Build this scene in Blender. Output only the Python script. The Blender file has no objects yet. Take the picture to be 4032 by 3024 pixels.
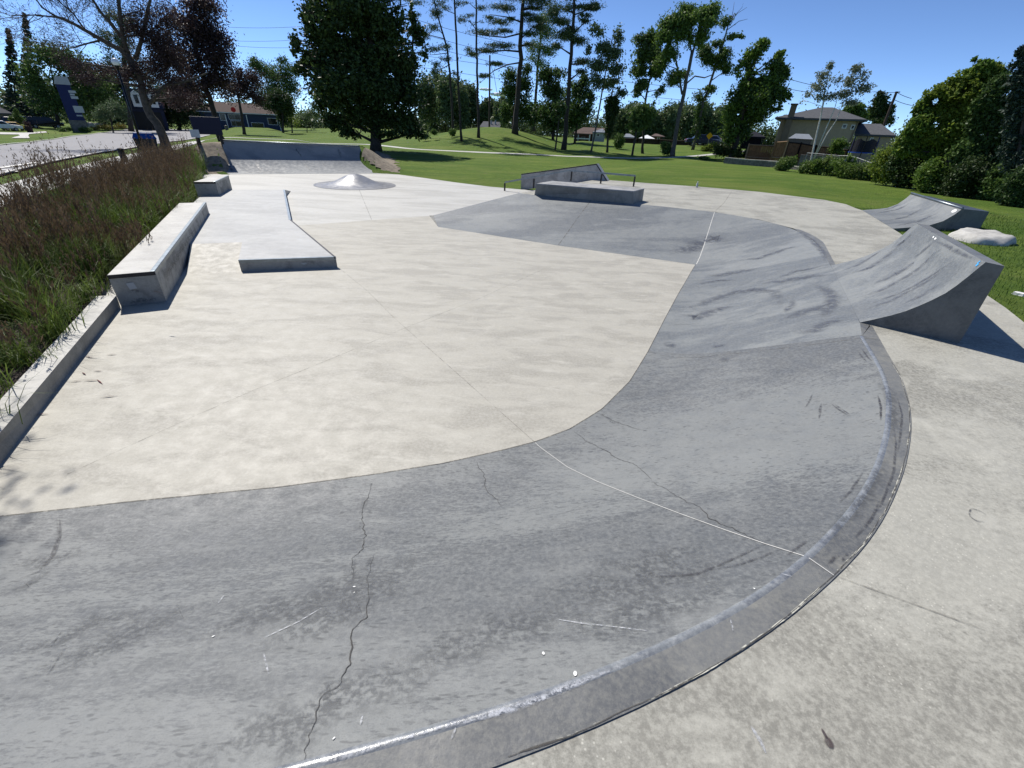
import bpy, math, random
import numpy as np
from math import radians, sin, cos, pi, hypot, atan2, exp, sqrt
from mathutils import Vector as V, Matrix, noise
from mathutils.bvhtree import BVHTree
random.seed(7)
rng = np.random.default_rng(11)
sc = bpy.context.scene
COL = sc.collection

# ------------------------------------------------------------------ camera
F_PX, PITCH, ROLL = 1700.0, radians(30.7), radians(2.6)
EYE = V((0, 0, 2.3))
_fw = V((0, cos(PITCH), -sin(PITCH))); _up = V((0, sin(PITCH), cos(PITCH))); _rt = V((1, 0, 0))
RT = _rt * cos(ROLL) + _up * sin(ROLL)
UP = _up * cos(ROLL) - _rt * sin(ROLL)
cam = bpy.data.objects.new('camera', bpy.data.cameras.new('camera'))
COL.objects.link(cam)
cam.matrix_world = Matrix(((RT.x, UP.x, -_fw.x, EYE.x), (RT.y, UP.y, -_fw.y, EYE.y), (RT.z, UP.z, -_fw.z, EYE.z), (0, 0, 0, 1)))
cam.data.sensor_width = 36; cam.data.lens = F_PX / 4032 * 36
cam.data.clip_start = .05; cam.data.clip_end = 3000
sc.camera = cam

D = 0.6                                         # height of the upper deck above the lower floor

def ray(px, py):
    return RT * (px - 2016) - UP * (py - 1512) + _fw * F_PX

def G(px, py, z=0.0):
    d = ray(px, py); t = (z - EYE.z) / d.z
    return EYE + d * t

def hit(px, py, p, d):                          # vertical plane through p along d
    n = V((d[1], -d[0], 0)); r = ray(px, py)
    return EYE + r * (n.dot(V(p) - EYE) / n.dot(r))

def ss(a, b, x):
    t = min(1, max(0, (x - a) / (b - a))); return t * t * (3 - 2 * t)

# ------------------------------------------------------------------ terrain
Cc = V((-.05, 14.2, D)); RD = V((.908, -.419, 0)).normalized()      # deck corner, rail direction
def T(x, y):
    r = hypot(x, y); az = math.degrees(atan2(x, y))
    s = (x - Cc.x) * RD.x + (y - Cc.y) * RD.y
    w = 1.2 + max(0, y - 20) * .12
    z = .57 * ss(-w - .6, w * .6, s) * (1 - .55 * ss(22, 60, r)) - .03
    if y < 10 and x < 0: z = -.03
    f = ss(46, 69, r)
    hill = 2.25 * exp(-((az + 3.2) / 7.6) ** 2)
    plat = .95 * ss(2, 7, az) * (1 - ss(30, 44, az))
    back = 1 - ss(76, 108, r)
    z += f * max(hill, plat) * back
    if az < -12: z -= 1.0 * ss(25, 95, r) * ss(-14, -34, az)
    if r > 12: z += .05 * noise.noise((x * .12, y * .12, 3.1))
    # earth banks beside the far quarter pipe
    for (mx, my, mh, hl, rn_) in MOUNDS:
        ca, sa = MDIR.x, MDIR.y
        u = (x - mx) * ca + (y - my) * sa; v = -(x - mx) * sa + (y - my) * ca
        q = min(1, max(0, v / rn_)); e = hl - .75 * q if u > 0 else hl; up = mh * q ** 1.45
        if abs(u) < e + .02 and -.3 < v < rn_ + .30: return min(z, -.03) + (up - .35 * min(1, max(0, (e - .06 - abs(u)) / .3))) * (1 if v > 0 else 0) - .03
        z = z * (1 - q * (1 - ss(e, e + (5 if u < 0 else 2.6), abs(u)))) + up * (1 - ss(rn_ + .5, rn_ + 3.2, v)) * (1 - ss(e + .1, e + (5 if u < 0 else 2.6), abs(u)))
    return z
MOUNDS = []; MDIR = V((1, 0, 0))

FQL, FQR = G(885, 686), G(1505, 683)
FQTL, FQTR = G(873, 555, 1.212), G(1416, 578, 1.092)
MDIR = (FQR - FQL).normalized()
_fn = V((-MDIR.y, MDIR.x, 0))
_bc = (FQL + FQR) * .5
RUN_FQ = ((FQTL + FQTR) * .5 - _bc).dot(_fn)
MOUNDS = [(_bc.x, _bc.y, 1.12, (FQR - FQL).length * .5, RUN_FQ)]

def at(px, py):                                 # pixel -> point of the terrain
    d = ray(px, py); d = d / sqrt(d.x ** 2 + d.y ** 2)
    t = 4.0; prev = t
    while t < 400:
        p = EYE + d * t
        if p.z <= T(p.x, p.y):
            a, b = prev, t
            for _ in range(18):
                m = (a + b) / 2; q = EYE + d * m
                if q.z <= T(q.x, q.y): b = m
                else: a = m
            return EYE + d * b
        prev = t; t *= 1.02
    return EYE + d * 120

# ------------------------------------------------------------------ materials
def nt(name):
    m = bpy.data.materials.new(name); m.use_nodes = True
    t = m.node_tree; t.nodes.clear()
    out = t.nodes.new('ShaderNodeOutputMaterial')
    return m, t, out
def N(t, typ, **kw):
    n = t.nodes.new(typ)
    for k, v in kw.items():
        if k in n.inputs.keys(): n.inputs[k].default_value = v
        else: setattr(n, k, v)
    return n
def L(t, a, b): t.links.new(a, b)
def rgb(c): return (c[0], c[1], c[2], 1)

def simple(name, col, rough=.6, metal=0, var=.15, scale=3, bump=0, spec=.5):
    m, t, out = nt(name)
    p = N(t, 'ShaderNodeBsdfPrincipled', Roughness=rough, Metallic=metal)
    p.inputs['Specular IOR Level'].default_value = spec
    tc = N(t, 'ShaderNodeTexCoord'); nz = N(t, 'ShaderNodeTexNoise', Scale=scale, Detail=5.0, Roughness=.65)
    L(t, tc.outputs['Object'], nz.inputs['Vector'])
    mx = N(t, 'ShaderNodeMix', data_type='RGBA')
    mx.inputs['A'].default_value = rgb([c * (1 - var) for c in col]); mx.inputs['B'].default_value = rgb([min(1, c * (1 + var)) for c in col])
    mr = N(t, 'ShaderNodeMapRange'); mr.inputs['From Min'].default_value = .3; mr.inputs['From Max'].default_value = .7
    L(t, nz.outputs['Fac'], mr.inputs['Value']); L(t, mr.outputs['Result'], mx.inputs['Factor'])
    L(t, mx.outputs['Result'], p.inputs['Base Color'])
    if bump:
        b = N(t, 'ShaderNodeBump', Strength=bump, Distance=.02); L(t, nz.outputs['Fac'], b.inputs['Height']); L(t, b.outputs['Normal'], p.inputs['Normal'])
    L(t, p.outputs[0], out.inputs[0])
    return m

def concrete(name, base, dark, light, rot=0., stretch=4., blotch=.55, speck=.0, dots=.0, rough=.62, wear=.5, lo=.42, hi=.62, grit=.6, spec=.4):
    """trowelled concrete: broad streaky tone patches, cloudy mottling, fine grain, optional pits and pale chips"""
    m, t, out = nt(name)
    p = N(t, 'ShaderNodeBsdfPrincipled', Roughness=rough)
    p.inputs['Specular IOR Level'].default_value = spec
    tc = N(t, 'ShaderNodeTexCoord')
    mp = N(t, 'ShaderNodeMapping'); mp.inputs['Rotation'].default_value = (0, 0, rot); mp.inputs['Scale'].default_value = (1 / stretch, 1, 1)
    L(t, tc.outputs['Object'], mp.inputs['Vector'])
    def noise_(vec, s, d=6, r=.6, dist=0.):
        n = N(t, 'ShaderNodeTexNoise', Scale=s, Detail=float(d), Roughness=r, Distortion=dist); L(t, vec, n.inputs['Vector']); return n.outputs['Fac']
    def mrange(v, a, b, c=0., d=1.):
        n = N(t, 'ShaderNodeMapRange', interpolation_type='SMOOTHSTEP'); n.inputs['From Min'].default_value = a; n.inputs['From Max'].default_value = b
        n.inputs['To Min'].default_value = c; n.inputs['To Max'].default_value = d; L(t, v, n.inputs['Value']); return n.outputs['Result']
    def mix(f, a, b, fac=1., mode='MIX'):
        n = N(t, 'ShaderNodeMix', data_type='RGBA', blend_type=mode)
        if fac != 1.:
            mm = N(t, 'ShaderNodeMath', operation='MULTIPLY'); L(t, f, mm.inputs[0]); mm.inputs[1].default_value = fac; f = mm.outputs[0]
        L(t, f, n.inputs['Factor'])
        for s, v in (('A', a), ('B', b)):
            if isinstance(v, (tuple, list)): n.inputs[s].default_value = rgb(v)
            else: L(t, v, n.inputs[s])
        return n.outputs['Result']
    obj = tc.outputs['Object']
    big = noise_(mp.outputs[0], blotch, 7, .62, .6)
    def msum(a, b, k):
        n = N(t, 'ShaderNodeMath', operation='MULTIPLY_ADD'); L(t, b, n.inputs[0]); n.inputs[1].default_value = k
        q = N(t, 'ShaderNodeMath', operation='SUBTRACT'); L(t, a, q.inputs[0]); q.inputs[1].default_value = .5 * k; L(t, q.outputs[0], n.inputs[2]); return n.outputs[0]
    big = msum(msum(big, noise_(mp.outputs[0], 17, 5, .75), .22 * grit), noise_(mp.outputs[0], 75, 4, .75), .30 * grit)
    c = mix(mrange(big, lo, hi), base, dark)
    c = mix(mrange(noise_(mp.outputs[0], blotch * 2.3, 8, .7, .3), .5, .72), c, light, .75)
    c = mix(mrange(noise_(obj, 5.5, 7, .72), .48, .7), c, dark, .35 * wear)
    c = mix(mrange(noise_(obj, 38, 5, .75), .35, .7), c, light, .45 * wear)
    c = mix(mrange(noise_(obj, 170, 3, .7), .5, .8), c, [x * .7 for x in dark], .4 * wear)
    if speck:
        v = N(t, 'ShaderNodeTexVoronoi', Scale=42.); L(t, obj, v.inputs['Vector'])
        a = mrange(v.outputs['Distance'], .1, .2, 1, 0)
        k = N(t, 'ShaderNodeMath', operation='MULTIPLY'); L(t, a, k.inputs[0]); L(t, mrange(noise_(obj, 2.2, 4), .42, .62), k.inputs[1])
        c = mix(k.outputs[0], c, [min(1, x * 1.45) for x in light], speck)
    if dots:
        v = N(t, 'ShaderNodeTexVoronoi', Scale=48., Randomness=1.); dn = N(t, 'ShaderNodeTexNoise', Scale=22., Detail=4.); L(t, mp.outputs[0], dn.inputs['Vector'])
        va = N(t, 'ShaderNodeVectorMath', operation='MULTIPLY_ADD'); L(t, dn.outputs['Color'], va.inputs[0]); va.inputs[1].default_value = (.05, .05, .05); L(t, mp.outputs[0], va.inputs[2])
        L(t, va.outputs[0], v.inputs['Vector'])
        sepn = N(t, 'ShaderNodeSeparateColor'); L(t, v.outputs['Color'], sepn.inputs[0])
        a = mrange(v.outputs['Distance'], .16, .38, 1, 0)
        k = N(t, 'ShaderNodeMath', operation='MULTIPLY'); L(t, a, k.inputs[0]); L(t, mrange(sepn.outputs[0], .30, .6), k.inputs[1])
        k2 = N(t, 'ShaderNodeMath', operation='MULTIPLY'); L(t, k.outputs[0], k2.inputs[0]); L(t, mrange(noise_(obj, 1.6, 4), .34, .5), k2.inputs[1])
        c = mix(k2.outputs[0], c, [x * .6 for x in dark], dots)
    L(t, c, p.inputs['Base Color'])
    rr = mrange(noise_(obj, 7, 4), .3, .7, rough - .08, rough + .1); L(t, rr, p.inputs['Roughness'])
    b = N(t, 'ShaderNodeBump', Strength=.25, Distance=.006); L(t, noise_(obj, 60, 6, .7), b.inputs['Height'])
    b2 = N(t, 'ShaderNodeBump', Strength=.12, Distance=.03); L(t, noise_(obj, 4, 3, .6), b2.inputs['Height']); L(t, b.outputs[0], b2.inputs['Normal'])
    L(t, b2.outputs[0], p.inputs['Normal'])
    L(t, p.outputs[0], out.inputs[0])
    return m

def leafmat(name, col, col2, trans=.35, scale=.5, rough=.55):
    m, t, out = nt(name)
    tc = N(t, 'ShaderNodeTexCoord'); nz = N(t, 'ShaderNodeTexNoise', Scale=scale, Detail=4.0, Roughness=.7); L(t, tc.outputs['Object'], nz.inputs['Vector'])
    nz2 = N(t, 'ShaderNodeTexNoise', Scale=scale * 11, Detail=2.0); L(t, tc.outputs['Object'], nz2.inputs['Vector'])
    ad = N(t, 'ShaderNodeMath', operation='ADD'); L(t, nz.outputs['Fac'], ad.inputs[0]); L(t, nz2.outputs['Fac'], ad.inputs[1])
    mr = N(t, 'ShaderNodeMapRange'); mr.inputs['From Min'].default_value = .75; mr.inputs['From Max'].default_value = 1.25; L(t, ad.outputs[0], mr.inputs['Value'])
    mx = N(t, 'ShaderNodeMix', data_type='RGBA'); mx.inputs['A'].default_value = rgb(col); mx.inputs['B'].default_value = rgb(col2); L(t, mr.outputs[0], mx.inputs['Factor'])
    p = N(t, 'ShaderNodeBsdfPrincipled', Roughness=rough); p.inputs['Specular IOR Level'].default_value = .3; L(t, mx.outputs['Result'], p.inputs['Base Color'])
    tr = N(t, 'ShaderNodeBsdfTranslucent'); L(t, mx.outputs['Result'], tr.inputs['Color'])
    ms = N(t, 'ShaderNodeMixShader', Fac=trans); L(t, p.outputs[0], ms.inputs[1]); L(t, tr.outputs[0], ms.inputs[2]); L(t, ms.outputs[0], out.inputs[0])
    return m

def decal(name, col, strength=.8, nscale=30., edge=.5, rough=.7, thr=(.35, .6), ends=0.):
    """ribbon with soft feathered edges and a broken, noisy body"""
    m, t, out = nt(name)
    uv = N(t, 'ShaderNodeUVMap'); sp = N(t, 'ShaderNodeSeparateXYZ'); L(t, uv.outputs[0], sp.inputs[0])
    a = N(t, 'ShaderNodeMath', operation='MULTIPLY_ADD'); L(t, sp.outputs['Y'], a.inputs[0]); a.inputs[1].default_value = 2; a.inputs[2].default_value = -1
    b = N(t, 'ShaderNodeMath', operation='ABSOLUTE'); L(t, a.outputs[0], b.inputs[0])
    c = N(t, 'ShaderNodeMapRange', interpolation_type='SMOOTHSTEP'); c.inputs['From Min'].default_value = 1; c.inputs['From Max'].default_value = 1 - edge; L(t, b.outputs[0], c.inputs['Value'])
    tc = N(t, 'ShaderNodeTexCoord'); nz = N(t, 'ShaderNodeTexNoise', Scale=nscale, Detail=6.0, Roughness=.72); L(t, tc.outputs['Object'], nz.inputs['Vector'])
    d = N(t, 'ShaderNodeMapRange'); d.inputs['From Min'].default_value = thr[0]; d.inputs['From Max'].default_value = thr[1]; L(t, nz.outputs['Fac'], d.inputs['Value'])
    e = N(t, 'ShaderNodeMath', operation='MULTIPLY'); L(t, c.outputs[0], e.inputs[0]); L(t, d.outputs[0], e.inputs[1])
    f = N(t, 'ShaderNodeMath', operation='MULTIPLY'); L(t, e.outputs[0], f.inputs[0]); f.inputs[1].default_value = strength
    if ends:
        g = N(t, 'ShaderNodeMath', operation='PINGPONG'); L(t, sp.outputs['X'], g.inputs[0]); g.inputs[1].default_value = .5
        h = N(t, 'ShaderNodeMapRange', interpolation_type='SMOOTHSTEP'); h.inputs['From Max'].default_value = ends; L(t, g.outputs[0], h.inputs['Value'])
        k = N(t, 'ShaderNodeMath', operation='MULTIPLY'); L(t, f.outputs[0], k.inputs[0]); L(t, h.outputs[0], k.inputs[1]); f = k
    p = N(t, 'ShaderNodeBsdfPrincipled', Roughness=rough); p.inputs['Base Color'].default_value = rgb(col)
    tr = N(t, 'ShaderNodeBsdfTransparent'); ms = N(t, 'ShaderNodeMixShader'); L(t, f.outputs[0], ms.inputs[0]); L(t, tr.outputs[0], ms.inputs[1]); L(t, p.outputs[0], ms.inputs[2])
    L(t, ms.outputs[0], out.inputs[0])
    return m

def grassmat():
    m, t, out = nt('lawn grass')
    tc = N(t, 'ShaderNodeTexCoord'); o = tc.outputs['Object']
    def nz(s, d=5, r=.65, vec=o):
        n = N(t, 'ShaderNodeTexNoise', Scale=s, Detail=float(d), Roughness=r); L(t, vec, n.inputs['Vector']); return n.outputs['Fac']
    def mr(v, a, b):
        n = N(t, 'ShaderNodeMapRange'); n.inputs['From Min'].default_value = a; n.inputs['From Max'].default_value = b; L(t, v, n.inputs['Value']); return n.outputs[0]
    def mix(f, a, b):
        n = N(t, 'ShaderNodeMix', data_type='RGBA'); L(t, f, n.inputs['Factor'])
        for s, v in (('A', a), ('B', b)):
            if isinstance(v, tuple): n.inputs[s].default_value = rgb(v)
            else: L(t, v, n.inputs[s])
        return n.outputs['Result']
    mp = N(t, 'ShaderNodeMapping'); mp.inputs['Rotation'].default_value = (0, 0, .35); mp.inputs['Scale'].default_value = (.22, 1, 1); L(t, o, mp.inputs['Vector'])
    c = mix(mr(nz(.35, 6), .35, .65), (.084, .138, .022), (.124, .178, .029))
    c = mix(mr(nz(.9, 5, .7, mp.outputs[0]), .5, .75), c, (.155, .21, .04))
    c = mix(mr(nz(2.6, 6, .75), .45, .72), c, (.058, .10, .015))
    c = mix(mr(nz(14, 5, .8), .5, .75), c, (.035, .075, .012))
    c = mix(mr(nz(.16, 5, .65), .50, .72), c, (.150, .185, .042))
    c = mix(mr(nz(1.1, 6, .75), .58, .72), c, (.16, .155, .06))
    c = mix(mr(nz(.55, 4, .6, mp.outputs[0]), .52, .66), c, (.070, .125, .018))
    p = N(t, 'ShaderNodeBsdfPrincipled', Roughness=.9); p.inputs['Specular IOR Level'].default_value = .1
    L(t, c, p.inputs['Base Color'])
    b = N(t, 'ShaderNodeBump', Strength=.8, Distance=.06); L(t, nz(30, 5, .8), b.inputs['Height']); L(t, b.outputs[0], p.inputs['Normal'])
    L(t, p.outputs[0], out.inputs[0]); return m

M = {}
M['tan'] = concrete('tan concrete', (.392, .374, .320), (.300, .284, .242), (.490, .472, .412), rot=.12, stretch=2.8, blotch=3.0, rough=.6, wear=1.1, lo=.44, hi=.62, grit=.9)
M['white'] = concrete('pale concrete', (.455, .448, .412), (.36, .354, .322), (.53, .52, .485), rot=.12, stretch=3.5, blotch=1.1, rough=.58, wear=.7)
M['pad'] = concrete('pad concrete', (.40, .402, .388), (.32, .322, .315), (.465, .465, .45), rot=.12, stretch=2.5, blotch=1.4, rough=.6, wear=.9)
M['deck'] = concrete('deck concrete', (.335, .326, .282), (.210, .203, .175), (.475, .462, .40), rot=.6, stretch=1.6, blotch=1.3, speck=.45, rough=.68, wear=1.3, lo=.45, hi=.60, grit=1.3)
M['bank'] = concrete('grey bank concrete', (.180, .188, .185), (.096, .102, .107), (.225, .232, .225), rot=-.3, stretch=3.4, blotch=.62, dots=.55, rough=.55, wear=1.25, lo=.45, hi=.54, grit=1.5)
M['bankfar'] = concrete('grey curved concrete', (.200, .210, .208), (.116, .127, .137), (.250, .26, .255), rot=-.2, stretch=3.2, blotch=1.1, dots=.3, rough=.55, wear=1.0, lo=.44, hi=.58, grit=.9)
M['cop'] = concrete('worn concrete edge', (.155, .159, .158), (.095, .10, .106), (.25, .245, .215), rot=0, stretch=1.5, blotch=2., rough=.5, wear=1.)
M['edge'] = concrete('polished hip edge', (.185, .198, .206), (.12, .13, .147), (.35, .36, .36), rot=0, stretch=1., blotch=6., rough=.2, wear=1., spec=.8)
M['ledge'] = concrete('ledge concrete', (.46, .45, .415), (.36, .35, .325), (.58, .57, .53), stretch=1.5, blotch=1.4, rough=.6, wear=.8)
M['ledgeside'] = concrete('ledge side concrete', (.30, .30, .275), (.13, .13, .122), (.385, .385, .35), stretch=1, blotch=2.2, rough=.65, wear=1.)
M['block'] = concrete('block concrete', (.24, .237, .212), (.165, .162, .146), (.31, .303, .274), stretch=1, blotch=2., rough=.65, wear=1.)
M['side'] = concrete('shade darkened formed concrete', (.135, .137, .13), (.085, .087, .085), (.185, .185, .175), stretch=1, blotch=2., rough=.7, wear=1.)  # formed concrete, base colour darkened further to deepen the shaded side walls
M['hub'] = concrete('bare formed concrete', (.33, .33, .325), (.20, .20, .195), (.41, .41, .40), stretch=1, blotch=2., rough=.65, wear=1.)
M['fq'] = concrete('quarter pipe concrete', (.235, .246, .25), (.155, .166, .178), (.285, .295, .292), rot=pi / 2, stretch=3, blotch=.9, rough=.72, wear=.7)
M['dome'] = concrete('smooth dome concrete', (.24, .244, .256), (.19, .194, .206), (.28, .28, .284), stretch=1, blotch=1.2, rough=.36, wear=.5, spec=.6)
M['walk'] = concrete('sidewalk concrete', (.46, .45, .41), (.38, .37, .34), (.52, .51, .47), stretch=1, blotch=.8, rough=.7, wear=.7)
M['steel'] = simple('weathered steel', (.22, .25, .27), .38, .85, .25, 9)
M['darksteel'] = simple('dark steel', (.035, .034, .036), .5, .6, .3, 8)
M['soil'] = simple('dark mulch', (.035, .025, .018), .95, 0, .5, 18, .8)
M['dirt'] = simple('dry dirt', (.20, .165, .12), .95, 0, .45, 5, .8)
M['asphalt'] = simple('old grey asphalt', (.235, .23, .235), .85, 0, .14, 1.2, .3)
M['curbpaint'] = simple('road line paint', (.7, .68, .62), .7, 0, .15, 4)
M['lawn'] = grassmat()
M['bark'] = simple('dark bark', (.045, .036, .030), .95, 0, .5, 6, 1.)
M['barkbrown'] = simple('brown bark', (.085, .066, .052), .95, 0, .5, 6, 1.)
M['barkpale'] = simple('pale birch bark', (.55, .53, .49), .8, 0, .35, 4, .4)
M['barkgrey'] = simple('grey bark', (.10, .09, .08), .95, 0, .4, 6, .8)
M['crack'] = simple('dark crack', (.06, .058, .055), .95, 0, .3, 20)
M['joint'] = decal('joint groove', (.15, .14, .12), .55, 9, .4, .9, (.38, .62))
M['seam'] = decal('fine seam', (.07, .065, .058), .8, 30, .3, .9, (.25, .5))
M['paleline'] = decal('pale joint filler', (.60, .59, .55), .9, 20, .4, .6, (.2, .45))
M['scuff'] = decal('rubber scuff', (.055, .054, .062), .7, 40, .8, .6, (.38, .62), .3)
M['band'] = decal('dark worn band', (.095, .10, .106), .5, 34, 1., .55, (.44, .56), .45)
M['bandblue'] = decal('blue grey wheel sweep', (.098, .106, .128), .72, 9., 1., .5, (.36, .60), .35)
M['chalk'] = decal('pale scratch', (.55, .56, .58), .7, 50, .7, .5, (.4, .62))
M['fray'] = decal('ragged pale mortar', (.56, .55, .47), .95, 5, .25, .8, (.47, .53))
M['frayd'] = decal('ragged dark gap', (.05, .045, .04), .9, 16, .3, .9, (.46, .54))
M['stain'] = decal('dark stain', (.07, .05, .05), .8, 30, .6, .8, (.3, .5), .2)
M['glare'] = decal('painted ridge glare', (.62, .63, .65), .9, 55, .9, .3, (.42, .58), .25)  # near-white colour standing in for sun glare on the ridge
def flat(n, c, r=.6, met=0, v=.1): M[n] = simple(n, c, r, met, v, 5, 0, .5 if r < .3 or met else .2); return M[n]
flat('white paint', (.72, .72, .70)); flat('blue paint', (.012, .02, .085), .45); flat('navy paint', (.008, .010, .028), .5)
flat('recycling blue', (.01, .06, .24), .4); flat('grey plastic', (.12, .125, .12), .5); flat('black metal', (.008, .008, .009), .3)
flat('car black', (.008, .009, .012), .15); flat('car silver', (.30, .31, .33), .25, .4); flat('car white', (.7, .7, .7), .25); flat('car yellow', (.75, .42, .05), .3); flat('car navy', (.015, .02, .05), .25)
flat('glass', (.01, .013, .017), .08); flat('tyre', (.015, .015, .015), .8); flat('headlamp', (.75, .75, .75), .15)
flat('beige stucco', (.40, .32, .22), .9); flat('dark beige', (.21, .168, .12), .9); flat('light tan', (.42, .33, .22), .9); flat('roof grey', (.085, .088, .095), .9, 0, .25); flat('roof brown', (.11, .078, .066), .9, 0, .25)
flat('fence cedar', (.22, .115, .055), .85, 0, .3); flat('fence dark', (.035, .025, .02), .9, 0, .3); flat('fence rail', (.30, .19, .11), .85)
flat('blue siding', (.022, .026, .05), .7); flat('navy siding', (.04, .055, .10), .7); flat('brick', (.10, .055, .04), .9, 0, .3); flat('grey siding', (.36, .37, .38), .8)
flat('shed roof', (.20, .22, .25), .7); flat('canopy white', (.75, .75, .76), .7); flat('net black', (.012, .013, .022), .9); flat('mat blue', (.02, .07, .34), .5)
flat('stone wall', (.16, .15, .135), .95, 0, .4); flat('stone pale', (.40, .38, .33), .9, 0, .4); flat('rock', (.42, .41, .38), .9, 0, .3); flat('wood pole', (.07, .055, .045), .95, 0, .3); flat('wire', (.02, .02, .022), .6)
flat('globe', (.75, .77, .82), .12); flat('sign yellow', (.70, .38, .01), .5); flat('sign red', (.45, .02, .02), .5); flat('sign panel', (.45, .47, .47), .6); flat('sky blue sticker', (.08, .38, .75), .4)
flat('galvanised', (.20, .21, .215), .5, .5); flat('terracotta', (.03, .018, .02), .8); flat('cloud white', (.9, .9, .9), 1.); flat('straw', (.30, .22, .11), .9, 0, .3); flat('red stem', (.16, .06, .05), .9, 0, .3)
LM = dict(
    maple=leafmat('maple leaves', (0.0675, 0.135, 0.021), (0.18, 0.2625, 0.042), .38, .35),
    mapledark=leafmat('dark leaves', (0.03, 0.06, 0.0165), (0.075, 0.1275, 0.033), .25, .5),
    linden=leafmat('dense dark leaves', (0.021, 0.0405, 0.012), (0.0675, 0.105, 0.0255), .22, .35),
    purple=leafmat('purple brown leaves', (.045, .026, .027), (.085, .052, .05), .25, .5),
    pine=leafmat('pine needles', (0.045, 0.078, 0.033), (0.105, 0.1575, 0.063), .15, .6),
    spruce=leafmat('spruce needles', (0.018, 0.036, 0.024), (0.042, 0.0675, 0.045), .1, .6),
    poplar=leafmat('grey green leaves', (0.075, 0.12, 0.048), (0.15, 0.2025, 0.105), .35, .6),
    ash=leafmat('mid green leaves', (0.06, 0.117, 0.027), (0.1425, 0.2175, 0.0525), .35, .5),
    birch=leafmat('birch leaves', (.13, .16, .10), (.25, .28, .19), .35, .8),
    shrub=leafmat('shrub leaves', (0.075, 0.1275, 0.03), (0.18, 0.24, 0.0675), .35, .8),
    lime=leafmat('lime leaves', (.11, .165, .02), (.22, .28, .045), .5, .7),
    far=leafmat('far leaves', (0.075, 0.117, 0.045), (0.1275, 0.1725, 0.0675), .3, .15),
    yellowflower=leafmat('yellow flowers', (.25, .20, .03), (.12, .13, .03), .3, 1.))

# ------------------------------------------------------------------ mesh building
class MB:
    def __init__(s): s.v = []; s.f = []; s.m = []; s.uv = None
    def quad(s, a, b, c, d, m=0): s.poly([a, b, c, d], m)
    def poly(s, pts, m=0):
        i = len(s.v); s.v += [tuple(p) for p in pts]; s.f.append(tuple(range(i, i + len(pts)))); s.m.append(m)
    def add(s, v, f, m=0):
        i = len(s.v); s.v += [tuple(p) for p in v]; s.f += [tuple(k + i for k in q) for q in f]; s.m += [m] * len(f)
    def box(s, x0, x1, y0, y1, z0, z1, m=0):
        s.add([(x0, y0, z0), (x1, y0, z0), (x1, y1, z0), (x0, y1, z0), (x0, y0, z1), (x1, y0, z1), (x1, y1, z1), (x0, y1, z1)],
              [(3, 2, 1, 0), (4, 5, 6, 7), (0, 1, 5, 4), (1, 2, 6, 5), (2, 3, 7, 6), (3, 0, 4, 7)], m)
    def prism(s, bot, top, m=0):                # two matching rings
        n = len(bot); s.add(list(bot) + list(top), [tuple(range(n - 1, -1, -1)), tuple(range(n, 2 * n))] + [(i, (i + 1) % n, n + (i + 1) % n, n + i) for i in range(n)], m)
    def tube(s, pts, rs, n=6, m=0, cap=True):
        pts = [V(p) for p in pts]; i0 = len(s.v); k = len(pts)
        if not hasattr(rs, '__len__'): rs = [rs] * k
        for j, p in enumerate(pts):
            d = (pts[min(k - 1, j + 1)] - pts[max(0, j - 1)]); d = d.normalized() if d.length > 1e-9 else V((0, 0, 1))
            a = d.cross(V((0, 0, 1)) if abs(d.z) < .9 else V((1, 0, 0))).normalized(); b = d.cross(a)
            for q in range(n):
                t = 2 * pi * q / n; s.v.append(tuple(p + (a * cos(t) + b * sin(t)) * rs[j]))
        for j in range(k - 1):
            for q in range(n):
                s.f.append((i0 + j * n + q, i0 + j * n + (q + 1) % n, i0 + (j + 1) * n + (q + 1) % n, i0 + (j + 1) * n + q)); s.m.append(m)
        if cap:
            s.f.append(tuple(i0 + q for q in range(n))[::-1]); s.m.append(m); s.f.append(tuple(i0 + (k - 1) * n + q for q in range(n))); s.m.append(m)
    def lathe(s, prof, n=16, m=0, c=(0, 0, 0)):
        i0 = len(s.v)
        for r, z in prof:
            for q in range(n): s.v.append((c[0] + r * cos(2 * pi * q / n), c[1] + r * sin(2 * pi * q / n), c[2] + z))
        for j in range(len(prof) - 1):
            for q in range(n): s.f.append((i0 + j * n + q, i0 + j * n + (q + 1) % n, i0 + (j + 1) * n + (q + 1) % n, i0 + (j + 1) * n + q)); s.m.append(m)
    def build(s, name, mats, parent=None, smooth=False, bevel=0, fix=False):
        me = bpy.data.meshes.new(name); me.from_pydata(s.v, [], s.f)
        if not isinstance(mats, (list, tuple)): mats = [mats]
        for k in mats: me.materials.append(M[k] if isinstance(k, str) else k)
        if len(mats) > 1: me.polygons.foreach_set('material_index', s.m)
        if s.uv:
            l = me.uv_layers.new(name='UVMap'); l.data.foreach_set('uv', [c for f in s.f for i in f for c in s.uv[i]])
        if smooth: me.polygons.foreach_set('use_smooth', [True] * len(me.polygons))
        if fix:
            import bmesh
            b = bmesh.new(); b.from_mesh(me); bmesh.ops.remove_doubles(b, verts=b.verts, dist=1e-4); bmesh.ops.recalc_face_normals(b, faces=b.faces); b.to_mesh(me); b.free()
        me.update()
        o = bpy.data.objects.new(name, me); COL.objects.link(o)
        if parent is not None: o.parent = parent
        if bevel:
            md = o.modifiers.new('b', 'BEVEL'); md.width = bevel; md.segments = 2; md.limit_method = 'ANGLE'; md.angle_limit = radians(40)
        return o

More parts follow.
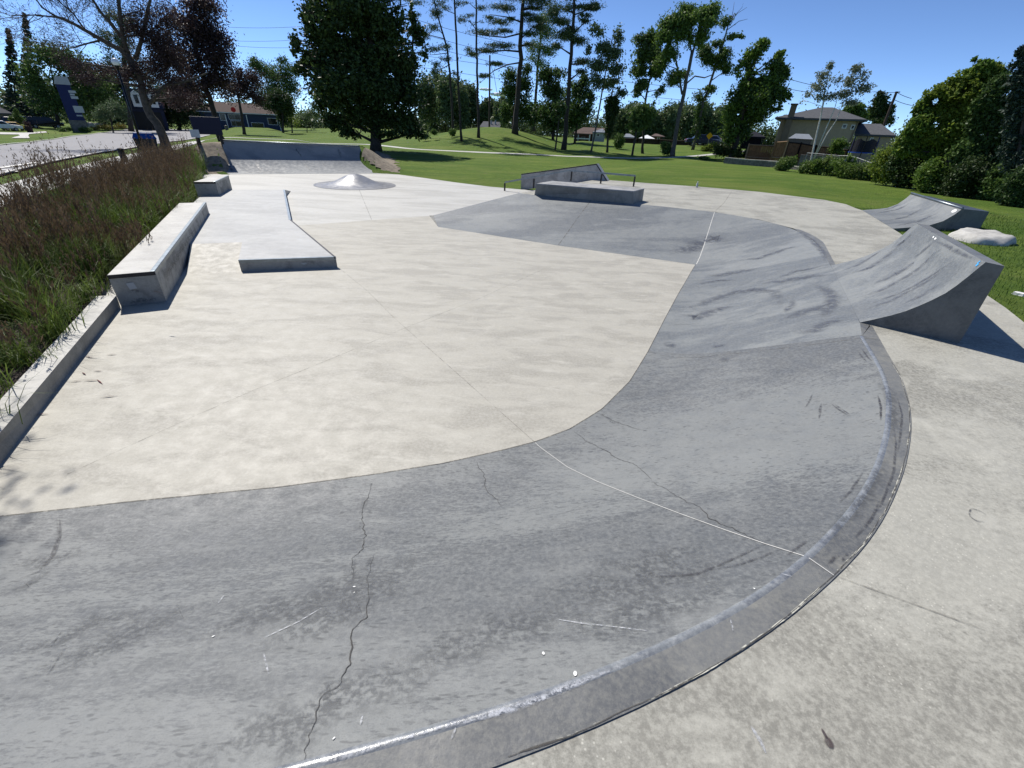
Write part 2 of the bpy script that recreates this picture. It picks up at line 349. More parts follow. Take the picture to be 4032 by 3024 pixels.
def tag(o, label=None, cat=None, group=None, kind=None):
    if label: o['label'] = label
    if cat: o['category'] = cat
    if group: o['group'] = group
    if kind: o['kind'] = kind
    return o
def thing(name, label, cat, loc=(0, 0, 0), rz=0, group=None):
    o = bpy.data.objects.new(name, None); COL.objects.link(o); o.location = loc; o.rotation_euler = (0, 0, rz); o.empty_display_size = .2
    return tag(o, label, cat, group)
def structure(o): o['kind'] = 'structure'; return o

class Fr:
    """a thing's frame: local x across the view, local y away from the viewer, z up; base on the terrain"""
    def __init__(s, px, py, dist=None, drop=0., turn=0., z=None):
        if dist is None: p = at(px, py) if z is None else G(px, py, z)
        else:
            d = ray(px, py); d = V((d.x, d.y, 0)).normalized(); p = V((d.x * dist, d.y * dist, 0)); p.z = T(p.x, p.y)
        p = p.copy(); p.z -= drop; s.o = p
        w = V((p.x, p.y, 0)).normalized(); s.rz = atan2(w.y, w.x) - pi / 2 + turn
        s.u = V((cos(s.rz), sin(s.rz), 0)); s.w = V((-sin(s.rz), cos(s.rz), 0)); s.dist = hypot(p.x, p.y)
    def p(s, px, py, back=0.):                  # pixel -> (u, h) on the frame's own upright plane, or `back` metres behind it
        o = s.o + s.w * back; q = hit(px, py, o, s.u) - s.o
        return q.dot(s.u), q.z
    def thing(s, name, label, cat, group=None): return thing(name, label, cat, s.o, s.rz, group)
    def place(s, o): o.location = s.o; o.rotation_euler = (0, 0, s.rz); return o
    def m(s): return s.dist / F_PX * 1.1         # rough metres per pixel

# ------------------------------------------------------------------ world and sun
SUN = V((-.62, .79, 0)).normalized() * cos(radians(51)) + V((0, 0, sin(radians(51))))
world = bpy.data.worlds.new('World'); sc.world = world; world.use_nodes = True
wt = world.node_tree; wt.nodes.clear()
wo = wt.nodes.new('ShaderNodeOutputWorld'); bg = wt.nodes.new('ShaderNodeBackground'); sky = wt.nodes.new('ShaderNodeTexSky')
sky.sky_type = 'NISHITA'; sky.sun_disc = False; sky.sun_elevation = radians(51); sky.sun_rotation = atan2(SUN.x, SUN.y)
sky.air_density = .42; sky.dust_density = .0; sky.ozone_density = 6.0; sky.altitude = 0
bg.inputs['Strength'].default_value = .15
wt.links.new(sky.outputs[0], bg.inputs[0]); wt.links.new(bg.outputs[0], wo.inputs[0])
sl = bpy.data.lights.new('sun', 'SUN'); sl.energy = 5.0; sl.angle = radians(.5); sl.color = (1, .955, .885)
so = bpy.data.objects.new('sun', sl); COL.objects.link(so); so.rotation_euler = SUN.to_track_quat('Z', 'Y').to_euler(); so.location = (0, 0, 60)
sc.view_settings.view_transform = 'Standard'; sc.view_settings.look = 'None'; sc.view_settings.exposure = .2; sc.view_settings.gamma = 1
sc.cycles.max_bounces = 6; sc.cycles.transparent_max_bounces = 24; sc.cycles.sample_clamp_indirect = 6
sc.render.film_transparent = False

# ================================================================== THE SKATEPARK
S = 4032 / 2212
def dsp(l, z): return [G(x * S, y * S, z) for x, y in l]
def resample(pts, n):
    ds = [0.]
    for a, b in zip(pts, pts[1:]): ds.append(ds[-1] + (b - a).length)
    out = []
    for i in range(n):
        t = ds[-1] * i / (n - 1); k = 0
        while k < len(pts) - 2 and ds[k + 1] < t: k += 1
        f = (t - ds[k]) / max(1e-9, ds[k + 1] - ds[k]); out.append(pts[k].lerp(pts[k + 1], min(1, f)))
    return out
def smoothed(pts, it=2):
    for _ in range(it): pts = [pts[0]] + [(pts[i - 1] + pts[i] * 2 + pts[i + 1]) / 4 for i in range(1, len(pts) - 1)] + [pts[-1]]
    return pts

# near quarter pipe key points (its plan fixes where the bank opens)
QA, QB, QP1 = G(3386, 1270, D), G(3777, 1352, D), G(3272, 1046, D)
# bank sections: floor line I and ridge line R (both world polylines, matched piece by piece)
px = lambda l, z: [G(x, y, z) for x, y in l]
I1 = [G(0, 2035) + (G(0, 2035) - G(1000, 1922)).normalized() * 2.2] + px([(0, 2036), (547, 1974), (1094, 1921), (1458, 1872), (1750, 1826), (1968, 1777), (2106, 1742)], 0)
R1 = [G(1176, 3017, D) + (G(1176, 3017, D) - G(1750, 2862, D)).normalized() * 4.2] + px([(1176, 3017), (1458, 2947), (1750, 2862), (2000, 2795), (2294, 2682), (2685, 2516), (2979, 2364), (3189, 2193)], D)
I2 = px([(2106, 1742), (2242, 1692), (2370, 1613), (2479, 1504), (2551, 1386)], 0)
R2 = px([(3189, 2193), (3370, 1997), (3458, 1840), (3497, 1694), (3502, 1547), (3468, 1449), (3439, 1400), (3393, 1325)], D)
I3 = px([(2551, 1386), (2607, 1276), (2665, 1167)], 0)
R3 = [R2[-1], QA, QA.lerp(QP1, .5), QP1]
I4 = px([(2665, 1167), (2700, 1108), (2738, 1042)], 0)
R4 = [QP1] + px([(3243, 1001), (3222, 963), (3200, 944), (3124, 900), (2988, 864), (2815, 835)], D)
I5 = px([(2738, 1042), (2197, 966.5), (1725, 893)], 0)
QE = G(1706, 848, .07)
R5 = px([(2815, 835), (2600, 812), (2492, 803), (2326, 788), (2104, 768)], D) + [Cc]
NS = 14
Iall, Rall = [], []
for I_, R_, n in ((I1, R1, 40), (I2, R2, 36), (I3, R3, 16), (I4, R4, 30), (I5, R5, 30)):
    I_, R_ = resample(I_, n), resample(R_, n)
    if Iall: I_, R_ = I_[1:], R_[1:]
    Iall += I_; Rall += R_
Iall[:78] = smoothed(Iall[:78], 4); Rall[:76] = smoothed(Rall[:76], 4); Rall[88:120] = smoothed(Rall[88:120], 4)
def prof(s):                                    # concave toe, straight upper face
    return (s * s / .8 if s < .4 else s - .2) / .8
bank = MB(); nc = len(Iall)
for a, b in zip(Iall, Rall):
    for k in range(NS + 1):
        s = k / NS; p = a.lerp(b, s); p.z = D * prof(s) + .001
        bank.v.append(tuple(p))
for i in range(nc - 1):
    for k in range(NS):
        q = i * (NS + 1) + k; bank.f.append((q, q + 1, q + NS + 2, q + NS + 1)); bank.m.append(0)
# hip at the far end: a wedge from the deck corner down to the floor
e0 = (nc - 1) * (NS + 1); i0 = len(bank.v)
for k in range(NS + 1):
    s = k / NS; p = Iall[-1].lerp(QE, s); z = p.z; a = Iall[-1].lerp(Rall[-1], s)
    bank.v.append((p.x, p.y, z + .001))
for k in range(NS):
    bank.f.append((e0 + k, e0 + k + 1, i0 + k + 1, i0 + k)); bank.m.append(0)
mat_split = 74
bk = bank.build('concrete_bank', ['bank', 'bankfar'], smooth=True)
mi = []
for i in range(nc - 1): mi += [0 if i < mat_split else 1] * NS
mi += [1] * NS
bk.data.polygons.foreach_set('material_index', mi)
tag(bk, 'long curved grey concrete bank sweeping round the tan floor up to the deck', 'skate bank')
eg = MB(); qb = G(1690, 848.5, 0)
eg.poly([Iall[-1], QE, qb]); eg.poly([QE, Cc, (Cc.x, Cc.y, 0), (qb.x, qb.y, 0)])
eg.build('end_face', 'block', bk)

# outer strip from ridge to deck edge
def joinpx(l): return px(l, D)
O1 = [R1[0] + V((.0, -.17, 0))] + joinpx([(1180, 3260), (1640, 3115), (1968, 2995), (2245, 2897), (2636, 2716), (2940, 2545), (3145, 2389), (3282, 2266)])
O2 = joinpx([(3282, 2266), (3400, 2144), (3488, 2007), (3556, 1840), (3581, 1694), (3576, 1596), (3542, 1478), (3498, 1410), (3461, 1341)]) + [G(3425, 1279, D)]
O4 = joinpx([(3290, 1046), (3265, 1000), (3243, 957), (3205, 930), (3150, 906)])
R12 = resample(R1, 40)[:-1] + resample(R2, 36); R12 = smoothed(R12, 4)
O12 = smoothed(resample(O1, 40)[:-1] + resample(O2, 36), 3)
st = MB()
def ribbon_o(P):                                # laps just over the deck sheet
    return [p + V((t.y, -t.x, 0)) * .012 for p, t in ((P[i], (P[min(i + 1, len(P) - 1)] - P[max(0, i - 1)]).normalized()) for i in range(len(P)))]
def strip(mb, A, B, z0=0., z1=0., mid=0.):
    i = len(mb.v)
    for a, b in zip(A, B):
        m = a.lerp(b, .5)
        mb.v += [(a.x, a.y, a.z + z0), (m.x, m.y, m.z + (z0 + z1) / 2 + mid), (b.x, b.y, b.z + z1)]
    for k in range(len(A) - 1):
        for q in (0, 1):
            mb.f.append((i + 3 * k + q, i + 3 * k + q + 1, i + 3 * k + q + 4, i + 3 * k + q + 3)); mb.m.append(0)
def jag(P, amt, seed):
    out = []
    for i, p in enumerate(P):
        n = noise.noise((p.x * 9 + seed, p.y * 9, 0)) * amt; t = (P[min(i + 1, len(P) - 1)] - P[max(0, i - 1)]).normalized()
        out.append(p + V((-t.y, t.x, 0)) * n)
    return out
strip(st, R12, ribbon_o(O12), .002, .005)
st.poly([R12[-1], O12[-1], QA]); A4 = resample(R4[:5], 14); B4 = resample(O4, 14); strip(st, A4, B4, .002, .010)
sto = st.build('worn_edge', 'cop', bk, smooth=True)
hip = MB()
def ribbon_pts(P, w, off): 
    Lp, Rp = [], []
    for i, p in enumerate(P):
        t = (P[min(i + 1, len(P) - 1)] - P[max(0, i - 1)]).normalized(); n = V((-t.y, t.x, 0)) * w * .5; Lp.append(p + n + V((0, 0, off))); Rp.append(p - n + V((0, 0, off)))
    return Lp, Rp
Rd = resample(R12, 150)
rounded = []                                     # a rolled nose along the ridge
for i, p in enumerate(Rd):
    t = (Rd[min(i + 1, len(Rd) - 1)] - Rd[max(0, i - 1)]).normalized(); n = V((-t.y, t.x, 0))
    rounded.append([p + n * x + V((0, 0, z)) for x, z in ((.017, -.004), (.011, .001), (.004, .004), (-.003, .005), (-.010, .004), (-.017, .002))])
for row in rounded: hip.v += [tuple(p) for p in row]
for i in range(len(Rd) - 1):
    for q in range(5): hip.f.append((i * 6 + q, i * 6 + q + 1, i * 6 + q + 7, i * 6 + q + 6)); hip.m.append(0)
hp = hip.build('hip_edge', 'edge', bk, smooth=True)

# ---- floors
FL = MB()
parkL = [V((-2.6, .2, 0)), G(0, 1838), G(467, 1211)]
FL.poly([V(p) for p in ((-6.5, -2, -.004), (8, -2, -.004), (8, 12, -.004))] + [V((2.2, 20.5, -.004))] + px([(2053, 746), (1930, 735), (1800, 719), (1680, 702), (1569, 687), (1505, 683), (885, 686), (806, 684), (770, 705), (740, 760)], -.004) + [V((-9.2, 11.5, -.004)), V((-5.75, 5.35, -.004))])
fo = structure(FL.build('pale_floor', 'white'))
TF = MB()
tanpoly = [V((-6, .5, 0)), V((3, .5, 0))]
TF.poly([V((-4.5, 1.2, 0)), V((2.5, 1.9, 0)), V((4.4, 8.9, 0)), V((3.69, 9.3, 0))] + px([(1725, 885), (1690, 850), (1170, 888)], 0) + px([(1160, 950), (949, 1040), (734, 1081)], 0) + [V((-5.72, 5.35, 0))])
to = structure(TF.build('tan_floor', 'tan'))

# ---- deck (top sheet with a short skirt)
dk_in = [p for p in O12] 
corner = [G(3425, 1279, D), QA + (QP1 - QA) * .02, QA.lerp(QP1, .98)]
LB = G(2338, 708.5, D)
far = px([(2402.6, 709.7), (2600, 724.5), (2743, 734), (2988, 755), (3247, 787), (3331, 804), (3370, 820), (3394.5, 827.6), (3455, 864), (3515.5, 900.6), (3545, 919)], D)
dkout = far + px([(3889, 1164), (3960, 1212), (4032, 1269), (4180, 1390)], D) + [V((4.2, 1.5, D)), V((3.2, -3, D)), V((-6, -3, D)), V((-6, R1[0].y - .3, D))]
inner = O12 + [G(3425, 1279, D), QP1] + B4[1:] + R4[5:] + R5[1:]
inner = jag(inner, .006, 3.)
dpoly = inner + [LB] + dkout
DK = MB(); DK.poly([V((p.x, p.y, D)) for p in dpoly])
for a, b in zip(dkout[:-2], dkout[1:-1]): DK.quad((a.x, a.y, D), (b.x, b.y, D), (b.x, b.y, D - .25), (a.x, a.y, D - .25))
dko = structure(DK.build('upper_deck', 'deck'))
# white slope from the deck edge down to the floor, under the rail and hubba
SL = MB(); run = 1.9
a0, a1 = Cc, LB
b0, b1 = Cc - RD * run, LB - RD * run
SL.quad(a0, a1, (b1.x, b1.y, 0.004), (b0.x, b0.y, .004))
tag(SL.build('access_slope', 'white'), 'pale concrete slope running down from the deck under the kinked rail', 'slope')

# ---- BVH of the flat and banked surfaces for conforming marks
def world_bvh(objs):
    vs, fs = [], []
    for o in objs:
        i = len(vs); vs += [v.co.copy() for v in o.data.vertices]; fs += [tuple(k + i for k in p.vertices) for p in o.data.polygons]
    return BVHTree.FromPolygons(vs, fs)
def conform(name, parent, pxl, width, mat, bvh, off=.003, n=40, jitter=0., taper=True, wob=0, org=V((0, 0, 0))):
    """a thin ribbon lying on the surface along the traced line; width in metres"""
    P = []
    pts2 = [V((x, y, 0)) for x, y in pxl]; pts2 = resample(pts2, max(n, 2))
    for q in pts2:
        r = ray(q.x, q.y).normalized(); h = bvh.ray_cast(EYE, r)
        if h[0] is not None: P.append((h[0], h[1]))
    if len(P) < 2: return None
    mb = MB(); mb.uv = []
    tot = sum((b[0] - a[0]).length for a, b in zip(P, P[1:])); acc = 0
    sd = random.random() * 50
    for i, (p, nn) in enumerate(P):
        if nn.z < 0: nn = -nn
        t = (P[min(i + 1, len(P) - 1)][0] - P[max(0, i - 1)][0]).normalized(); s = nn.cross(t).normalized()
        f = i / (len(P) - 1); w = width * ((.35 + .65 * sin(pi * min(1, max(0, f)))) if taper else 1)
        if jitter: p = p + s * jitter * noise.noise((f * tot * 7 + sd, sd, 0)) + s * jitter * .5 * noise.noise((f * tot * 26 + sd, sd, 3))
        if wob: w *= .5 + wob * abs(noise.noise((f * tot * 5 + sd, 9, sd))) * 2
        p = p - org; mb.v += [tuple(p + s * w / 2 + nn * off), tuple(p - s * w / 2 + nn * off)]
        mb.uv += [(f, 0), (f, 1)]
        if i: mb.f.append((2 * i - 2, 2 * i - 1, 2 * i + 1, 2 * i)); mb.m.append(0)
    return mb.build(name, mat, parent)

# ---- near quarter pipe
qd = (QB - QA); qm = (QP1 - QA)
prof_px = [(3386, 1270), (3430, 1261), (3511, 1242), (3565, 1226), (3616, 1206), (3670, 1182), (3722, 1155.5), (3765, 1126), (3806, 1094), (3845, 1062), (3880, 1033)]
qp = [hit(x, y, QA, qd) for x, y in prof_px]; qp[0] = QA.copy()
qtop = hit(3956, 1048, QA, qd); qc1 = hit(3606, 879, QP1, qd)
sc_far = (qc1.z - D) / (qp[-1].z - D); run_far = hypot(qc1.x - QP1.x, qc1.y - QP1.y) / hypot(qp[-1].x - QA.x, qp[-1].y - QA.y)
QT = thing('quarter_pipe', 'tall grey quarter pipe with sharp top edge casting a dark shadow on the deck', 'quarter pipe', QB)
def rel(p): return V(p) - QB
n1 = 13; NQ = len(qp)
face = MB()
for j in range(n1):
    f = j / (n1 - 1); base = QA.lerp(QP1, f)
    for p in qp:
        d = p - QA; q = base + V((d.x, d.y, 0)) * (1 + (run_far - 1) * f); q.z = D + (p.z - D) * (1 + (sc_far - 1) * f) + .002
        face.v.append(tuple(q))
for j in range(n1 - 1):
    for k in range(NQ - 1): a = j * NQ + k; face.f.append((a, a + 1, a + NQ + 1, a + NQ)); face.m.append(0)
fo_ = face.build('ride_face', 'bankfar', QT, smooth=True); fo_.location = -QB
topn, topf = qtop, None
d = qtop - QA; topf = QP1 + V((d.x, d.y, 0)) * run_far; topf.z = D + (qtop.z - D) * sc_far
bn, bf = QB, QP1 + (QB - QA) * run_far
body = MB()
side = [QA] + qp[1:] + [topn, bn]
body.poly([rel(p) for p in side][::-1])
farp = [rel(face.v[(n1 - 1) * NQ + k]) for k in range(NQ)] + [rel(topf), rel(bf)]
body.poly(farp)
body.quad(rel(topn), rel(bn), rel(bf), rel(topf))
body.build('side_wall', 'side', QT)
tp = MB(); tp.quad(rel(qp[-1]) + V((0, 0, .002)), rel(topn), rel(topf), rel(face.v[-1])); tp.build('top_edge', 'cop', QT)
qbv_vs = [V(v) for v in face.v]; qbv = BVHTree.FromPolygons(qbv_vs, face.f)
def sticker(name, parent, cx_, cy_, w, h, mat, bvh, org, rot=0., oval=False):
    r = ray(cx_, cy_).normalized(); hh = bvh.ray_cast(EYE, r)
    if hh[0] is None: return
    p, nn = hh[0], hh[1]
    if nn.dot(r) > 0: nn = -nn
    a = (V((1, 0, 0)) - nn * nn.x).normalized(); b = nn.cross(a); a, b = a * cos(rot) + b * sin(rot), b * cos(rot) - a * sin(rot)
    mb = MB(); k = 14 if oval else 4
    ring = [(cos(2 * pi * i / k + (0 if oval else pi / 4)) * w * (.5 if oval else .707), sin(2 * pi * i / k + (0 if oval else pi / 4)) * h * (.5 if oval else .707)) for i in range(k)]
    mb.poly([p + a * x + b * y + nn * .004 - org for x, y in ring]); return mb.build(name, mat, parent)
for k_, (sx, sy, w, h, mt) in enumerate(((3849, 1043, .034, .026, 'sky blue sticker'), (3855, 1033, .02, .028, 'sky blue sticker'), (3676, 934, .05, .018, 'white paint'), (3684, 940, .06, .022, 'white paint'))):
    sticker('sticker', QT, sx, sy, w, h, mt, qbv, QB, .5)

# ---- far-right quarter pipe with steel coping
A2, L2, B2 = G(3515.5, 900.6, D), G(3394.5, 827.6, D), G(3863.6, 892.3, D)
d2 = B2 - A2
p2 = [A2] + [hit(x, y, A2, d2) for x, y in [(3568, 902), (3610, 897), (3658, 888), (3714, 870.7), (3757, 846), (3789, 822.7)]]
for i_ in (1, 2): p2[i_].z = max(p2[i_].z, D + .015 * i_)
t2 = hit(3891.8, 841, A2, d2); c2f = hit(3588.4, 763, L2, d2)
t2.z = p2[-1].z - .07
Q2 = thing('quarter_pipe', 'smaller grey quarter pipe with steel coping standing at the grass beside the pale rock', 'quarter pipe', B2)
f2 = MB(); k2 = len(p2); zs = (c2f.z - D) / (p2[-1].z - D); rs_ = hypot(c2f.x - L2.x, c2f.y - L2.y) / hypot(p2[-1].x - A2.x, p2[-1].y - A2.y)
for j in range(9):
    f = j / 8; b = A2.lerp(L2, f)
    for p in p2:
        dd = p - A2; q = b + V((dd.x, dd.y, 0)) * (1 + (rs_ - 1) * f); q.z = D + (p.z - D) * (1 + (zs - 1) * f) + .002; f2.v.append(tuple(q - B2))
for j in range(8):
    for k in range(k2 - 1): a = j * k2 + k; f2.f.append((a, a + 1, a + k2 + 1, a + k2)); f2.m.append(0)
f2.build('ride_face', 'bankfar', Q2, smooth=True)
t2f = L2 + V(((t2 - A2).x, (t2 - A2).y, 0)) * rs_; t2f.z = D + (t2.z - D) * zs; b2f = L2 + (B2 - A2) * rs_
w2 = MB(); r2 = lambda p, dz=0: V(p) - B2 + V((0, 0, dz))
dn = V((0, 0, -.3))
w2.poly([r2(p) for p in p2 + [t2, B2 + dn, A2 + dn]][::-1]); w2.poly([V(f2.v[8 * k2 + k]) for k in range(k2)] + [r2(t2f), r2(b2f + dn), r2(L2 + dn)]); w2.quad(r2(t2), r2(B2 + dn), r2(b2f + dn), r2(t2f)); w2.quad(r2(A2 + dn), r2(L2 + dn), r2(b2f + dn), r2(B2 + dn))
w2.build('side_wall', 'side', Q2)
w3 = MB(); w3.quad(r2(p2[-1]), r2(t2), r2(t2f), V(f2.v[-1])); w3.build('top_edge', 'steel', Q2)
cp = MB(); cp.tube([r2(p2[-1], .012), V(f2.v[-1]) + V((0, 0, .012))], .03, 10); cp.build('coping', 'steel', Q2, smooth=True)
bv2 = BVHTree.FromPolygons([V(v) + B2 for v in f2.v], f2.f)
sticker('sticker', Q2, 3757, 831, .19, .10, 'white paint', bv2, B2, .9, True)

# pale rock beside it
def rockmesh(mb, rx, ry, rz, seed, n=18, m=6, flat_=.5):
    i0 = len(mb.v)
    for j in range(m + 1):
        ph = (pi / 2) * j / m
        for q in range(n):
            th = 2 * pi * q / n; x, y, z = cos(th) * cos(ph), sin(th) * cos(ph), sin(ph)
            k = 1 + .22 * noise.noise((x * 1.7 + seed, y * 1.7, z * 1.7)) + .07 * noise.noise((x * 5 + seed, y * 5, z * 5))
            mb.v.append((x * rx * k, y * ry * k, min(rz * k * (z ** .6 if z > 0 else 0), rz * (.86 + .12 * noise.noise((x * 2, y * 2, seed)))) - .04))
    for j in range(m):
        for q in range(n): mb.f.append((i0 + j * n + q, i0 + j * n + (q + 1) % n, i0 + (j + 1) * n + (q + 1) % n, i0 + (j + 1) * n + q)); mb.m.append(0)
fr = Fr(3850, 958, z=.57); mb = MB()
u0, _ = fr.p(3690, 950); u1, _ = fr.p(3975, 965)
rockmesh(mb, (u1 - u0) * .5, .75, .30, 4.2, 26, 8)
o = fr.place(mb.build('pale_rock', 'rock', smooth=True)); o.location += fr.w * .75; o.location.z = .50
tag(o, 'big flat pale rock lying on the grass behind the tall quarter pipe', 'rock')

# ---- far quarter pipe with dirt banks
FQ = thing('quarter_pipe', 'wide grey quarter pipe with pale top edge at the far end between dirt banks', 'quarter pipe', (FQL + FQR) * .5)
c0 = (FQL + FQR) * .5; c0_fq = c0.copy()
f3 = MB(); NF = 12; HF = 1.2
for j in range(21):
    f = j / 20; b = FQL.lerp(FQR, f); t = FQTL.lerp(FQTR, f)
    for k in range(NF + 1):
        ph = radians(66) * k / NF; h_ = sin(ph) / sin(radians(66)); z = (1 - cos(ph)) / (1 - cos(radians(66)))
        q = b.lerp(t, h_); q.z = t.z * z; f3.v.append(tuple(q - c0))
for j in range(20):
    for k in range(NF): a = j * (NF + 1) + k; f3.f.append((a, a + NF + 1, a + NF + 2, a + 1)); f3.m.append(0)
f3.build('ride_face', 'fq', FQ, smooth=True)
bk3 = _fn * .42
t3 = MB()
a, b = FQTL - c0, FQTR - c0; up1 = V((0, 0, .05)); ov = _fn * -.03
t3.prism([a + ov - up1 * .2, b + ov - up1 * .2, b + bk3 - up1 * .2, a + bk3 - up1 * .2], [a + ov + up1, b + ov + up1, b + bk3 + up1, a + bk3 + up1]); t3.build('top_slab', 'walk', FQ)
for b_, t_, e in ((FQL, FQTL, -1), (FQR, FQTR, 1)):
    s3 = MB()
    col = [V(f3.v[(0 if e < 0 else 20) * (NF + 1) + k]) for k in range(NF + 1)]
    s3.poly(col + [t_ - c0 + bk3, V((t_.x + bk3.x, t_.y + bk3.y, -.2)) - V((c0.x, c0.y, 0)), V((b_.x - c0.x, b_.y - c0.y, -.2))])
    s3.build('side_wall', 'block', FQ)
cpp = MB(); cpp.tube([a + ov + V((0, 0, .03)), b + ov + V((0, 0, .03))], .03, 8); cpp.build('coping', 'steel', FQ, smooth=True)

# ---- dome
dc = G(1400, 728); dr = 1.62
dm = MB(); nr, na = 18, 48
for j in range(nr + 1):
    r = dr * j / nr; t = j / nr; z = .42 * (exp(-(t / .47) ** 2) - exp(-(1 / .47) ** 2)) / (1 - exp(-(1 / .47) ** 2))
    for q in range(na): dm.v.append((r * cos(2 * pi * q / na), r * sin(2 * pi * q / na), z + .004))
for j in range(nr):
    for q in range(na): dm.f.append((j * na + q, (j + 1) * na + q, (j + 1) * na + (q + 1) % na, j * na + (q + 1) % na)); dm.m.append(0)
o = dm.build('skate_dome', 'dome', smooth=True, fix=True); o.location = dc
tag(o, 'smooth shiny grey concrete dome rising from the pale floor before the far quarter pipe', 'dome')

# ---- manual pad with ramp
PZ = .19
padpts = px([(938, 1024.7), (1322, 1012), (1145.6, 865.5), (1121, 747)], PZ) + [G(820, 747, PZ)] + [V((-8.35, 11.2, PZ)), V((-6.6, 7.9, PZ)), G(750, 961, PZ), G(954, 953.4, PZ)]
pd = thing('manual_pad', 'low white concrete pad with a steel front edge in the middle of the floor', 'skate pad', (padpts[0].x, padpts[0].y, 0))
o0 = V((padpts[0].x, padpts[0].y, 0))
mb = MB(); mb.poly([p - o0 for p in padpts]); mb.build('pad_top', 'pad', pd)
mb = MB(); n = len(padpts)
for i in range(n):
    a, b = padpts[i] - o0, padpts[(i + 1) % n] - o0
    if i == 3: continue
    mb.quad((a.x, a.y, 0), (b.x, b.y, 0), b, a)
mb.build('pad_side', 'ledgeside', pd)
mb = MB()
a, b = padpts[7] - o0, padpts[8] - o0; c_, d_ = G(949, 1069) - o0, G(734, 1081) - o0
mb.quad(a, d_, c_, b); mb.poly([b, c_, (b.x, b.y, 0)])
mb.build('ramp', 'tan', pd); mb = MB()
e, f = padpts[3] - o0, padpts[4] - o0; bk_ = V((-.35, 1.1, -PZ))
mb.quad(e, f, f + bk_, e + bk_); mb.poly([e, e + bk_, (e.x, e.y, 0)])
mb.build('ramp', 'white', pd)
mb = MB()
for i, j in ((0, 1), (2, 3)):
    mb = MB(); a, b = padpts[i] - o0, padpts[j] - o0; t = (b - a).normalized(); nn = V((t.y, -t.x, 0))
    mb.prism([a + nn * .004 + V((0, 0, -.045)), b + nn * .004 + V((0, 0, -.045)), b - nn * .05 + V((0, 0, -.045)), a - nn * .05 + V((0, 0, -.045))], [a + nn * .004 + V((0, 0, .003)), b + nn * .004 + V((0, 0, .003)), b - nn * .05 + V((0, 0, .003)), a - nn * .05 + V((0, 0, .003))])
    mb.build('steel_edge', 'steel', pd)
mb = MB()
a, b = padpts[1] - o0, padpts[2] - o0; t = (b - a).normalized(); nn = V((t.y, -t.x, 0))
mb.prism([a + nn * .004 + V((0, 0, -.03)), b + nn * .004 + V((0, 0, -.03)), b - nn * .03 + V((0, 0, -.03)), a - nn * .03 + V((0, 0, -.03))], [a + nn * .004 + V((0, 0, .003)), b + nn * .004 + V((0, 0, .003)), b - nn * .03 + V((0, 0, .003)), a - nn * .03 + V((0, 0, .003))])
mb.build('steel_edge', 'darksteel', pd)
fa, fb_ = padpts[0] - o0, padpts[1] - o0; t = (fb_ - fa).normalized(); nn = V((t.y, -t.x, 0)) * .004
mb = MB(); p = fa.lerp(fb_, .65) + V((0, 0, -.10)) + nn; mb.poly([p + t * -.05 + V((0, 0, .015)), p + V((0, 0, -.02)), p + t * .06 + V((0, 0, .02))]); mb.build('sticker', 'sign panel', pd)

# ---- ledges
def ledge(name, label, TFR, TFL, TBL, TBR, z0, zback, kind):
    o0 = V((TFR.x, TFR.y, z0)); t = thing(name, label, 'skate ledge', o0)
    r = lambda p, z: V((p.x - o0.x, p.y - o0.y, z - o0.z))
    h = TFR.z; mb = MB(); ins = .0
    mb.prism([r(TFR, z0 - .05), r(TFL, z0 - .05), r(TBL, zback - .05), r(TBR, zback - .05)][::-1], [r(TFR, h - .05), r(TFL, h - .05), r(TBL, h - .05), r(TBR, h - .05)][::-1])
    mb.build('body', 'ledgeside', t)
    c = (TFR + TFL + TBL + TBR) / 4; ex = lambda p: p + (p - c).normalized() * .008
    mb = MB(); mb.prism([r(ex(p), h - .05) for p in (TBR, TBL, TFL, TFR)], [r(ex(p), h) for p in (TBR, TBL, TFL, TFR)]); mb.build('top_slab', 'ledge', t, bevel=.008)
    dr_ = (TBR - TFR).normalized(); nn = V((dr_.y, -dr_.x, 0))
    a, b = r(ex(TFR), h), r(ex(TBR), h)
    mb = MB(); mb.prism([a + nn * .004 + V((0, 0, -.048)), a - nn * .055 + V((0, 0, -.048)), b - nn * .055 + V((0, 0, -.048)), b + nn * .004 + V((0, 0, -.048))], [a + nn * .004 + V((0, 0, .004)), a - nn * .055 + V((0, 0, .004)), b - nn * .055 + V((0, 0, .004)), b + nn * .004 + V((0, 0, .004))]); mb.build('steel_edge', 'steel', t, bevel=.006)
    fdir = (TFL - TFR).normalized(); a, b = r(ex(TFR), h), r(ex(TFL), h); out = -dr_
    mb = MB(); mb.prism([a + V((0, 0, -.052)), b + V((0, 0, -.052)), b + out * .006 + V((0, 0, -.052)), a + out * .006 + V((0, 0, -.052))], [a + V((0, 0, -.002)), b + V((0, 0, -.002)), b + out * .006 + V((0, 0, -.002)), a + out * .006 + V((0, 0, -.002))]); mb.build('end_plate', 'darksteel', t)
    return t, r, fdir, out, o0
H1 = .437
l1, r1, fd1, out1, lo1 = ledge('grind_ledge', 'long white concrete grind ledge with steel edge beside the tall grasses', G(608.8, 1066.9, H1), G(421.6, 1082.3, H1), G(704.9, 799.6, H1), G(811, 796.7, H1), 0, 0, 1)
p = r1(G(608.8, 1066.9, H1), .27) + fd1 * .30 + out1 * .012
mb = MB(); q = [( -.045, -.04), (.035, -.05), (.05, .035), (-.03, .045)]; mb.poly([p + fd1 * x + V((0, 0, y)) for x, y in q]); mb.build('sticker', 'sign panel', l1)
LBV = BVHTree.FromPolygons([v.co + lo1 for v in l1.children[0].data.vertices], [tuple(p.vertices) for p in l1.children[0].data.polygons])
LED_MARK = (l1, LBV, lo1)
H2 = .19 + .38
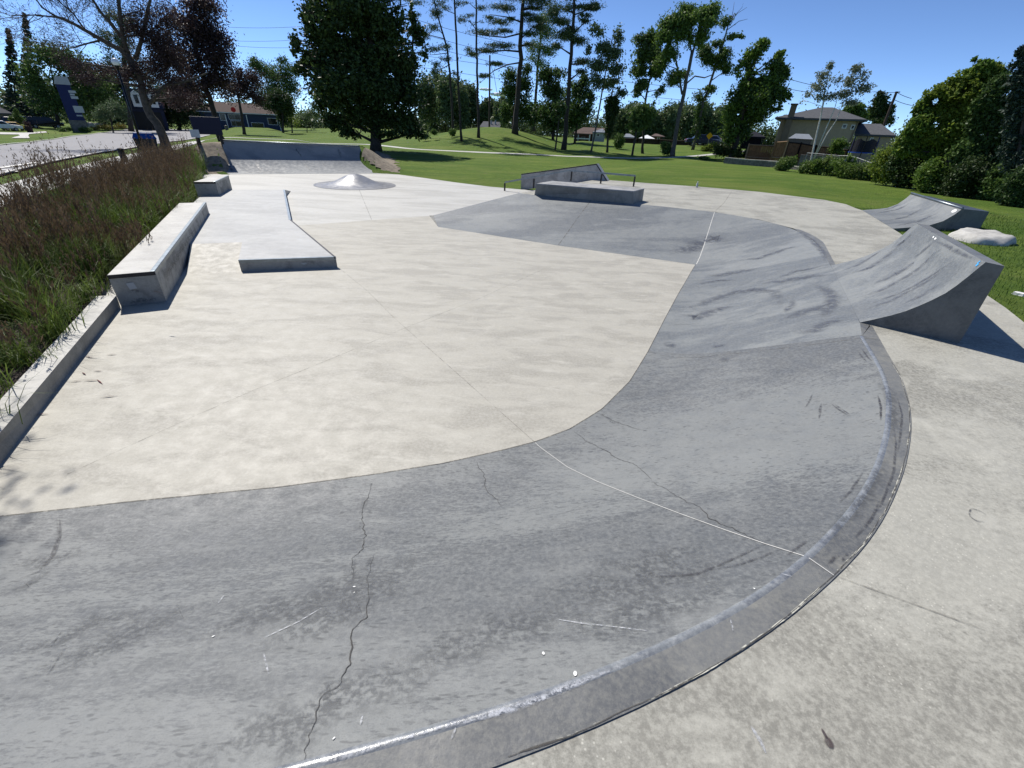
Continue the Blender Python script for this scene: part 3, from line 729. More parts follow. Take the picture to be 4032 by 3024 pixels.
ledge('grind_ledge', 'short white concrete ledge beyond the long one near the far quarter pipe', G(847.7, 715.4, H2), G(762, 715.4, H2), G(842, 691, H2), G(900, 691, H2), 0, 0, 2)

# ---- planting wall
cu = thing('planting_wall', 'low pale concrete kerb wall holding back the tall grass bed', 'kerb wall', G(467, 1211))
CZ = .16
oA = G(467, 1211)
dirc = (G(0, 1838) - G(467, 1211)).normalized()
ra, rb = G(452, 1170, CZ), G(0, 1693, CZ); la, lb = G(374, 1172, CZ), G(0, 1570, CZ)
ra = ra - dirc * .07; la = la - dirc * .07; rb = rb + dirc * 1.6; lb = lb + dirc * 1.6; ba, bb = G(467, 1211) - dirc * .07, G(0, 1838) + dirc * 1.6
KLA, KLB = la.copy(), lb.copy()
pr = [[V((ba.x, ba.y, -.05)), ba, ra, la, V((la.x, la.y, -.05))], [V((bb.x, bb.y, -.05)), bb, rb, lb, V((lb.x, lb.y, -.05))]]
mb = MB(); mb.quad(ra - oA, rb - oA, lb - oA, la - oA); mb.build('wall_top', 'ledge', cu)
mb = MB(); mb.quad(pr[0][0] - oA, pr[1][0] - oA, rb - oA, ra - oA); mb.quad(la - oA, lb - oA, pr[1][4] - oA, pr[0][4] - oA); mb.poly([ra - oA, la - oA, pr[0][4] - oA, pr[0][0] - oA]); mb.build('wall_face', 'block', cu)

# ---- deck block
BH = .33
bt = px([(2113, 722), (2495, 752), (2537, 742), (2175, 712)], D + BH); bb_ = px([(2104, 767.5), (2492, 803), (2530, 790)], D)
bb_.append(bb_[0] + (bb_[2] - bb_[1]))
bo = V((bb_[1].x, bb_[1].y, D)); bl = thing('concrete_block', 'grey concrete block with slanted end standing on the deck before the kinked rail', 'skate block', bo)
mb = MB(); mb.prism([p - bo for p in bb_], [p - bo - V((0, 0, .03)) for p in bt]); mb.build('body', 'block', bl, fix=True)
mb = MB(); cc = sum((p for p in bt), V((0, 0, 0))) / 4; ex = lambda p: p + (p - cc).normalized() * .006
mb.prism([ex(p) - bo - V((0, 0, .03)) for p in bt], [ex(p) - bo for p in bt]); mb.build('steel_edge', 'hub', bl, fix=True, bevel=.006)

# ---- rail
k0, k1 = G(2239.7, 670.7, D + .36), G(2502.5, 692, D + .36)
rd = (k1 - k0).normalized()
eL = hit(1988, 718, k0, rd)
ft = [(hit(1988, 718, k0, rd), -.02), (hit(2103, 700.5, k0, rd), None), (hit(2252, 672, k0, rd), D), (hit(2370, 682, k0, rd), D), (hit(2501, 692, k0, rd), D)]
RL = thing('grind_rail', 'thin square steel rail with a downward kink behind the concrete block', 'grind rail', (k1.x, k1.y, D))
ro = V((k1.x, k1.y, D))
def sqbar(mb, a, b, w):
    t = (b - a).normalized(); s = t.cross(V((0, 0, 1))); s = s.normalized() if s.length > 1e-3 else rd.copy(); u = s.cross(t)
    ring = lambda p: [p + s * w / 2 + u * w / 2, p - s * w / 2 + u * w / 2, p - s * w / 2 - u * w / 2, p + s * w / 2 - u * w / 2]
    mb.prism(ring(a), ring(b))
mb = MB(); sqbar(mb, eL - ro, k0 - ro, .055); sqbar(mb, k0 - ro, k1 - ro, .055); mb.build('top_bar', 'steel', RL, fix=True)
for p, zb in ft:
    if zb is None: zb = .2
    mb = MB(); sqbar(mb, V((p.x, p.y, p.z - .028)) - ro, V((p.x, p.y, zb)) - ro, .05); mb.build('post', 'darksteel', RL, fix=True)

# ---- hubba ledge
hl, hr = hit(2052.8, 684.5, LB, rd), hit(2348, 644.6, LB, rd); he = hit(2390, 710.7, LB, rd)
bk4 = V((-rd.y, rd.x, 0)) * .36
hb = thing('hubba_ledge', 'sloping grey concrete hubba ledge with dark steel edges behind the rail', 'hubba ledge', LB)
hb0 = hit(2050.6, 750.6, LB, rd); hb0.z = -.05
sidep = [hb0, hl - V((0, 0, .04)), hr - V((0, 0, .04)), he - V((0, 0, .04)), V((he.x, he.y, D - .05)), V((LB.x, LB.y, D - .05))]
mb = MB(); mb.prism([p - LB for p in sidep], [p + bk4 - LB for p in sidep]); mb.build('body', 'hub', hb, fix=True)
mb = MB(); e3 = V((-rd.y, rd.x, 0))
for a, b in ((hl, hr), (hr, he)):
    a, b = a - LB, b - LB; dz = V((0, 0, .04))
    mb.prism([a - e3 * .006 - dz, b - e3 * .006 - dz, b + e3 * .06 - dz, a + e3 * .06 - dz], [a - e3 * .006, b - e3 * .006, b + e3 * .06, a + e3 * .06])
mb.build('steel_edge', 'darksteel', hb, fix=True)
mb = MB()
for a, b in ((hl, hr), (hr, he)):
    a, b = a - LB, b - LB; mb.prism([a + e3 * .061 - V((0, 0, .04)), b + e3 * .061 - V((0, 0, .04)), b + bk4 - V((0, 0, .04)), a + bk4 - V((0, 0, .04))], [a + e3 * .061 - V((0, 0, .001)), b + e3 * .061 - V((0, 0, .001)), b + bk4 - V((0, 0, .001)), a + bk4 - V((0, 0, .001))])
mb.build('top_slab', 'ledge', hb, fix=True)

# ---- bottle and litter
fr = Fr(2743, 738, z=D); k = .011 * fr.dist / 20 * 1.7
bo_ = fr.thing('drink_bottle', 'small clear drink bottle standing alone at the far edge of the deck', 'bottle')
mb = MB(); mb.lathe([(0, 0), (.036, 0), (.038, .02), (.038, .13), (.015, .17), (.015, .18)], 12); mb.build('body', 'sign panel', bo_, smooth=True)
mb = MB(); mb.lathe([(.018, .18), (.018, .205), (0, .205)], 10); mb.build('cap', 'white paint', bo_)
fr = Fr(4022, 1152, z=.58); mb = MB(); rockmesh(mb, .09, .05, .05, 7.7, 10, 3); o = fr.place(mb.build('crumpled_tissue', 'white paint'))
tag(o, 'crumpled white tissue lying in the grass by the deck edge', 'litter')

# ---- marks on bank, floor and deck
for l, w in (([(640, 1088), (700, 1003), (760, 915), (806, 842)], .15), ([(634, 1102), (690, 1035), (730, 975)], .10)): conform('wax_stain', LED_MARK[0], l, w, 'band', LED_MARK[1], n=40, off=.003, jitter=.02, org=LED_MARK[2])
for l, w in (([(480, 1192), (560, 1182), (640, 1174)], .10), ([(500, 1150), (560, 1140)], .06)): conform('wax_stain', LED_MARK[0], l, w, 'band', LED_MARK[1], n=20, off=.003, jitter=.02, org=LED_MARK[2])
BV = world_bvh([bk, sto]); BVD = world_bvh([dko]); BVF = world_bvh([to]); BVFW = world_bvh([fo])
B1 = lambda o, s, l: [(o[0] + x / s, o[1] + y / s) for x, y in l]
# cross joints
for l, w, mt in (((B1((2000, 1400), 1.0217, [(80, 325), (130, 370), (240, 450), (360, 508), (520, 572), (700, 640), (880, 705), (1040, 760), (1205, 812), (1310, 885)])), .0065, 'paleline'),
                 (B1((2500, 800), 1.843, [(95, 1080), (230, 1112), (330, 1122), (480, 1118), (650, 1100), (850, 1080), (1100, 1050), (1350, 1018), (1550, 993), (1680, 978), (1750, 988)]), .014, 'joint'),
                 (B1((2500, 800), 1.843, [(590, 632), (700, 605), (850, 580), (1000, 550), (1200, 508), (1400, 465)]), .014, 'joint'),
                 (B1((2500, 800), 1.843, [(446, 444), (470, 395), (500, 310), (535, 200), (560, 120), (578, 66)]), .018, 'paleline'),
                 (B1((1600, 550), 1.8433, [(1100, 768), (1140, 715), (1200, 630), (1260, 545), (1310, 480), (1340, 440)]), .03, 'joint')):
    conform('joint_line', bk, l, w, mt, BV, n=70, taper=False)
# cracks
C3 = lambda l: B1((0, 1800), 1.106, l)
C4 = lambda l: B1((2000, 1400), 1.0217, l)
cracks = [C3([(1625, 112), (1605, 155), (1585, 205), (1580, 260), (1572, 290), (1600, 340), (1570, 400), (1545, 440), (1540, 480), (1532, 540)]),
          C3([(1620, 430), (1612, 480), (1603, 540), (1600, 600), (1595, 700), (1555, 735), (1525, 770), (1515, 860), (1525, 905), (1480, 980), (1410, 1035), (1370, 1110), (1360, 1210), (1330, 1290), (1300, 1340)]),
          C3([(2075, 25), (2100, 75), (2120, 130), (2155, 185), (2180, 215)]),
          C4([(375, 235), (420, 262), (480, 285), (555, 305)]), C4([(265, 305), (320, 345), (400, 385), (450, 415), (500, 435), (545, 465), (575, 500)]),
          C4([(575, 510), (640, 540), (700, 580), (770, 610), (810, 650), (880, 690), (960, 725), (1035, 755)]),
          B1((2500, 800), 1.843, [(240, 876), (330, 882), (400, 880), (470, 873)])]
for l in cracks: conform('crack', bk, l, .005, 'crack', BV, n=200, jitter=.026, wob=.55)
for l, w in ((C3([(1608, 170), (1585, 205), (1578, 235)]), .07), (C3([(1585, 275), (1570, 300), (1560, 320)]), .09), (C3([(1618, 425), (1612, 470), (1605, 500)]), .07), (C3([(1440, 960), (1430, 1030), (1440, 1090)]), .09), (C3([(1545, 440), (1538, 500), (1535, 545)]), .04), (C4([(380, 240), (420, 268), (460, 280)]), .05)):
    conform('crack_stain', bk, l, w, 'stain' if w > .2 else 'band', BV, n=16)
# sweeping bands of wear
bands = [(C3([(0, 960), (250, 900), (520, 790), (800, 680), (980, 580)]), .16), (C3([(0, 830), (250, 790), (500, 700), (760, 620)]), .10),
         (C3([(560, 870), (800, 800), (1000, 740), (1300, 640), (1550, 560), (1900, 430), (2080, 330)]), .20),
         (C3([(1000, 880), (1300, 760), (1550, 640), (1900, 520)]), .16), (C3([(560, 1330), (900, 1270), (1300, 1160), (1700, 1000), (2200, 840)]), .18),
         (C3([(1600, 900), (1900, 830), (2300, 740), (2700, 620)]), .16), (C4([(250, 900), (480, 840), (700, 790), (900, 740)]), .12), (C4([(0, 1000), (250, 960), (500, 930), (800, 850), (1000, 800)]), .16),
         (C4([(100, 1180), (400, 1080), (700, 1000), (1000, 880)]), .12), (C3([(0, 480), (200, 450), (420, 420)]), .10), (C3([(0, 600), (120, 550), (240, 470)]), .06),
         (C4([(1530, 300), (1520, 420), (1440, 560), (1330, 690), (1200, 800)]), .06), (C4([(1480, 40), (1530, 150), (1550, 260), (1540, 380)]), .07)]
for l, w in bands: conform('wear_band', bk, l, w * 1.9, 'band', BV, n=60, off=.0035, jitter=w * .5)
C8 = lambda l: B1((2500, 800), 1.843, l)
sweeps = [(C8([(300, 750), (420, 760), (560, 700), (700, 655), (850, 628), (980, 640), (1060, 690), (1080, 760), (1060, 820)]), .26), (C8([(480, 530), (640, 520), (800, 490), (930, 470)]), .30), (C8([(300, 800), (450, 830), (600, 770), (760, 735)]), .26),
          (C8([(1290, 580), (1380, 620), (1430, 690), (1410, 780), (1330, 840)]), .20), (C8([(1090, 800), (1140, 740), (1140, 690)]), .12), (C8([(1000, 870), (1200, 800), (1400, 740), (1600, 680)]), .22), (C8([(860, 590), (1100, 560), (1300, 530), (1460, 515)]), .24),
          (C8([(240, 380), (400, 330), (560, 250), (700, 300)]), .5), (C8([(200, 1030), (300, 1020)]), .22), (C8([(550, 1055), (680, 1020)]), .12), (C8([(600, 1130), (700, 1130)]), .13), (C8([(1150, 190), (1280, 265), (1350, 340), (1400, 450)]), .12), (C8([(1000, 560), (1150, 500), (1400, 450)]), .14),
          (C8([(1150, 960), (1300, 920), (1450, 860), (1560, 810)]), .2), (C8([(700, 420), (900, 400), (1100, 330), (1250, 300)]), .18), (C8([(430, 600), (600, 560), (760, 560)]), .14)]
for l, w in sweeps: conform('wheel_sweep', bk, l, w * 1.25, 'bandblue', BV, n=50, off=.0038, jitter=w * .2)
CQ = lambda l: B1((3300, 780), 2.370, l)
for l, w in ((([(60, 720), (300, 650), (480, 520), (640, 380)]), .16), (([(0, 690), (200, 620), (420, 480), (600, 330)]), .10), (([(80, 960), (400, 860), (700, 700), (900, 520), (1000, 440)]), .12), (([(150, 1080), (480, 960), (800, 800), (1050, 620)]), .10), (([(300, 820), (560, 700), (760, 560)]), .16), (([(250, 1000), (600, 880), (880, 720), (1120, 560)]), .08), (([(700, 560), (820, 470), (900, 400)]), .12), (([(560, 1010), (800, 900), (1000, 770)]), .10), (([(880, 380), (1100, 490), (1300, 590)]), .05), (([(500, 470), (620, 400), (720, 300)]), .12)):
    conform('wheel_sweep', QT, CQ(l), w * 1.3, 'bandblue', qbv, n=40, off=.004, jitter=w * .2, org=QB)
CR = lambda l: B1((3300, 700), 3.0164, l)
for l, w in (([(400, 430), (700, 380), (900, 280)], .12), ([(520, 520), (800, 470), (1050, 340)], .12), ([(640, 580), (950, 520), (1250, 390)], .10), ([(480, 400), (640, 360), (800, 270)], .08)):
    conform('wheel_sweep', Q2, CR(l), w * 1.4, 'bandblue', bv2, n=30, off=.004, jitter=w * .2, org=B2)
bvq = BVHTree.FromPolygons([V(v) + c0_fq for v in f3.v], f3.f)
for l, w in (([(360, 360), (395, 430), (440, 490)], .18), ([(640, 370), (670, 430), (700, 470)], .14), ([(1085, 380), (1130, 430), (1190, 485)], .10), ([(1280, 385), (1305, 430)], .08), ([(1410, 240), (1440, 300), (1450, 350)], .14), ([(480, 480), (760, 470), (1000, 485)], .16), ([(1000, 205), (1040, 280), (1090, 350)], .08)):
    conform('wheel_sweep', FQ, B1((740, 480), 2.404, l), w * 1.5, 'bandblue', bvq, n=24, off=.006, jitter=.05, org=c0_fq)
scf = [C4([(450, 880), (620, 892), (760, 880), (860, 840), (960, 795), (1100, 728)]), C4([(800, 865), (900, 850), (1000, 820), (1130, 765)]), C4([(1110, 815), (1170, 770), (1215, 740)]), C4([(1320, 605), (1380, 545), (1435, 460)]), C4([(1485, 150), (1500, 210), (1498, 270)]),
       C4([(1300, 190), (1340, 215), (1385, 245)]), C4([(1250, 260), (1262, 200)]), C4([(1560, 150), (1585, 240), (1575, 340), (1560, 420)]), C4([(1545, 250), (1560, 350), (1550, 470), (1500, 600), (1440, 680)]), C4([(1380, 750), (1460, 660), (1500, 570)]), C4([(1280, 850), (1310, 815), (1345, 798)]), C4([(1340, 830), (1370, 790)]),
       C8([(1615, 1070), (1650, 1120), (1690, 1160)]), C8([(1640, 1050), (1690, 1120), (1730, 1160)]), C8([(1415, 1450), (1480, 1500), (1560, 1550)]), C8([(1235, 1490), (1270, 1430), (1290, 1380)]), C8([(1330, 1530), (1355, 1450)]), C8([(1760, 1380), (1785, 1470), (1785, 1590)]), C8([(830, 825), (910, 798)]),
       C3([(235, 200), (260, 260), (265, 340), (240, 420), (190, 490), (160, 530)]), C3([(240, 205), (250, 290), (258, 340), (225, 430), (170, 500), (30, 550)])]
for l in scf: conform('scuff_mark', bk, l, .022, 'scuff', BV, n=40, off=.0042)
for l in (C4([(205, 1065), (300, 1080), (410, 1092)]), C4([(410, 1092), (560, 1110)]), C4([(190, 1340), (215, 1355)]), C3([(1150, 790), (1300, 720), (1400, 660)]), C3([(1150, 860), (1170, 950)]), C3([(950, 640), (980, 600)]), C3([(1570, 1170), (1580, 1130)]), C3([(1965, 1230), (1985, 1180)]), C4([(895, 1065), (905, 1110)]), C4([(1100, 880), (1140, 890)])):
    conform('pale_scratch', bk, l, .012, 'chalk', BV, n=16, off=.0045)
for x, y, w in ((2265, 2655, .022), (2140, 2575, .016), (840, 2508, .012), (1395, 2312, .014), (1395, 2335, .008), (1315, 2910, .01), (2970, 2320, .01)):
    sticker('paint_chip', bk, x, y, w, w * .6, 'white paint', BV, V((0, 0, 0)), random.random() * 3, True)
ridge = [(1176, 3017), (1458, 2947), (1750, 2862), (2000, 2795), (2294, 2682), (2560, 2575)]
conform('ridge_glare', bk, ridge, .026, 'glare', world_bvh([hp]), n=160, off=.003, jitter=.006, wob=.8, taper=False)  # broken pale ribbon painting the glare along the ridge
# deck edge: ragged mortar line and gap
for l, sh in ((B1((2000, 1400), 1.0217, [(0, 1617), (250, 1533), (450, 1440), (650, 1348), (800, 1270), (960, 1172), (1080, 1085), (1170, 1012), (1310, 887)]), 0), (B1((2000, 1400), 1.0217, [(1310, 885), (1430, 760), (1520, 620), (1575, 490), (1600, 400), (1616, 300), (1612, 200), (1575, 80), (1530, 10)]), 1)):
    conform('mortar_line', dko, l, .008, 'fray', BVD, n=420, off=.0065, jitter=.003, taper=False, wob=.9)
    conform('edge_gap', dko, l, .005, 'seam', BVD, n=420, off=.0072, jitter=.003, taper=False, wob=.8)
conform('joint_line', dko, C4([(1312, 885), (1420, 925), (1600, 990), (1750, 1045), (1900, 1100), (2070, 1170)]), .008, 'joint', BVD, n=60, off=.004, taper=False)
conform('stain', dko, C4([(1280, 1530), (1290, 1560), (1300, 1585)]), .035, 'stain', BVD, n=12, off=.004)
conform('stain', dko, C4([(1258, 1498), (1270, 1520), (1285, 1545)]), .014, 'stain', BVD, n=12, off=.004)
ring = [(1855 + 70 * (1 + cos(t)) * .5, 645 + 22 * sin(t) + 10 * cos(t)) for t in [2 * pi * i / 24 for i in range(25)]]
conform('ring_stain', dko, C4(ring), .012, 'scuff', BVD, n=50, off=.004, jitter=.01, taper=False)
conform('pale_scratch', dko, C4([(975, 1490), (1010, 1545), (1035, 1600)]), .02, 'chalk', BVD, n=12, off=.004)
conform('joint_line', dko, [(2815, 833), (2850, 800), (2880, 755)], .02, 'joint', BVD, n=20, off=.004, taper=False)
# floor joints
fj = [B1((0, 1000), 1.659, [(440, 1440), (800, 1275), (1250, 1070), (1500, 960), (1659, 890)]), [(1000, 1537), (1300, 1415), (1600, 1290), (1900, 1170), (2150, 1055)], [(1330, 1052), (1440, 1140), (1560, 1260), (1720, 1400), (1900, 1560), (2106, 1742)]]
for l in fj: conform('joint_line', to, l, .0075, 'joint', BVF, n=80, off=.003, taper=False)
conform('joint_line', fo, B1((740, 480), 2.404, [(1620, 640), (1670, 760), (1740, 930)]), .02, 'joint', BVFW, n=20, off=.003, taper=False)
conform('edge_gap', to, [(0, 2034), (547, 1972), (1094, 1919), (1458, 1870), (1750, 1824), (1968, 1775), (2106, 1740), (2242, 1690), (2370, 1611), (2479, 1502), (2551, 1386), (2607, 1276), (2665, 1167), (2738, 1042)], .008, 'seam', BVF, n=240, off=.004, jitter=.002, taper=False)

# ================================================================== GROUND
PARK = [(-3.0, -3), (-6.0, 5.3), (-8.4, 11.1)] + [(p.x, p.y) for p in px([(806, 684), (885, 686), (1505, 683), (1569, 687), (1680, 702), (1800, 719), (1930, 735), (2053, 746)], 0)] + [(p.x, p.y) for p in dkout[:-2]] + [(4.2, -3)]
def inside(x, y, P):
    c = False; j = len(P) - 1
    for i in range(len(P)):
        xi, yi = P[i]; xj, yj = P[j]
        if (yi > y) != (yj > y) and x < (xj - xi) * (y - yi) / (yj - yi) + xi: c = not c
        j = i
    return c
def pdist(x, y, P):
    m = 1e9
    for i in range(len(P)):
        ax, ay = P[i - 1]; bx, by = P[i]; dx, dy = bx - ax, by - ay
        t = max(0, min(1, ((x - ax) * dx + (y - ay) * dy) / (dx * dx + dy * dy + 1e-9))); m = min(m, hypot(x - ax - t * dx, y - ay - t * dy))
    return m
gm = MB(); NA = 340; rad = [1.2]
while rad[-1] < 240: rad.append(rad[-1] * 1.030 + .03)
rad += [300, 420, 650, 1000, 1600]
for r in rad:
    for k in range(NA):
        a = radians(-120 + 240 * k / (NA - 1)); x, y = r * sin(a), r * cos(a); z = T(x, y)
        if r < 40 and inside(x, y, PARK):
            z = min(z, -.03) if pdist(x, y, PARK) < .35 and z < .2 else (z if z > .3 and pdist(x, y, PARK) < .7 else -.5)
        if r > 250: z -= (r - 250) * .01
        gm.v.append((x, y, z))
for j in range(len(rad) - 1):
    for k in range(NA - 1): gm.f.append((j * NA + k, j * NA + k + 1, (j + 1) * NA + k + 1, (j + 1) * NA + k)); gm.m.append(0)
gm.f = [q[::-1] for q in gm.f]
structure(gm.build('lawn', 'lawn', smooth=True))
bgm = MB(); bgm.quad((-6, -3, -.6), (-300, -160, -1.5), (-300, -300, -1.5), (300, -300, -1.5)); bgm.quad((-6, -3, -.6), (300, -300, -1.5), (300, -160, -1.5), (5, -3, -.6))
structure(bgm.build('lawn', 'lawn'))

def sheet(name, A, B, mat, off=.03, na=60, nb=5, sm=0):
    """a sheet laid over the terrain between two world polylines"""
    A, B = resample(A, na), resample(B, na)
    if sm: A, B = smoothed(A, sm), smoothed(B, sm)
    mb = MB()
    for a, b in zip(A, B):
        for k in range(nb + 1):
            p = a.lerp(b, k / nb); mb.v.append((p.x, p.y, T(p.x, p.y) + off))
    for i in range(na - 1):
        for k in range(nb): q = i * (nb + 1) + k; mb.f.append((q, q + nb + 1, q + nb + 2, q + 1)); mb.m.append(0)
    return structure(mb.build(name, mat, smooth=True))
atl = lambda l: [at(*p) for p in l]
def ext(P, a, b): return [P[0] + (P[0] - P[1]).normalized() * a] + P + [P[-1] + (P[-1] - P[-2]).normalized() * b]
rn = ext(atl([(0, 698), (280, 628), (538, 583), (669, 560), (809, 538)]), 30, 4); rf = ext(atl([(0, 574), (280, 538), (497, 511), (620, 508), (762, 511)]), 20, 6)
sheet('road', rn, rf, 'asphalt', .05, 90, 8)
def shift(P, w):
    out = []
    for i, p in enumerate(P):
        t = (P[min(i + 1, len(P) - 1)] - P[max(0, i - 1)]); t.z = 0; t.normalize(); out.append(p + V((-t.y, t.x, 0)) * w)
    return out
for nm, e, w in (('kerb', rn, .18), ('kerb', rf, -.18)):
    e2 = shift(resample(e, 40), w if nm else w); sheet(nm, resample(e, 40), e2, 'walk', .10, 40, 1)
wkf = atl([(0, 733), (280, 662), (560, 600), (760, 558), (862, 541)]); wkf = ext(wkf, 14, 0)
wkn = shift(resample(wkf, 20), -1.7)
sheet('sidewalk', wkf, wkn, 'walk', .035, 70, 3)
pc = atl([(862, 545), (1000, 546), (1162, 550), (1446, 568), (1620, 588), (1980, 604), (2300, 617), (2572, 623), (2700, 618), (2808, 608), (2960, 594)])
pc = smoothed(resample(pc, 60), 3)
sheet('footpath', shift(pc, .45), shift(pc, -.45), 'walk', .012, 120, 3)
sheet('sidewalk', atl([(0, 522), (90, 524), (185, 518)]), atl([(0, 530), (90, 531), (185, 523)]), 'walk', .05, 20, 2)
sheet('driveway', atl([(62, 524), (80, 535), (46, 546)]), atl([(122, 524), (112, 535), (118, 546)]), 'walk', .06, 12, 3)
for l in ([(0, 668), (60, 659), (150, 645)], [(0, 676), (40, 677), (66, 683)]):
    c = atl(l); sheet('road_line', shift(c, .12), shift(c, -.12), 'curbpaint', .07, 20, 1)
# dirt on the banks beside the far quarter pipe
def dirtpatch(poly_px, seed):
    P = atl(poly_px); xs = [p.x for p in P]; ys = [p.y for p in P]; q = [(p.x, p.y) for p in P]; mb = MB(); st_ = .16; idx = {}
    x = min(xs)
    nx, ny = int((max(xs) - min(xs)) / st_) + 1, int((max(ys) - min(ys)) / st_) + 1
    for i in range(nx):
        for j in range(ny):
            x, y = min(xs) + i * st_, min(ys) + j * st_
            jx = x + .35 * noise.noise((x * 1.5, y * 1.5, seed)); jy = y + .35 * noise.noise((x * 1.5, y * 1.5, seed + 9))
            if inside(jx, jy, q):
                ids = []
                for c in ((0, 0), (1, 0), (1, 1), (0, 1)):
                    k = (i + c[0], j + c[1])
                    if k not in idx: idx[k] = len(mb.v); X, Y = min(xs) + k[0] * st_, min(ys) + k[1] * st_; mb.v.append((X, Y, T(X, Y) + .025 + .03 * noise.noise((X * 2, Y * 2, 0))))
                    ids.append(idx[k])
                mb.f.append(tuple(ids)); mb.m.append(0)
    if mb.f: structure(mb.build('bare_dirt', 'dirt', smooth=True))
dirtpatch([(775, 590), (880, 556), (900, 600), (905, 690), (800, 690), (784, 650)], 1.)
dirtpatch([(1420, 588), (1470, 592), (1530, 615), (1560, 650), (1565, 684), (1500, 683), (1440, 625)], 2.)

# ================================================================== FOLIAGE
def unit(n):
    v = rng.normal(size=(n, 3)); return v / np.linalg.norm(v, axis=1, keepdims=True)
def diamonds(c, s, asp=.55, up=0.):
    n = len(c); a = unit(n); a[:, 2] = a[:, 2] * (1 - up); a /= np.linalg.norm(a, axis=1, keepdims=True)
    b = np.cross(a, unit(n)); b /= np.linalg.norm(b, axis=1, keepdims=True) + 1e-9
    s = s * rng.uniform(.6, 1.25, (n, 1))
    v = np.empty((n, 4, 3)); v[:, 0] = c - a * s; v[:, 1] = c + b * s * asp; v[:, 2] = c + a * s; v[:, 3] = c - b * s * asp
    return v.reshape(-1, 3)
def quadmesh(name, v, mats, parent=None, mi=None):
    n = len(v) // 4; me = bpy.data.meshes.new(name)
    me.vertices.add(len(v)); me.vertices.foreach_set('co', np.ascontiguousarray(v, dtype=np.float32).ravel())
    me.loops.add(4 * n); me.loops.foreach_set('vertex_index', np.arange(4 * n, dtype=np.int32))
    me.polygons.add(n); me.polygons.foreach_set('loop_start', np.arange(0, 4 * n, 4, dtype=np.int32))
    for m in (mats if isinstance(mats, list) else [mats]): me.materials.append(m)
    if mi is not None: me.polygons.foreach_set('material_index', np.asarray(mi, dtype=np.int32))
    me.update(calc_edges=True)
    o = bpy.data.objects.new(name, me); COL.objects.link(o)
    if parent is not None: o.parent = parent
    return o
def blobpts(c, r, n, seed, shell=.45, cl=.16, per=10):
    cl = cl * 1.45
    """leaf centres gathered in sprays through a lumpy ellipsoid"""
    k = max(4, n // per); d = unit(k)
    lump = np.array([.80 + .50 * noise.noise((q[0] * 1.8 + seed, q[1] * 1.8, q[2] * 1.8)) for q in d])[:, None]
    cc = d * (rng.uniform(0, 1, (k, 1)) ** shell) * lump
    i = rng.integers(0, k, n); p = cc[i] + rng.normal(size=(n, 3)) * cl
    return np.array(c) + p * np.array(r)

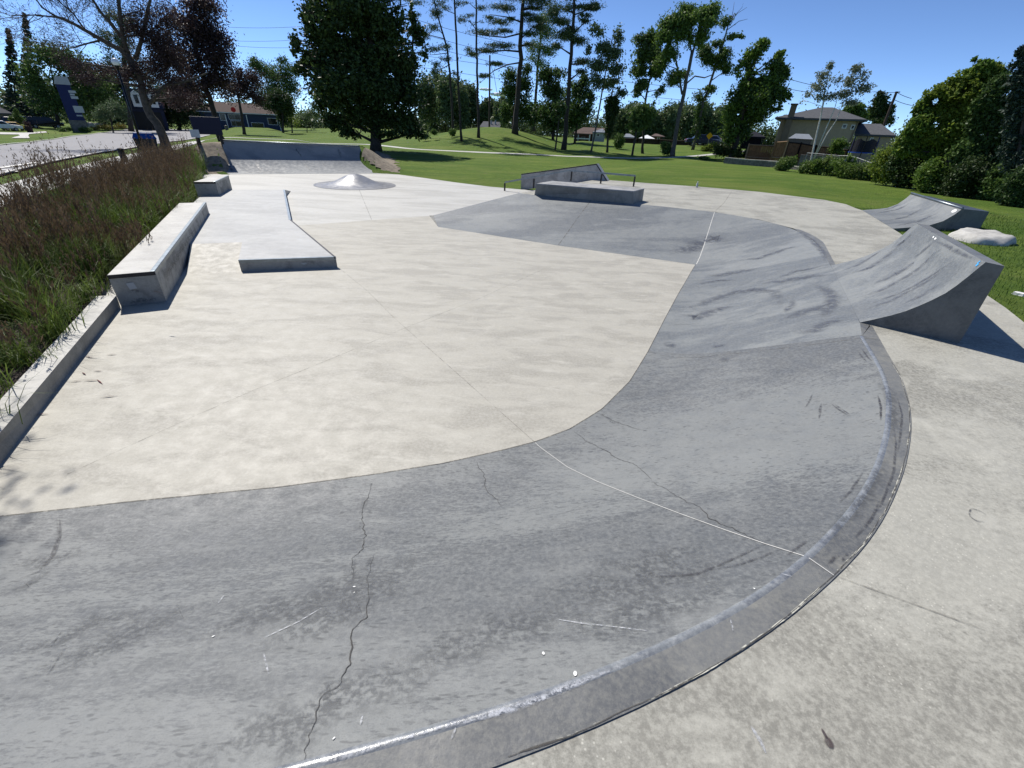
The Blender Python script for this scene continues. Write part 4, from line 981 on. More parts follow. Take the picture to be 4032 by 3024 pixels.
def tree(name, label, cat, base, trunk, blobs, leaf, n, ls, bark='bark', dist=None, limbs=(), group=None, conv=None, shell=.45, cl=.16, asp=.55, up=0., depth=.85, mats2=None, flatten=1., twigs=0, drop=0., gaps=None):
    cv = conv or (lambda x, y: (x, y)); k = conv.k if conv else 1.
    bx, by = cv(*base); fr = Fr(bx, by, dist, drop); t = fr.thing(name, label, cat, group); mpp = None
    P = lambda x, y: (lambda q: V((q[0], 0, q[1])))(fr.p(*cv(x, y)))
    mb = MB(); tp = []
    if trunk:
        u0 = P(trunk[0][0], trunk[0][1]); pts, rs = [], []
        for (x, y, w) in trunk:
            p = P(x, y); q = P(x + w, y); pts.append(p); rs.append(abs(q.x - p.x) / 2)
        if dist is not None: pts[0].z = min(pts[0].z, 0); 
        pts[0].z = min(pts[0].z, 0) - .1
        pts = resample(pts, 14); rs = [rs[min(len(rs) - 1, int(i * (len(rs) - 1) / 13))] + (rs[min(len(rs) - 1, int(i * (len(rs) - 1) / 13) + 1)] - rs[min(len(rs) - 1, int(i * (len(rs) - 1) / 13))]) * ((i * (len(rs) - 1) / 13) % 1) for i in range(14)]
        rs[0] *= 1.3
        pts = [p + V((noise.noise((p.z, 1, bx)) * rs[0] * .5, noise.noise((p.z * .6, 7, bx)) * rs[0] * 1.2, 0)) for p in pts]
        mb.tube(pts, rs, 8); tp = list(zip(pts, rs))
    for lim in limbs:
        pts = [P(x, y) for x, y, w in lim]; rs = [max(.012, abs(P(x + w, y).x - P(x, y).x) / 2) for x, y, w in lim]
        yo = random.uniform(-1, 1) * .25
        pts = [p + V((0, yo * (p - pts[0]).length, 0)) for p in pts]
        mb.tube(pts, rs, 6); tp += list(zip(pts, rs))
    vs = []; area = sum(b[2] * b[3] * (b[4] if len(b) > 4 else 1) for b in blobs)
    tips = []
    for bi, b in enumerate(blobs):
        c = P(b[0], b[1]); e = P(b[0] + b[2], b[1]); g = P(b[0], b[1] - b[3]); rx, rz = abs(e.x - c.x), abs(g.z - c.z) * flatten
        ry = rx * depth if flatten == 1 else rx * .8
        yo = random.uniform(-.45, .45) * ry * (1.3 if len(blobs) > 3 else .2)
        c = c + V((0, yo, 0)); wgt = b[4] if len(b) > 4 else 1
        vs.append(blobpts(c, (rx, ry, rz), max(20, int(n * 2.1 * b[2] * b[3] * wgt / area)), bx * .01 + bi * 3.7, shell, cl))
        tips.append((c, rx, ry, rz))
        if tp and bark:                              # a limb from the trunk into each mass of leaves
            cand = [q for q in tp if q[0].z < c.z - .1 * rz] or tp[:1]
            q = min(cand, key=lambda q: (q[0] - c).length + .35 * max(0, c.z - q[0].z))
            m_ = q[0].lerp(c, .55) + V((random.uniform(-.1, .1) * rx, 0, .12 * rz)); r0 = min(q[1] * .55, .16)
            mb.tube([q[0], m_, c + V((0, 0, .2 * rz))], [r0, r0 * .6, r0 * .25], 5)
            for _ in range(twigs or 3):
                e = c + V((random.uniform(-.8, .8) * rx, random.uniform(-.8, .8) * ry, random.uniform(-.5, .85) * rz)); s_ = m_.lerp(c, random.uniform(0, .8))
                mb.tube([s_, s_.lerp(e, .5) + V((0, 0, .06 * rz)), e], [r0 * .35, r0 * .22, r0 * .1], 4)
    if mb.v: mb.build('trunk', bark, t, smooth=True)
    if vs:
        c = np.concatenate(vs)
        if gaps is None: gaps = (-.30, 1.1)
        if gaps:
            fq = gaps[1] / max(.35, fr.dist * .022); keep = np.array([noise.noise((p[0] * fq + bx, p[1] * fq, p[2] * fq)) + .35 * noise.noise((p[0] * fq * 3.1, p[1] * fq * 3.1 + bx, p[2] * fq * 3.1)) > gaps[0] for p in c.tolist()]); c = c[keep]
        v = diamonds(c, ls * .74, asp, up)
        if mats2:
            mi = (np.repeat([noise.noise((p[0] * .9 + 5, p[1] * .9, p[2] * .9)) for p in c[::14]], 14)[:len(c)] > .12).astype(int) if len(c) > 14 else None
            quadmesh('crown', v, [LM[leaf], LM[mats2]], t, mi)
        else: quadmesh('crown', v, LM[leaf], t)
    return t, fr
def conv(s, ox, oy):
    f = lambda x, y: (ox + x / s, oy + y / s)
    f.k = s; return f
c1, c2, c3, c4, c5 = conv(2.212, 0, 0), conv(2.212, 800, 0), conv(2.212, 1700, 0), conv(2.37, 2500, 0), conv(2.212, 3032, 150)

# ------------------------------------------------------------------ bare and purple trees on the left
def twiggy(t, mats, P, starts, leaf, nleaf, ls, levels=3, seed=1, spread=.55, L0=2.2, rmin=.008, lr=.10, bark='barkbrown'):
    rnd = random.Random(seed); mb = MB(); ends = []
    def grow(p, d, ln, r, lev):
        pts = [p]; rs = [r]; n = 4
        for i in range(n):
            d = (d + V((rnd.gauss(0, .16), rnd.gauss(0, .16), rnd.gauss(.03, .12)))).normalized(); p = p + d * ln / n; pts.append(p); rs.append(max(rmin * .6, r * (1 - .65 * (i + 1) / n)))
            if lev < levels and i > 0:
                for _ in range(1 if lev else 2):
                    dd = (d + V((rnd.gauss(0, spread), rnd.gauss(0, spread), rnd.gauss(.05, spread)))).normalized(); grow(p, dd, ln * rnd.uniform(.45, .75), max(rmin, rs[-1] * .7), lev + 1)
            if lev >= levels - 1: ends.append(p)
        mb.tube(pts, rs, 4 if lev else 5, cap=False)
    for p, d, ln, r in starts: grow(p, d, ln, r, 0)
    mb.build('branches', bark, t, smooth=True)
    if nleaf and ends:
        e = np.array([tuple(p) for p in ends]); c = e[rng.integers(0, len(e), nleaf)] + rng.normal(size=(nleaf, 3)) * lr
        quadmesh('crown', diamonds(c, ls, .5), LM[leaf], t)
def starts_from(fr, cv, lines, w0, per=2, L0=2., seed=3, side=1.):
    rnd = random.Random(seed); out = []
    P = lambda x, y: (lambda q: V((q[0], 0, q[1])))(fr.p(*cv(x, y)))
    for l in lines:
        pts = resample([P(x, y) for x, y in l], 7)
        for i in range(2, 7):
            d0 = (pts[i] - pts[i - 1]).normalized()
            for _ in range(per):
                d = (d0 * .8 + V((rnd.gauss(0, .6) * side, rnd.gauss(0, .8), rnd.gauss(.2, .5)))).normalized(); out.append((pts[i], d, L0 * rnd.uniform(.6, 1.2), w0))
    return out
lims = [[(1150, 560, 50), (1060, 440, 55), (960, 390, 52), (800, 300, 42), (640, 210, 32), (500, 155, 24), (380, 80, 16), (300, -40, 10)],
        [(1120, 480, 46), (1070, 330, 46), (1050, 160, 40), (1030, -60, 30)], [(1060, 330, 40), (970, 210, 40), (880, 110, 32), (790, -30, 22)],
        [(1180, 520, 40), (1240, 330, 34), (1280, 120, 28), (1330, -60, 20)], [(640, 210, 22), (560, 160, 20), (330, 140, 14), (120, 150, 8)], [(740, 260, 20), (640, 120, 16), (520, 20, 12), (430, -60, 8)],
        [(1290, 920, 38), (1370, 820, 32), (1440, 745, 28), (1560, 725, 24), (1660, 700, 20), (1800, 640, 12)], [(880, 350, 24), (760, 380, 16), (640, 420, 10)]]
t1, f1 = tree('park_tree', 'leaning brown tree with many bare branches and sparse purple leaves beside the blue bin', 'tree', (1440, 1300),
    [(1440, 1300, 100), (1400, 1130, 84), (1310, 990, 78), (1255, 870, 72), (1225, 720, 60), (1190, 600, 60), (1120, 480, 52)],
    [(1330, 330, 170, 200, .6), (1380, 560, 200, 170, .8), (1500, 720, 200, 110, .7), (1180, 640, 150, 100, .5), (860, 600, 170, 90, .35), (760, 690, 150, 80, .3), (1080, 660, 130, 80, .4), (1460, 180, 140, 160, .5), (1600, 860, 170, 80, .6), (640, 560, 130, 70, .25), (1180, 300, 120, 160, .5), (1250, 120, 140, 120, .4), (1480, 480, 150, 150, .8), (1300, 760, 120, 80, .5)],
    'purple', 15000, .085, 'barkbrown', limbs=lims, conv=c1, shell=.6, cl=.22, twigs=5)
twiggy(t1, None, None, starts_from(f1, c1, [[q[:2] for q in l] for l in lims[:6]] + [[q[:2] for q in lims[7]]], .022, 2, 1.7, 5), 'purple', 2600, .06, 3, 9, lr=.14)
t2, f2_ = tree('park_tree', 'tall purple leaved tree with dark trunk behind the left end of the far quarter pipe', 'tree', (1935, 1228),
    [(1935, 1228, 56), (1880, 1050, 52), (1835, 900, 48), (1790, 740, 46), (1745, 560, 44), (1700, 380, 40), (1690, 150, 26)],
    [(1650, 230, 220, 200), (1830, 330, 190, 200), (1620, 560, 220, 180), (1880, 540, 190, 160), (1750, 760, 230, 110), (1760, 40, 200, 150), (1960, 400, 110, 140, .7), (1560, 820, 150, 90, .7), (1480, 400, 150, 150, .7), (1600, 900, 170, 80, .7), (1890, 700, 160, 100)],
    'purple', 15000, .15, 'bark', conv=c1, shell=.6, cl=.2, twigs=7,
    limbs=[[(1790, 740, 26), (1850, 560, 18), (1930, 380, 10)], [(1745, 560, 26), (1640, 380, 18), (1560, 200, 10)], [(1700, 380, 22), (1800, 180, 14), (1850, 40, 8)], [(1835, 900, 24), (1680, 780, 16), (1560, 700, 10)]])
tree('park_tree', 'small purple leaved tree on the lawn just right of the tall purple tree', 'tree', (2130, 1172), [(2130, 1172, 30), (2105, 1010, 26), (2085, 900, 22), (2070, 780, 14)],
    [(2100, 740, 170, 120), (2190, 690, 120, 100), (2010, 800, 120, 100), (2210, 850, 110, 80), (2080, 640, 110, 70, .7)], 'purple', 5200, .15, 'bark', conv=c1, shell=.6, cl=.2, twigs=5)
# ------------------------------------------------------------------ left background
def spruce(label, top, bot, halfw, dist, cv, n=4200, leaf='spruce', ls=.28, name='spruce_tree'):
    fr = Fr(*cv(*bot), dist); t = fr.thing(name, label, 'tree'); P = lambda x, y: (lambda q: V((q[0], 0, q[1])))(fr.p(*cv(x, y)))
    tp, bt = P(*top), P(*bot); H_ = tp.z; w = abs(P(bot[0] + halfw, bot[1]).x - bt.x); mb = MB()
    bt.z = -.2; mb.tube([bt, tp], [w * .09, .02], 6); mb.build('trunk', 'bark', t)
    pts = []; k = int(H_ * 2.2)
    for i in range(k):
        f = (i + random.random()) / k; z = H_ * (.06 + .94 * f); r = w * (1 - f) ** .85 * random.uniform(.75, 1.12) + .1
        for j in range(7):
            a = random.uniform(0, 2 * pi); m = max(3, int(n / k / 7)); s = rng.uniform(.1, 1, m) ** .7
            q = np.stack([s * r * cos(a) + rng.normal(0, .06 * r + .05, m), s * r * sin(a) + rng.normal(0, .06 * r + .05, m), z - s * s * r * .35 + rng.normal(0, .12, m)], 1)
            q[:, 0] += bt.x + (tp.x - bt.x) * z / H_; pts.append(q)
    quadmesh('crown', diamonds(np.concatenate(pts), ls, .45, .4), LM[leaf], t); return t
spruce('dark narrow spruce at the far left edge behind the parking area', (70, 255), (95, 960), 130, 132, c1)
spruce('taller dark spruce rising above the rounded maple at far left', (215, 130), (250, 960), 150, 138, c1)
tree('maple_tree', 'broad green maple behind the tall blue pylon sign', 'tree', (480, 1060), [(480, 1060, 40), (480, 800, 36)], [(400, 480, 190, 130), (290, 650, 140, 150), (550, 500, 190, 130), (700, 610, 190, 160), (500, 780, 260, 180), (830, 700, 170, 170), (880, 860, 140, 120), (350, 860, 150, 120), (620, 900, 200, 120)], 'ash', 11000, .26, dist=122, conv=c1, cl=.2, mats2='mapledark')
tree('pine_tree', 'dark pine behind the leaning bare tree on the left', 'tree', (1110, 1040), [(1110, 1040, 46), (1090, 600, 40), (1060, 150, 24)], [(1010, 170, 150, 110), (950, 300, 140, 110), (1060, 400, 170, 130), (1130, 580, 190, 160), (1260, 700, 170, 140), (1000, 560, 130, 100), (1140, 240, 120, 100)], 'pine', 9000, .24, dist=113, conv=c1, cl=.18, asp=.3)
tree('shade_tree', 'very dark shady trees standing right of the blue house with white dormers', 'tree', (1560, 1110), [(1560, 1110, 40), (1550, 900, 36)], [(1550, 880, 170, 130), (1450, 960, 120, 130), (1650, 960, 130, 130), (1700, 850, 130, 110), (1560, 1050, 160, 70), (1480, 800, 130, 110), (1620, 780, 130, 100), (1420, 1060, 90, 60)], 'linden', 11000, .26, dist=130, conv=c1)
tree('shade_tree', 'dark tree mass behind the pale garden shrub and the pylon sign', 'tree', (900, 1060), [(900, 1060, 34), (900, 850, 28)], [(820, 760, 150, 140), (960, 720, 140, 150), (1060, 820, 120, 140), (900, 900, 170, 110), (760, 900, 120, 110), (1020, 960, 100, 90), (680, 780, 110, 120)], 'mapledark', 9000, .3, dist=135, conv=c1, mats2='linden')
tree('shade_tree', 'dark tree beside the lime tree hiding the end of the navy house', 'tree', (690, 1128), [(690, 1128, 20), (690, 950, 16)], [(650, 860, 110, 90), (720, 900, 80, 110), (600, 930, 110, 60), (690, 1010, 60, 90), (530, 880, 90, 60)], 'linden', 6500, .24, dist=112, conv=c2)
tree('ornamental_shrub', 'pale green rounded shrub in the garden bed by the blue house', 'shrub', (960, 1085), [(960, 1085, 16), (960, 1020, 12)], [(900, 960, 80, 60), (1000, 940, 90, 80), (1060, 990, 70, 70), (930, 1030, 110, 60), (860, 1010, 60, 50)], 'poplar', 3600, .12, dist=105, conv=c1)
tree('garden_shrub', 'light green pointed shrub beside the garage at the far left', 'shrub', (150, 1060), [(150, 1060, 8), (145, 1000, 6)], [(130, 960, 26, 40), (150, 1020, 55, 40), (175, 1040, 40, 30), (100, 1040, 30, 30)], 'ash', 1500, .12, dist=107, conv=c1)
tree('lawn_tree', 'rounded green trees behind the white house left of the big dark tree', 'tree', (620, 1120), [(620, 1120, 30), (610, 800, 26)], [(600, 640, 170, 100), (720, 610, 110, 90), (470, 580, 80, 70), (600, 790, 170, 120), (450, 540, 50, 60), (760, 760, 100, 110), (690, 520, 50, 40)], 'ash', 8500, .26, dist=147, conv=c2, cl=.2, mats2='mapledark')
tree('young_tree', 'small bright lime green tree left of the big dark tree', 'tree', (770, 1128), [(770, 1128, 12), (765, 1000, 9), (755, 880, 6)], [(745, 880, 40, 50), (760, 980, 55, 55), (785, 1060, 60, 50), (740, 1060, 40, 40)], 'lime', 2600, .17, dist=119, conv=c2)
tree('garden_shrub', 'grey green loose shrub between the lime tree and the big dark tree', 'shrub', (900, 1128), [(900, 1128, 8), (900, 1060, 6)], [(870, 1040, 60, 50), (940, 1000, 70, 60), (910, 1090, 80, 40), (960, 920, 50, 50)], 'poplar', 2600, .17, dist=122, conv=c2)
# ------------------------------------------------------------------ the big dark tree
tree('shade_tree', 'huge dense dark green tree on the lawn behind the far quarter pipe', 'tree', (1500, 1298), [(1500, 1298, 92), (1508, 1150, 84), (1500, 900, 76), (1480, 500, 60), (1430, 100, 40)],
    [(1300, -170, 300, 260), (1300, 130, 360, 260), (1060, 300, 190, 230), (1570, 230, 210, 240), (1400, 480, 430, 260), (1080, 590, 210, 210), (1720, 560, 190, 220), (1350, 780, 400, 240), (1720, 830, 210, 230), (1100, 840, 180, 190), (1440, 1010, 350, 150), (1760, 1070, 200, 110), (1840, 1170, 120, 60, .6), (1140, 1060, 130, 90), (1580, 1160, 170, 50, .6), (1280, 1150, 120, 60, .8), (880, 500, 60, 90, .7), (860, 330, 50, 80, .6), (920, 120, 90, 120, .8)] + [(1400 + 530 * cos(a_) * (1.0 if sin(a_) > -.3 else .8) - 40, 480 - 700 * sin(a_) * .95, random.uniform(50, 95), random.uniform(60, 120), .55) for a_ in [radians(-38 + 256 * q_ / 27) for q_ in range(28)]],
    'linden', 46000, .21, 'bark', conv=c2, shell=.55, cl=.15, depth=.8, up=.2, dist=46, gaps=(-.2, 1.0))
# ------------------------------------------------------------------ pines
def pads(l): return l
tree('pine_tree', 'thin tall pine trunk close to the right side of the big dark tree', 'tree', (1850, 1135), [(1850, 1135, 16), (1840, 600, 15), (1815, 200, 13), (1795, -150, 10)], [(1850, 20, 80, 24), (1880, 130, 30, 20), (1865, 230, 30, 20), (1830, -60, 120, 50), (1760, -20, 70, 30)], 'pine', 900, .16, 'bark', dist=66, conv=c2, asp=.25, cl=.25)
tree('pine_tree', 'crooked slender pine with scattered needle tufts, leftmost on the grass rise', 'tree', (190, 1185), [(190, 1185, 22), (170, 800, 21), (145, 500, 20), (118, 360, 18), (60, 170, 16), (20, 0, 12), (0, -90, 8)], [(40, 110, 60, 60), (15, 240, 55, 40), (30, 430, 70, 34), (120, 415, 60, 36), (35, 560, 50, 34), (115, 510, 55, 34), (150, 690, 26, 30, .6), (205, 640, 30, 20, .6), (10, 620, 45, 40), (-60, 300, 50, 50), (-90, 460, 60, 30), (60, 20, 70, 50)], 'pine', 3000, .15, 'bark', conv=c3, asp=.25, cl=.22,
     limbs=[[(145, 460, 8), (80, 470, 6), (-10, 480, 4)], [(160, 560, 8), (90, 600, 6), (30, 640, 4)], [(100, 300, 8), (40, 240, 6), (-30, 300, 3)], [(120, 380, 7), (170, 410, 4)]])
tree('pine_tree', 'very straight bare pine, second from the left on the grass rise', 'tree', (258, 1230), [(258, 1230, 20), (240, 900, 18), (222, 500, 18), (205, 150, 17), (192, -160, 13)], [(205, 690, 26, 24, .6), (235, 500, 22, 18, .5), (120, 70, 60, 24), (240, 30, 50, 24), (190, -120, 150, 90)], 'pine', 1100, .15, 'bark', conv=c3, asp=.25, cl=.25, limbs=[[(203, 120, 6), (150, 100, 5), (90, 60, 3)]])
tree('pine_tree', 'straight pine with small tufts beside the utility pole on the rise', 'tree', (410, 1198), [(410, 1198, 24), (400, 900, 20), (392, 400, 18), (386, 0, 16), (384, -150, 12)], [(265, 170, 40, 34), (325, 135, 55, 20), (345, 205, 45, 24), (420, 190, 26, 18), (320, 430, 45, 30), (435, 70, 55, 24), (360, 480, 50, 20), (400, -90, 120, 70), (300, 20, 40, 14)], 'pine', 1700, .15, 'bark', conv=c3, asp=.25, cl=.25, limbs=[[(390, 260, 6), (330, 190, 5), (260, 170, 3)], [(392, 470, 6), (340, 440, 3)], [(388, 80, 6), (330, 30, 4), (300, 20, 2)]])
lay = [(620, 70, 130, 30), (585, 185, 115, 26), (500, 150, 55, 18), (470, 275, 150, 26), (640, 270, 80, 20), (600, 400, 150, 28), (470, 440, 110, 26), (360, 470, 60, 18), (560, 560, 90, 20), (460, 660, 65, 26), (600, 555, 50, 16), (920, 30, 140, 40), (900, 70, 100, 20), (900, 170, 110, 34), (940, 230, 90, 34), (850, 300, 90, 30), (840, 130, 70, 22), (720, -60, 180, 40), (880, -80, 160, 50), (840, 380, 60, 26), (700, 170, 60, 18)]
tree('white_pine_tree', 'big spreading pine with layered horizontal branches at the top of the rise', 'tree', (718, 1165), [(718, 1165, 50), (740, 950, 42), (772, 600, 40), (780, 350, 36), (794, 100, 32), (800, -150, 24)], lay, 'pine', 15000, .16, 'bark', conv=c3, asp=.22, cl=.2, shell=.5, twigs=4,
     limbs=[[(775, 450, 16), (640, 440, 12), (500, 455, 8), (300, 480, 3)], [(780, 290, 14), (640, 320, 11), (480, 300, 8), (320, 265, 3)], [(772, 545, 14), (660, 560, 10), (540, 610, 8), (410, 720, 3)], [(786, 200, 12), (680, 150, 9), (500, 120, 4)], [(785, 330, 12), (880, 240, 8), (1010, 200, 3)], [(792, 90, 12), (920, 60, 8), (1060, 30, 3)]])
tree('white_pine_tree', 'second big pine standing right of the layered spreading pine', 'tree', (1150, 1305), [(1150, 1305, 42), (1185, 900, 38), (1205, 650, 34), (1220, 400, 30), (1238, 150, 26), (1250, -140, 18)], [(1130, 60, 120, 50), (1340, 60, 110, 34), (1430, 50, 60, 40), (1320, 130, 80, 26), (1340, 180, 65, 26), (1120, 190, 100, 44), (1160, 310, 110, 50), (1280, 350, 80, 46), (1310, 530, 90, 36), (1300, 620, 60, 24), (1210, 260, 80, 40), (1250, -80, 170, 60), (1060, 120, 70, 40), (1090, 400, 60, 34)], 'pine', 10000, .16, 'bark', conv=c3, asp=.25, cl=.2,
     limbs=[[(1210, 560, 12), (1280, 560, 9), (1380, 510, 4)], [(1225, 300, 12), (1330, 200, 8), (1420, 170, 3)], [(1240, 130, 12), (1350, 90, 8), (1470, 30, 3)], [(1230, 240, 11), (1130, 200, 8), (1040, 130, 3)]])
tree('deciduous_tree', 'slim leafy tree between the two big pines', 'tree', (885, 1140), [(885, 1140, 32), (915, 700, 24), (935, 450, 18), (960, 200, 10)], [(970, 170, 90, 70), (1000, 290, 90, 80), (900, 420, 90, 70), (1010, 450, 80, 60), (870, 510, 80, 50), (960, 560, 80, 50, .7)], 'ash', 4600, .2, 'bark', conv=c3, cl=.2)
# ------------------------------------------------------------------ trees on and behind the rise
tree('deciduous_tree', 'dense green tree behind the foot of the spreading pine', 'tree', (700, 1130), [(700, 1130, 20), (720, 900, 18)], [(680, 660, 80, 70), (670, 820, 70, 140), (790, 760, 90, 140), (760, 950, 130, 140), (860, 1000, 110, 120), (640, 1000, 50, 110), (820, 600, 60, 60)], 'ash', 8000, .2, dist=72, conv=c3, mats2='mapledark')
tree('deciduous_tree', 'leafy dark tree filling the gap under the second big pine', 'tree', (1060, 1160), [(1060, 1160, 24), (1070, 900, 20)], [(990, 650, 90, 90), (1060, 790, 130, 120), (1140, 950, 130, 120), (1000, 980, 140, 120), (1110, 640, 80, 60, .7), (1080, 1080, 140, 70)], 'mapledark', 8000, .2, dist=70, conv=c3, mats2='ash')
tree('deciduous_tree', 'loose green tree just right of the second big pine trunk', 'tree', (1250, 1190), [(1250, 1190, 18), (1290, 900, 16), (1320, 600, 10)], [(1250, 790, 110, 100), (1290, 960, 120, 120), (1330, 700, 60, 70, .7), (1220, 1060, 90, 80), (1360, 850, 70, 90, .7)], 'mapledark', 5400, .19, dist=66, conv=c3, mats2='ash')
tree('young_tree', 'thin young tree on the slope in front of the second big pine', 'tree', (1072, 1312), [(1072, 1312, 15), (1095, 1150, 13), (1110, 1020, 10)], [(1110, 960, 60, 70), (1060, 1010, 40, 40, .6)], 'mapledark', 800, .18, conv=c3)
tree('poplar_tree', 'airy grey green tree with thin leaning stem in the middle of the rise', 'tree', (1388, 1326), [(1388, 1326, 15), (1430, 1100, 14), (1490, 760, 13), (1550, 450, 9), (1590, 260, 5)], [(1440, 280, 70, 60), (1500, 420, 90, 70), (1630, 320, 50, 90, .7), (1600, 480, 80, 70), (1450, 570, 100, 70), (1600, 600, 80, 70), (1560, 720, 100, 60), (1650, 810, 50, 50, .8), (1430, 710, 70, 70), (1380, 450, 50, 80, .6)], 'poplar', 4200, .16, 'barkgrey', conv=c3, cl=.22, twigs=6)
tree('ivy_tree', 'narrow trunk wrapped in dark ivy right of the airy grey green tree', 'tree', (1525, 1328), [(1525, 1328, 20), (1545, 1100, 18), (1565, 860, 15), (1580, 740, 10)], [(1560, 990, 50, 110), (1550, 1110, 40, 90), (1575, 880, 60, 60), (1600, 960, 36, 60), (1530, 960, 40, 60)], 'linden', 3800, .14, conv=c3)
tree('round_shrub', 'round dark green bush sitting on the grass slope', 'shrub', (1632, 1298), None, [(1635, 1225, 46, 62), (1625, 1250, 40, 45), (1655, 1215, 30, 40)], 'ash', 2400, .11, None, conv=c3, shell=.5)
tree('young_tree', 'small upright green tree with dark stem on the slope before the white canopy', 'tree', (1745, 1352), [(1745, 1352, 20), (1770, 1200, 17), (1800, 1040, 10)], [(1800, 1000, 100, 80), (1780, 1100, 80, 50), (1860, 1050, 80, 70), (1830, 930, 55, 50), (1890, 980, 60, 60)], 'ash', 4200, .15, conv=c3)
tree('poplar_tree', 'tall leafy tree with drooping tufts, left neighbour of the large leaning tree', 'tree', (85, 1350), [(85, 1350, 24), (90, 1000, 22), (110, 850, 20), (170, 650, 15), (200, 450, 10)], [(60, 370, 80, 70), (170, 330, 60, 70), (60, 520, 90, 80), (180, 520, 80, 90), (40, 660, 80, 70), (200, 660, 80, 80), (80, 790, 80, 60), (230, 850, 50, 60, .8), (140, 440, 80, 60), (200, 960, 30, 40, .6), (20, 860, 40, 50, .6)], 'ash', 7000, .17, dist=56, conv=c4, cl=.2, mats2='poplar')
bl = [[(440, 880, 20), (400, 640, 16), (370, 480, 12), (300, 330, 6)], [(500, 660, 20), (560, 420, 16), (610, 270, 12), (660, 120, 6)], [(480, 780, 16), (560, 710, 14), (650, 725, 12), (740, 690, 8)], [(530, 500, 16), (500, 330, 12), (470, 160, 7), (480, 20, 4)]]
tree('large_leaning_tree', 'largest leaning tree with forked stems beside the footpath', 'tree', (350, 1458), [(350, 1458, 46), (380, 1280, 38), (410, 1060, 36), (455, 860, 34), (500, 660, 32), (535, 480, 28)],
    [(320, 230, 100, 100), (280, 380, 90, 110), (450, 180, 110, 100), (560, 160, 90, 100), (700, 110, 100, 100), (680, 210, 90, 60), (550, 300, 110, 80), (500, 50, 90, 60, .6), (440, 330, 100, 80), (330, 520, 90, 70), (410, 690, 110, 50, .7), (350, 760, 80, 50, .7), (620, 330, 80, 60), (240, 600, 70, 80), (560, 420, 90, 50, .6)], 'ash', 12500, .15, 'barkgrey', conv=c4, cl=.2, mats2='maple', limbs=bl, twigs=6)
tree('ivy_tree', 'right hand leaning tree with bare top twigs and leafy lower trunk', 'tree', (540, 1398), [(540, 1398, 26), (590, 1180, 24), (640, 950, 28), (700, 780, 24), (760, 600, 22), (820, 400, 20), (880, 220, 14), (930, 120, 8)],
    [(660, 480, 80, 70), (700, 560, 90, 70), (830, 510, 90, 60), (800, 610, 100, 50), (850, 660, 50, 40), (620, 900, 70, 60), (690, 830, 80, 40), (930, 340, 80, 40, .6), (840, 210, 70, 70, .4), (610, 1050, 50, 90), (585, 1200, 45, 110), (990, 350, 40, 30, .5), (760, 420, 60, 50)], 'ash', 7000, .15, 'barkgrey', conv=c4, cl=.2, mats2='mapledark', twigs=6,
    limbs=[[(880, 220, 8), (960, 120, 5), (1050, 60, 2)], [(860, 280, 8), (970, 200, 5), (1050, 180, 2)], [(830, 380, 10), (930, 350, 6), (1030, 360, 3)], [(900, 180, 6), (920, 80, 4), (930, 10, 2)], [(780, 560, 10), (850, 480, 6), (900, 430, 3)], [(900, 180, 5), (1000, 70, 3), (1010, 30, 2)]])
tree('deciduous_tree', 'dense dark green tree leaning right beside the beige house', 'tree', (940, 1350), [(940, 1350, 60), (980, 1150, 50), (1020, 950, 40), (1080, 700, 26)],
    [(1180, 430, 80, 70), (1090, 520, 90, 90), (1350, 510, 50, 60), (1020, 640, 100, 80), (1310, 620, 110, 80), (1080, 760, 140, 110), (1250, 760, 140, 110), (1370, 690, 80, 90), (1000, 900, 140, 120), (1180, 930, 180, 140), (1340, 880, 100, 90), (950, 1060, 140, 120), (1120, 1080, 140, 100), (900, 1200, 100, 110), (1000, 1230, 100, 100), (1320, 1000, 70, 60, .8), (880, 1300, 60, 60, .8), (1420, 900, 50, 40, .7)], 'maple', 17000, .17, 'bark', dist=52, conv=c4, cl=.15, mats2='mapledark')
# birch clump
bt, bf = tree('birch_tree', 'airy birch with several slanting white trunks before the beige house', 'tree', (385, 1050), [(372, 1050, 18), (410, 820, 16), (450, 640, 12), (480, 420, 8)],
    [(520, 240, 36, 50), (460, 330, 66, 50), (560, 370, 66, 60), (420, 430, 76, 50), (480, 510, 100, 50), (320, 490, 60, 34, .8), (760, 270, 66, 50), (820, 340, 66, 60), (700, 380, 76, 60), (800, 440, 90, 50), (640, 490, 90, 50), (700, 560, 90, 40, .7), (280, 540, 30, 26, .7), (860, 410, 50, 40)], 'birch', 2500, .11, 'barkpale', dist=47, conv=c5, cl=.22, twigs=5,
    limbs=[[(386, 1045, 13), (500, 830, 11), (575, 720, 9), (640, 560, 7), (720, 400, 4), (770, 280, 2)], [(380, 1050, 13), (470, 830, 11), (560, 620, 8), (600, 480, 4)], [(440, 690, 8), (480, 520, 6), (540, 360, 3)]])
tree('background_tree', 'dark pointed tree beyond the roofs next to the leaning utility pole', 'tree', (960, 800), [(960, 800, 20), (960, 600, 14)], [(960, 540, 70, 60), (930, 640, 100, 80), (1010, 640, 70, 70), (980, 720, 110, 50), (1050, 600, 40, 20, .5), (960, 480, 30, 30, .6)], 'linden', 3600, .3, dist=105, conv=c5)
tree('background_tree', 'olive green tree behind the birch above the house roof', 'tree', (720, 800), [(720, 800, 18), (720, 650, 14)], [(740, 600, 90, 50), (680, 660, 80, 50), (780, 680, 70, 60)], 'ash', 2200, .28, dist=98, conv=c5)
tree('young_tree', 'small lime tipped tree in front of the beige house beside the trampoline', 'tree', (590, 1040), [(590, 1040, 8), (600, 930, 6)], [(590, 920, 60, 50), (620, 980, 60, 40), (560, 970, 50, 40), (650, 940, 45, 45)], 'maple', 1800, .1, dist=49, conv=c5)
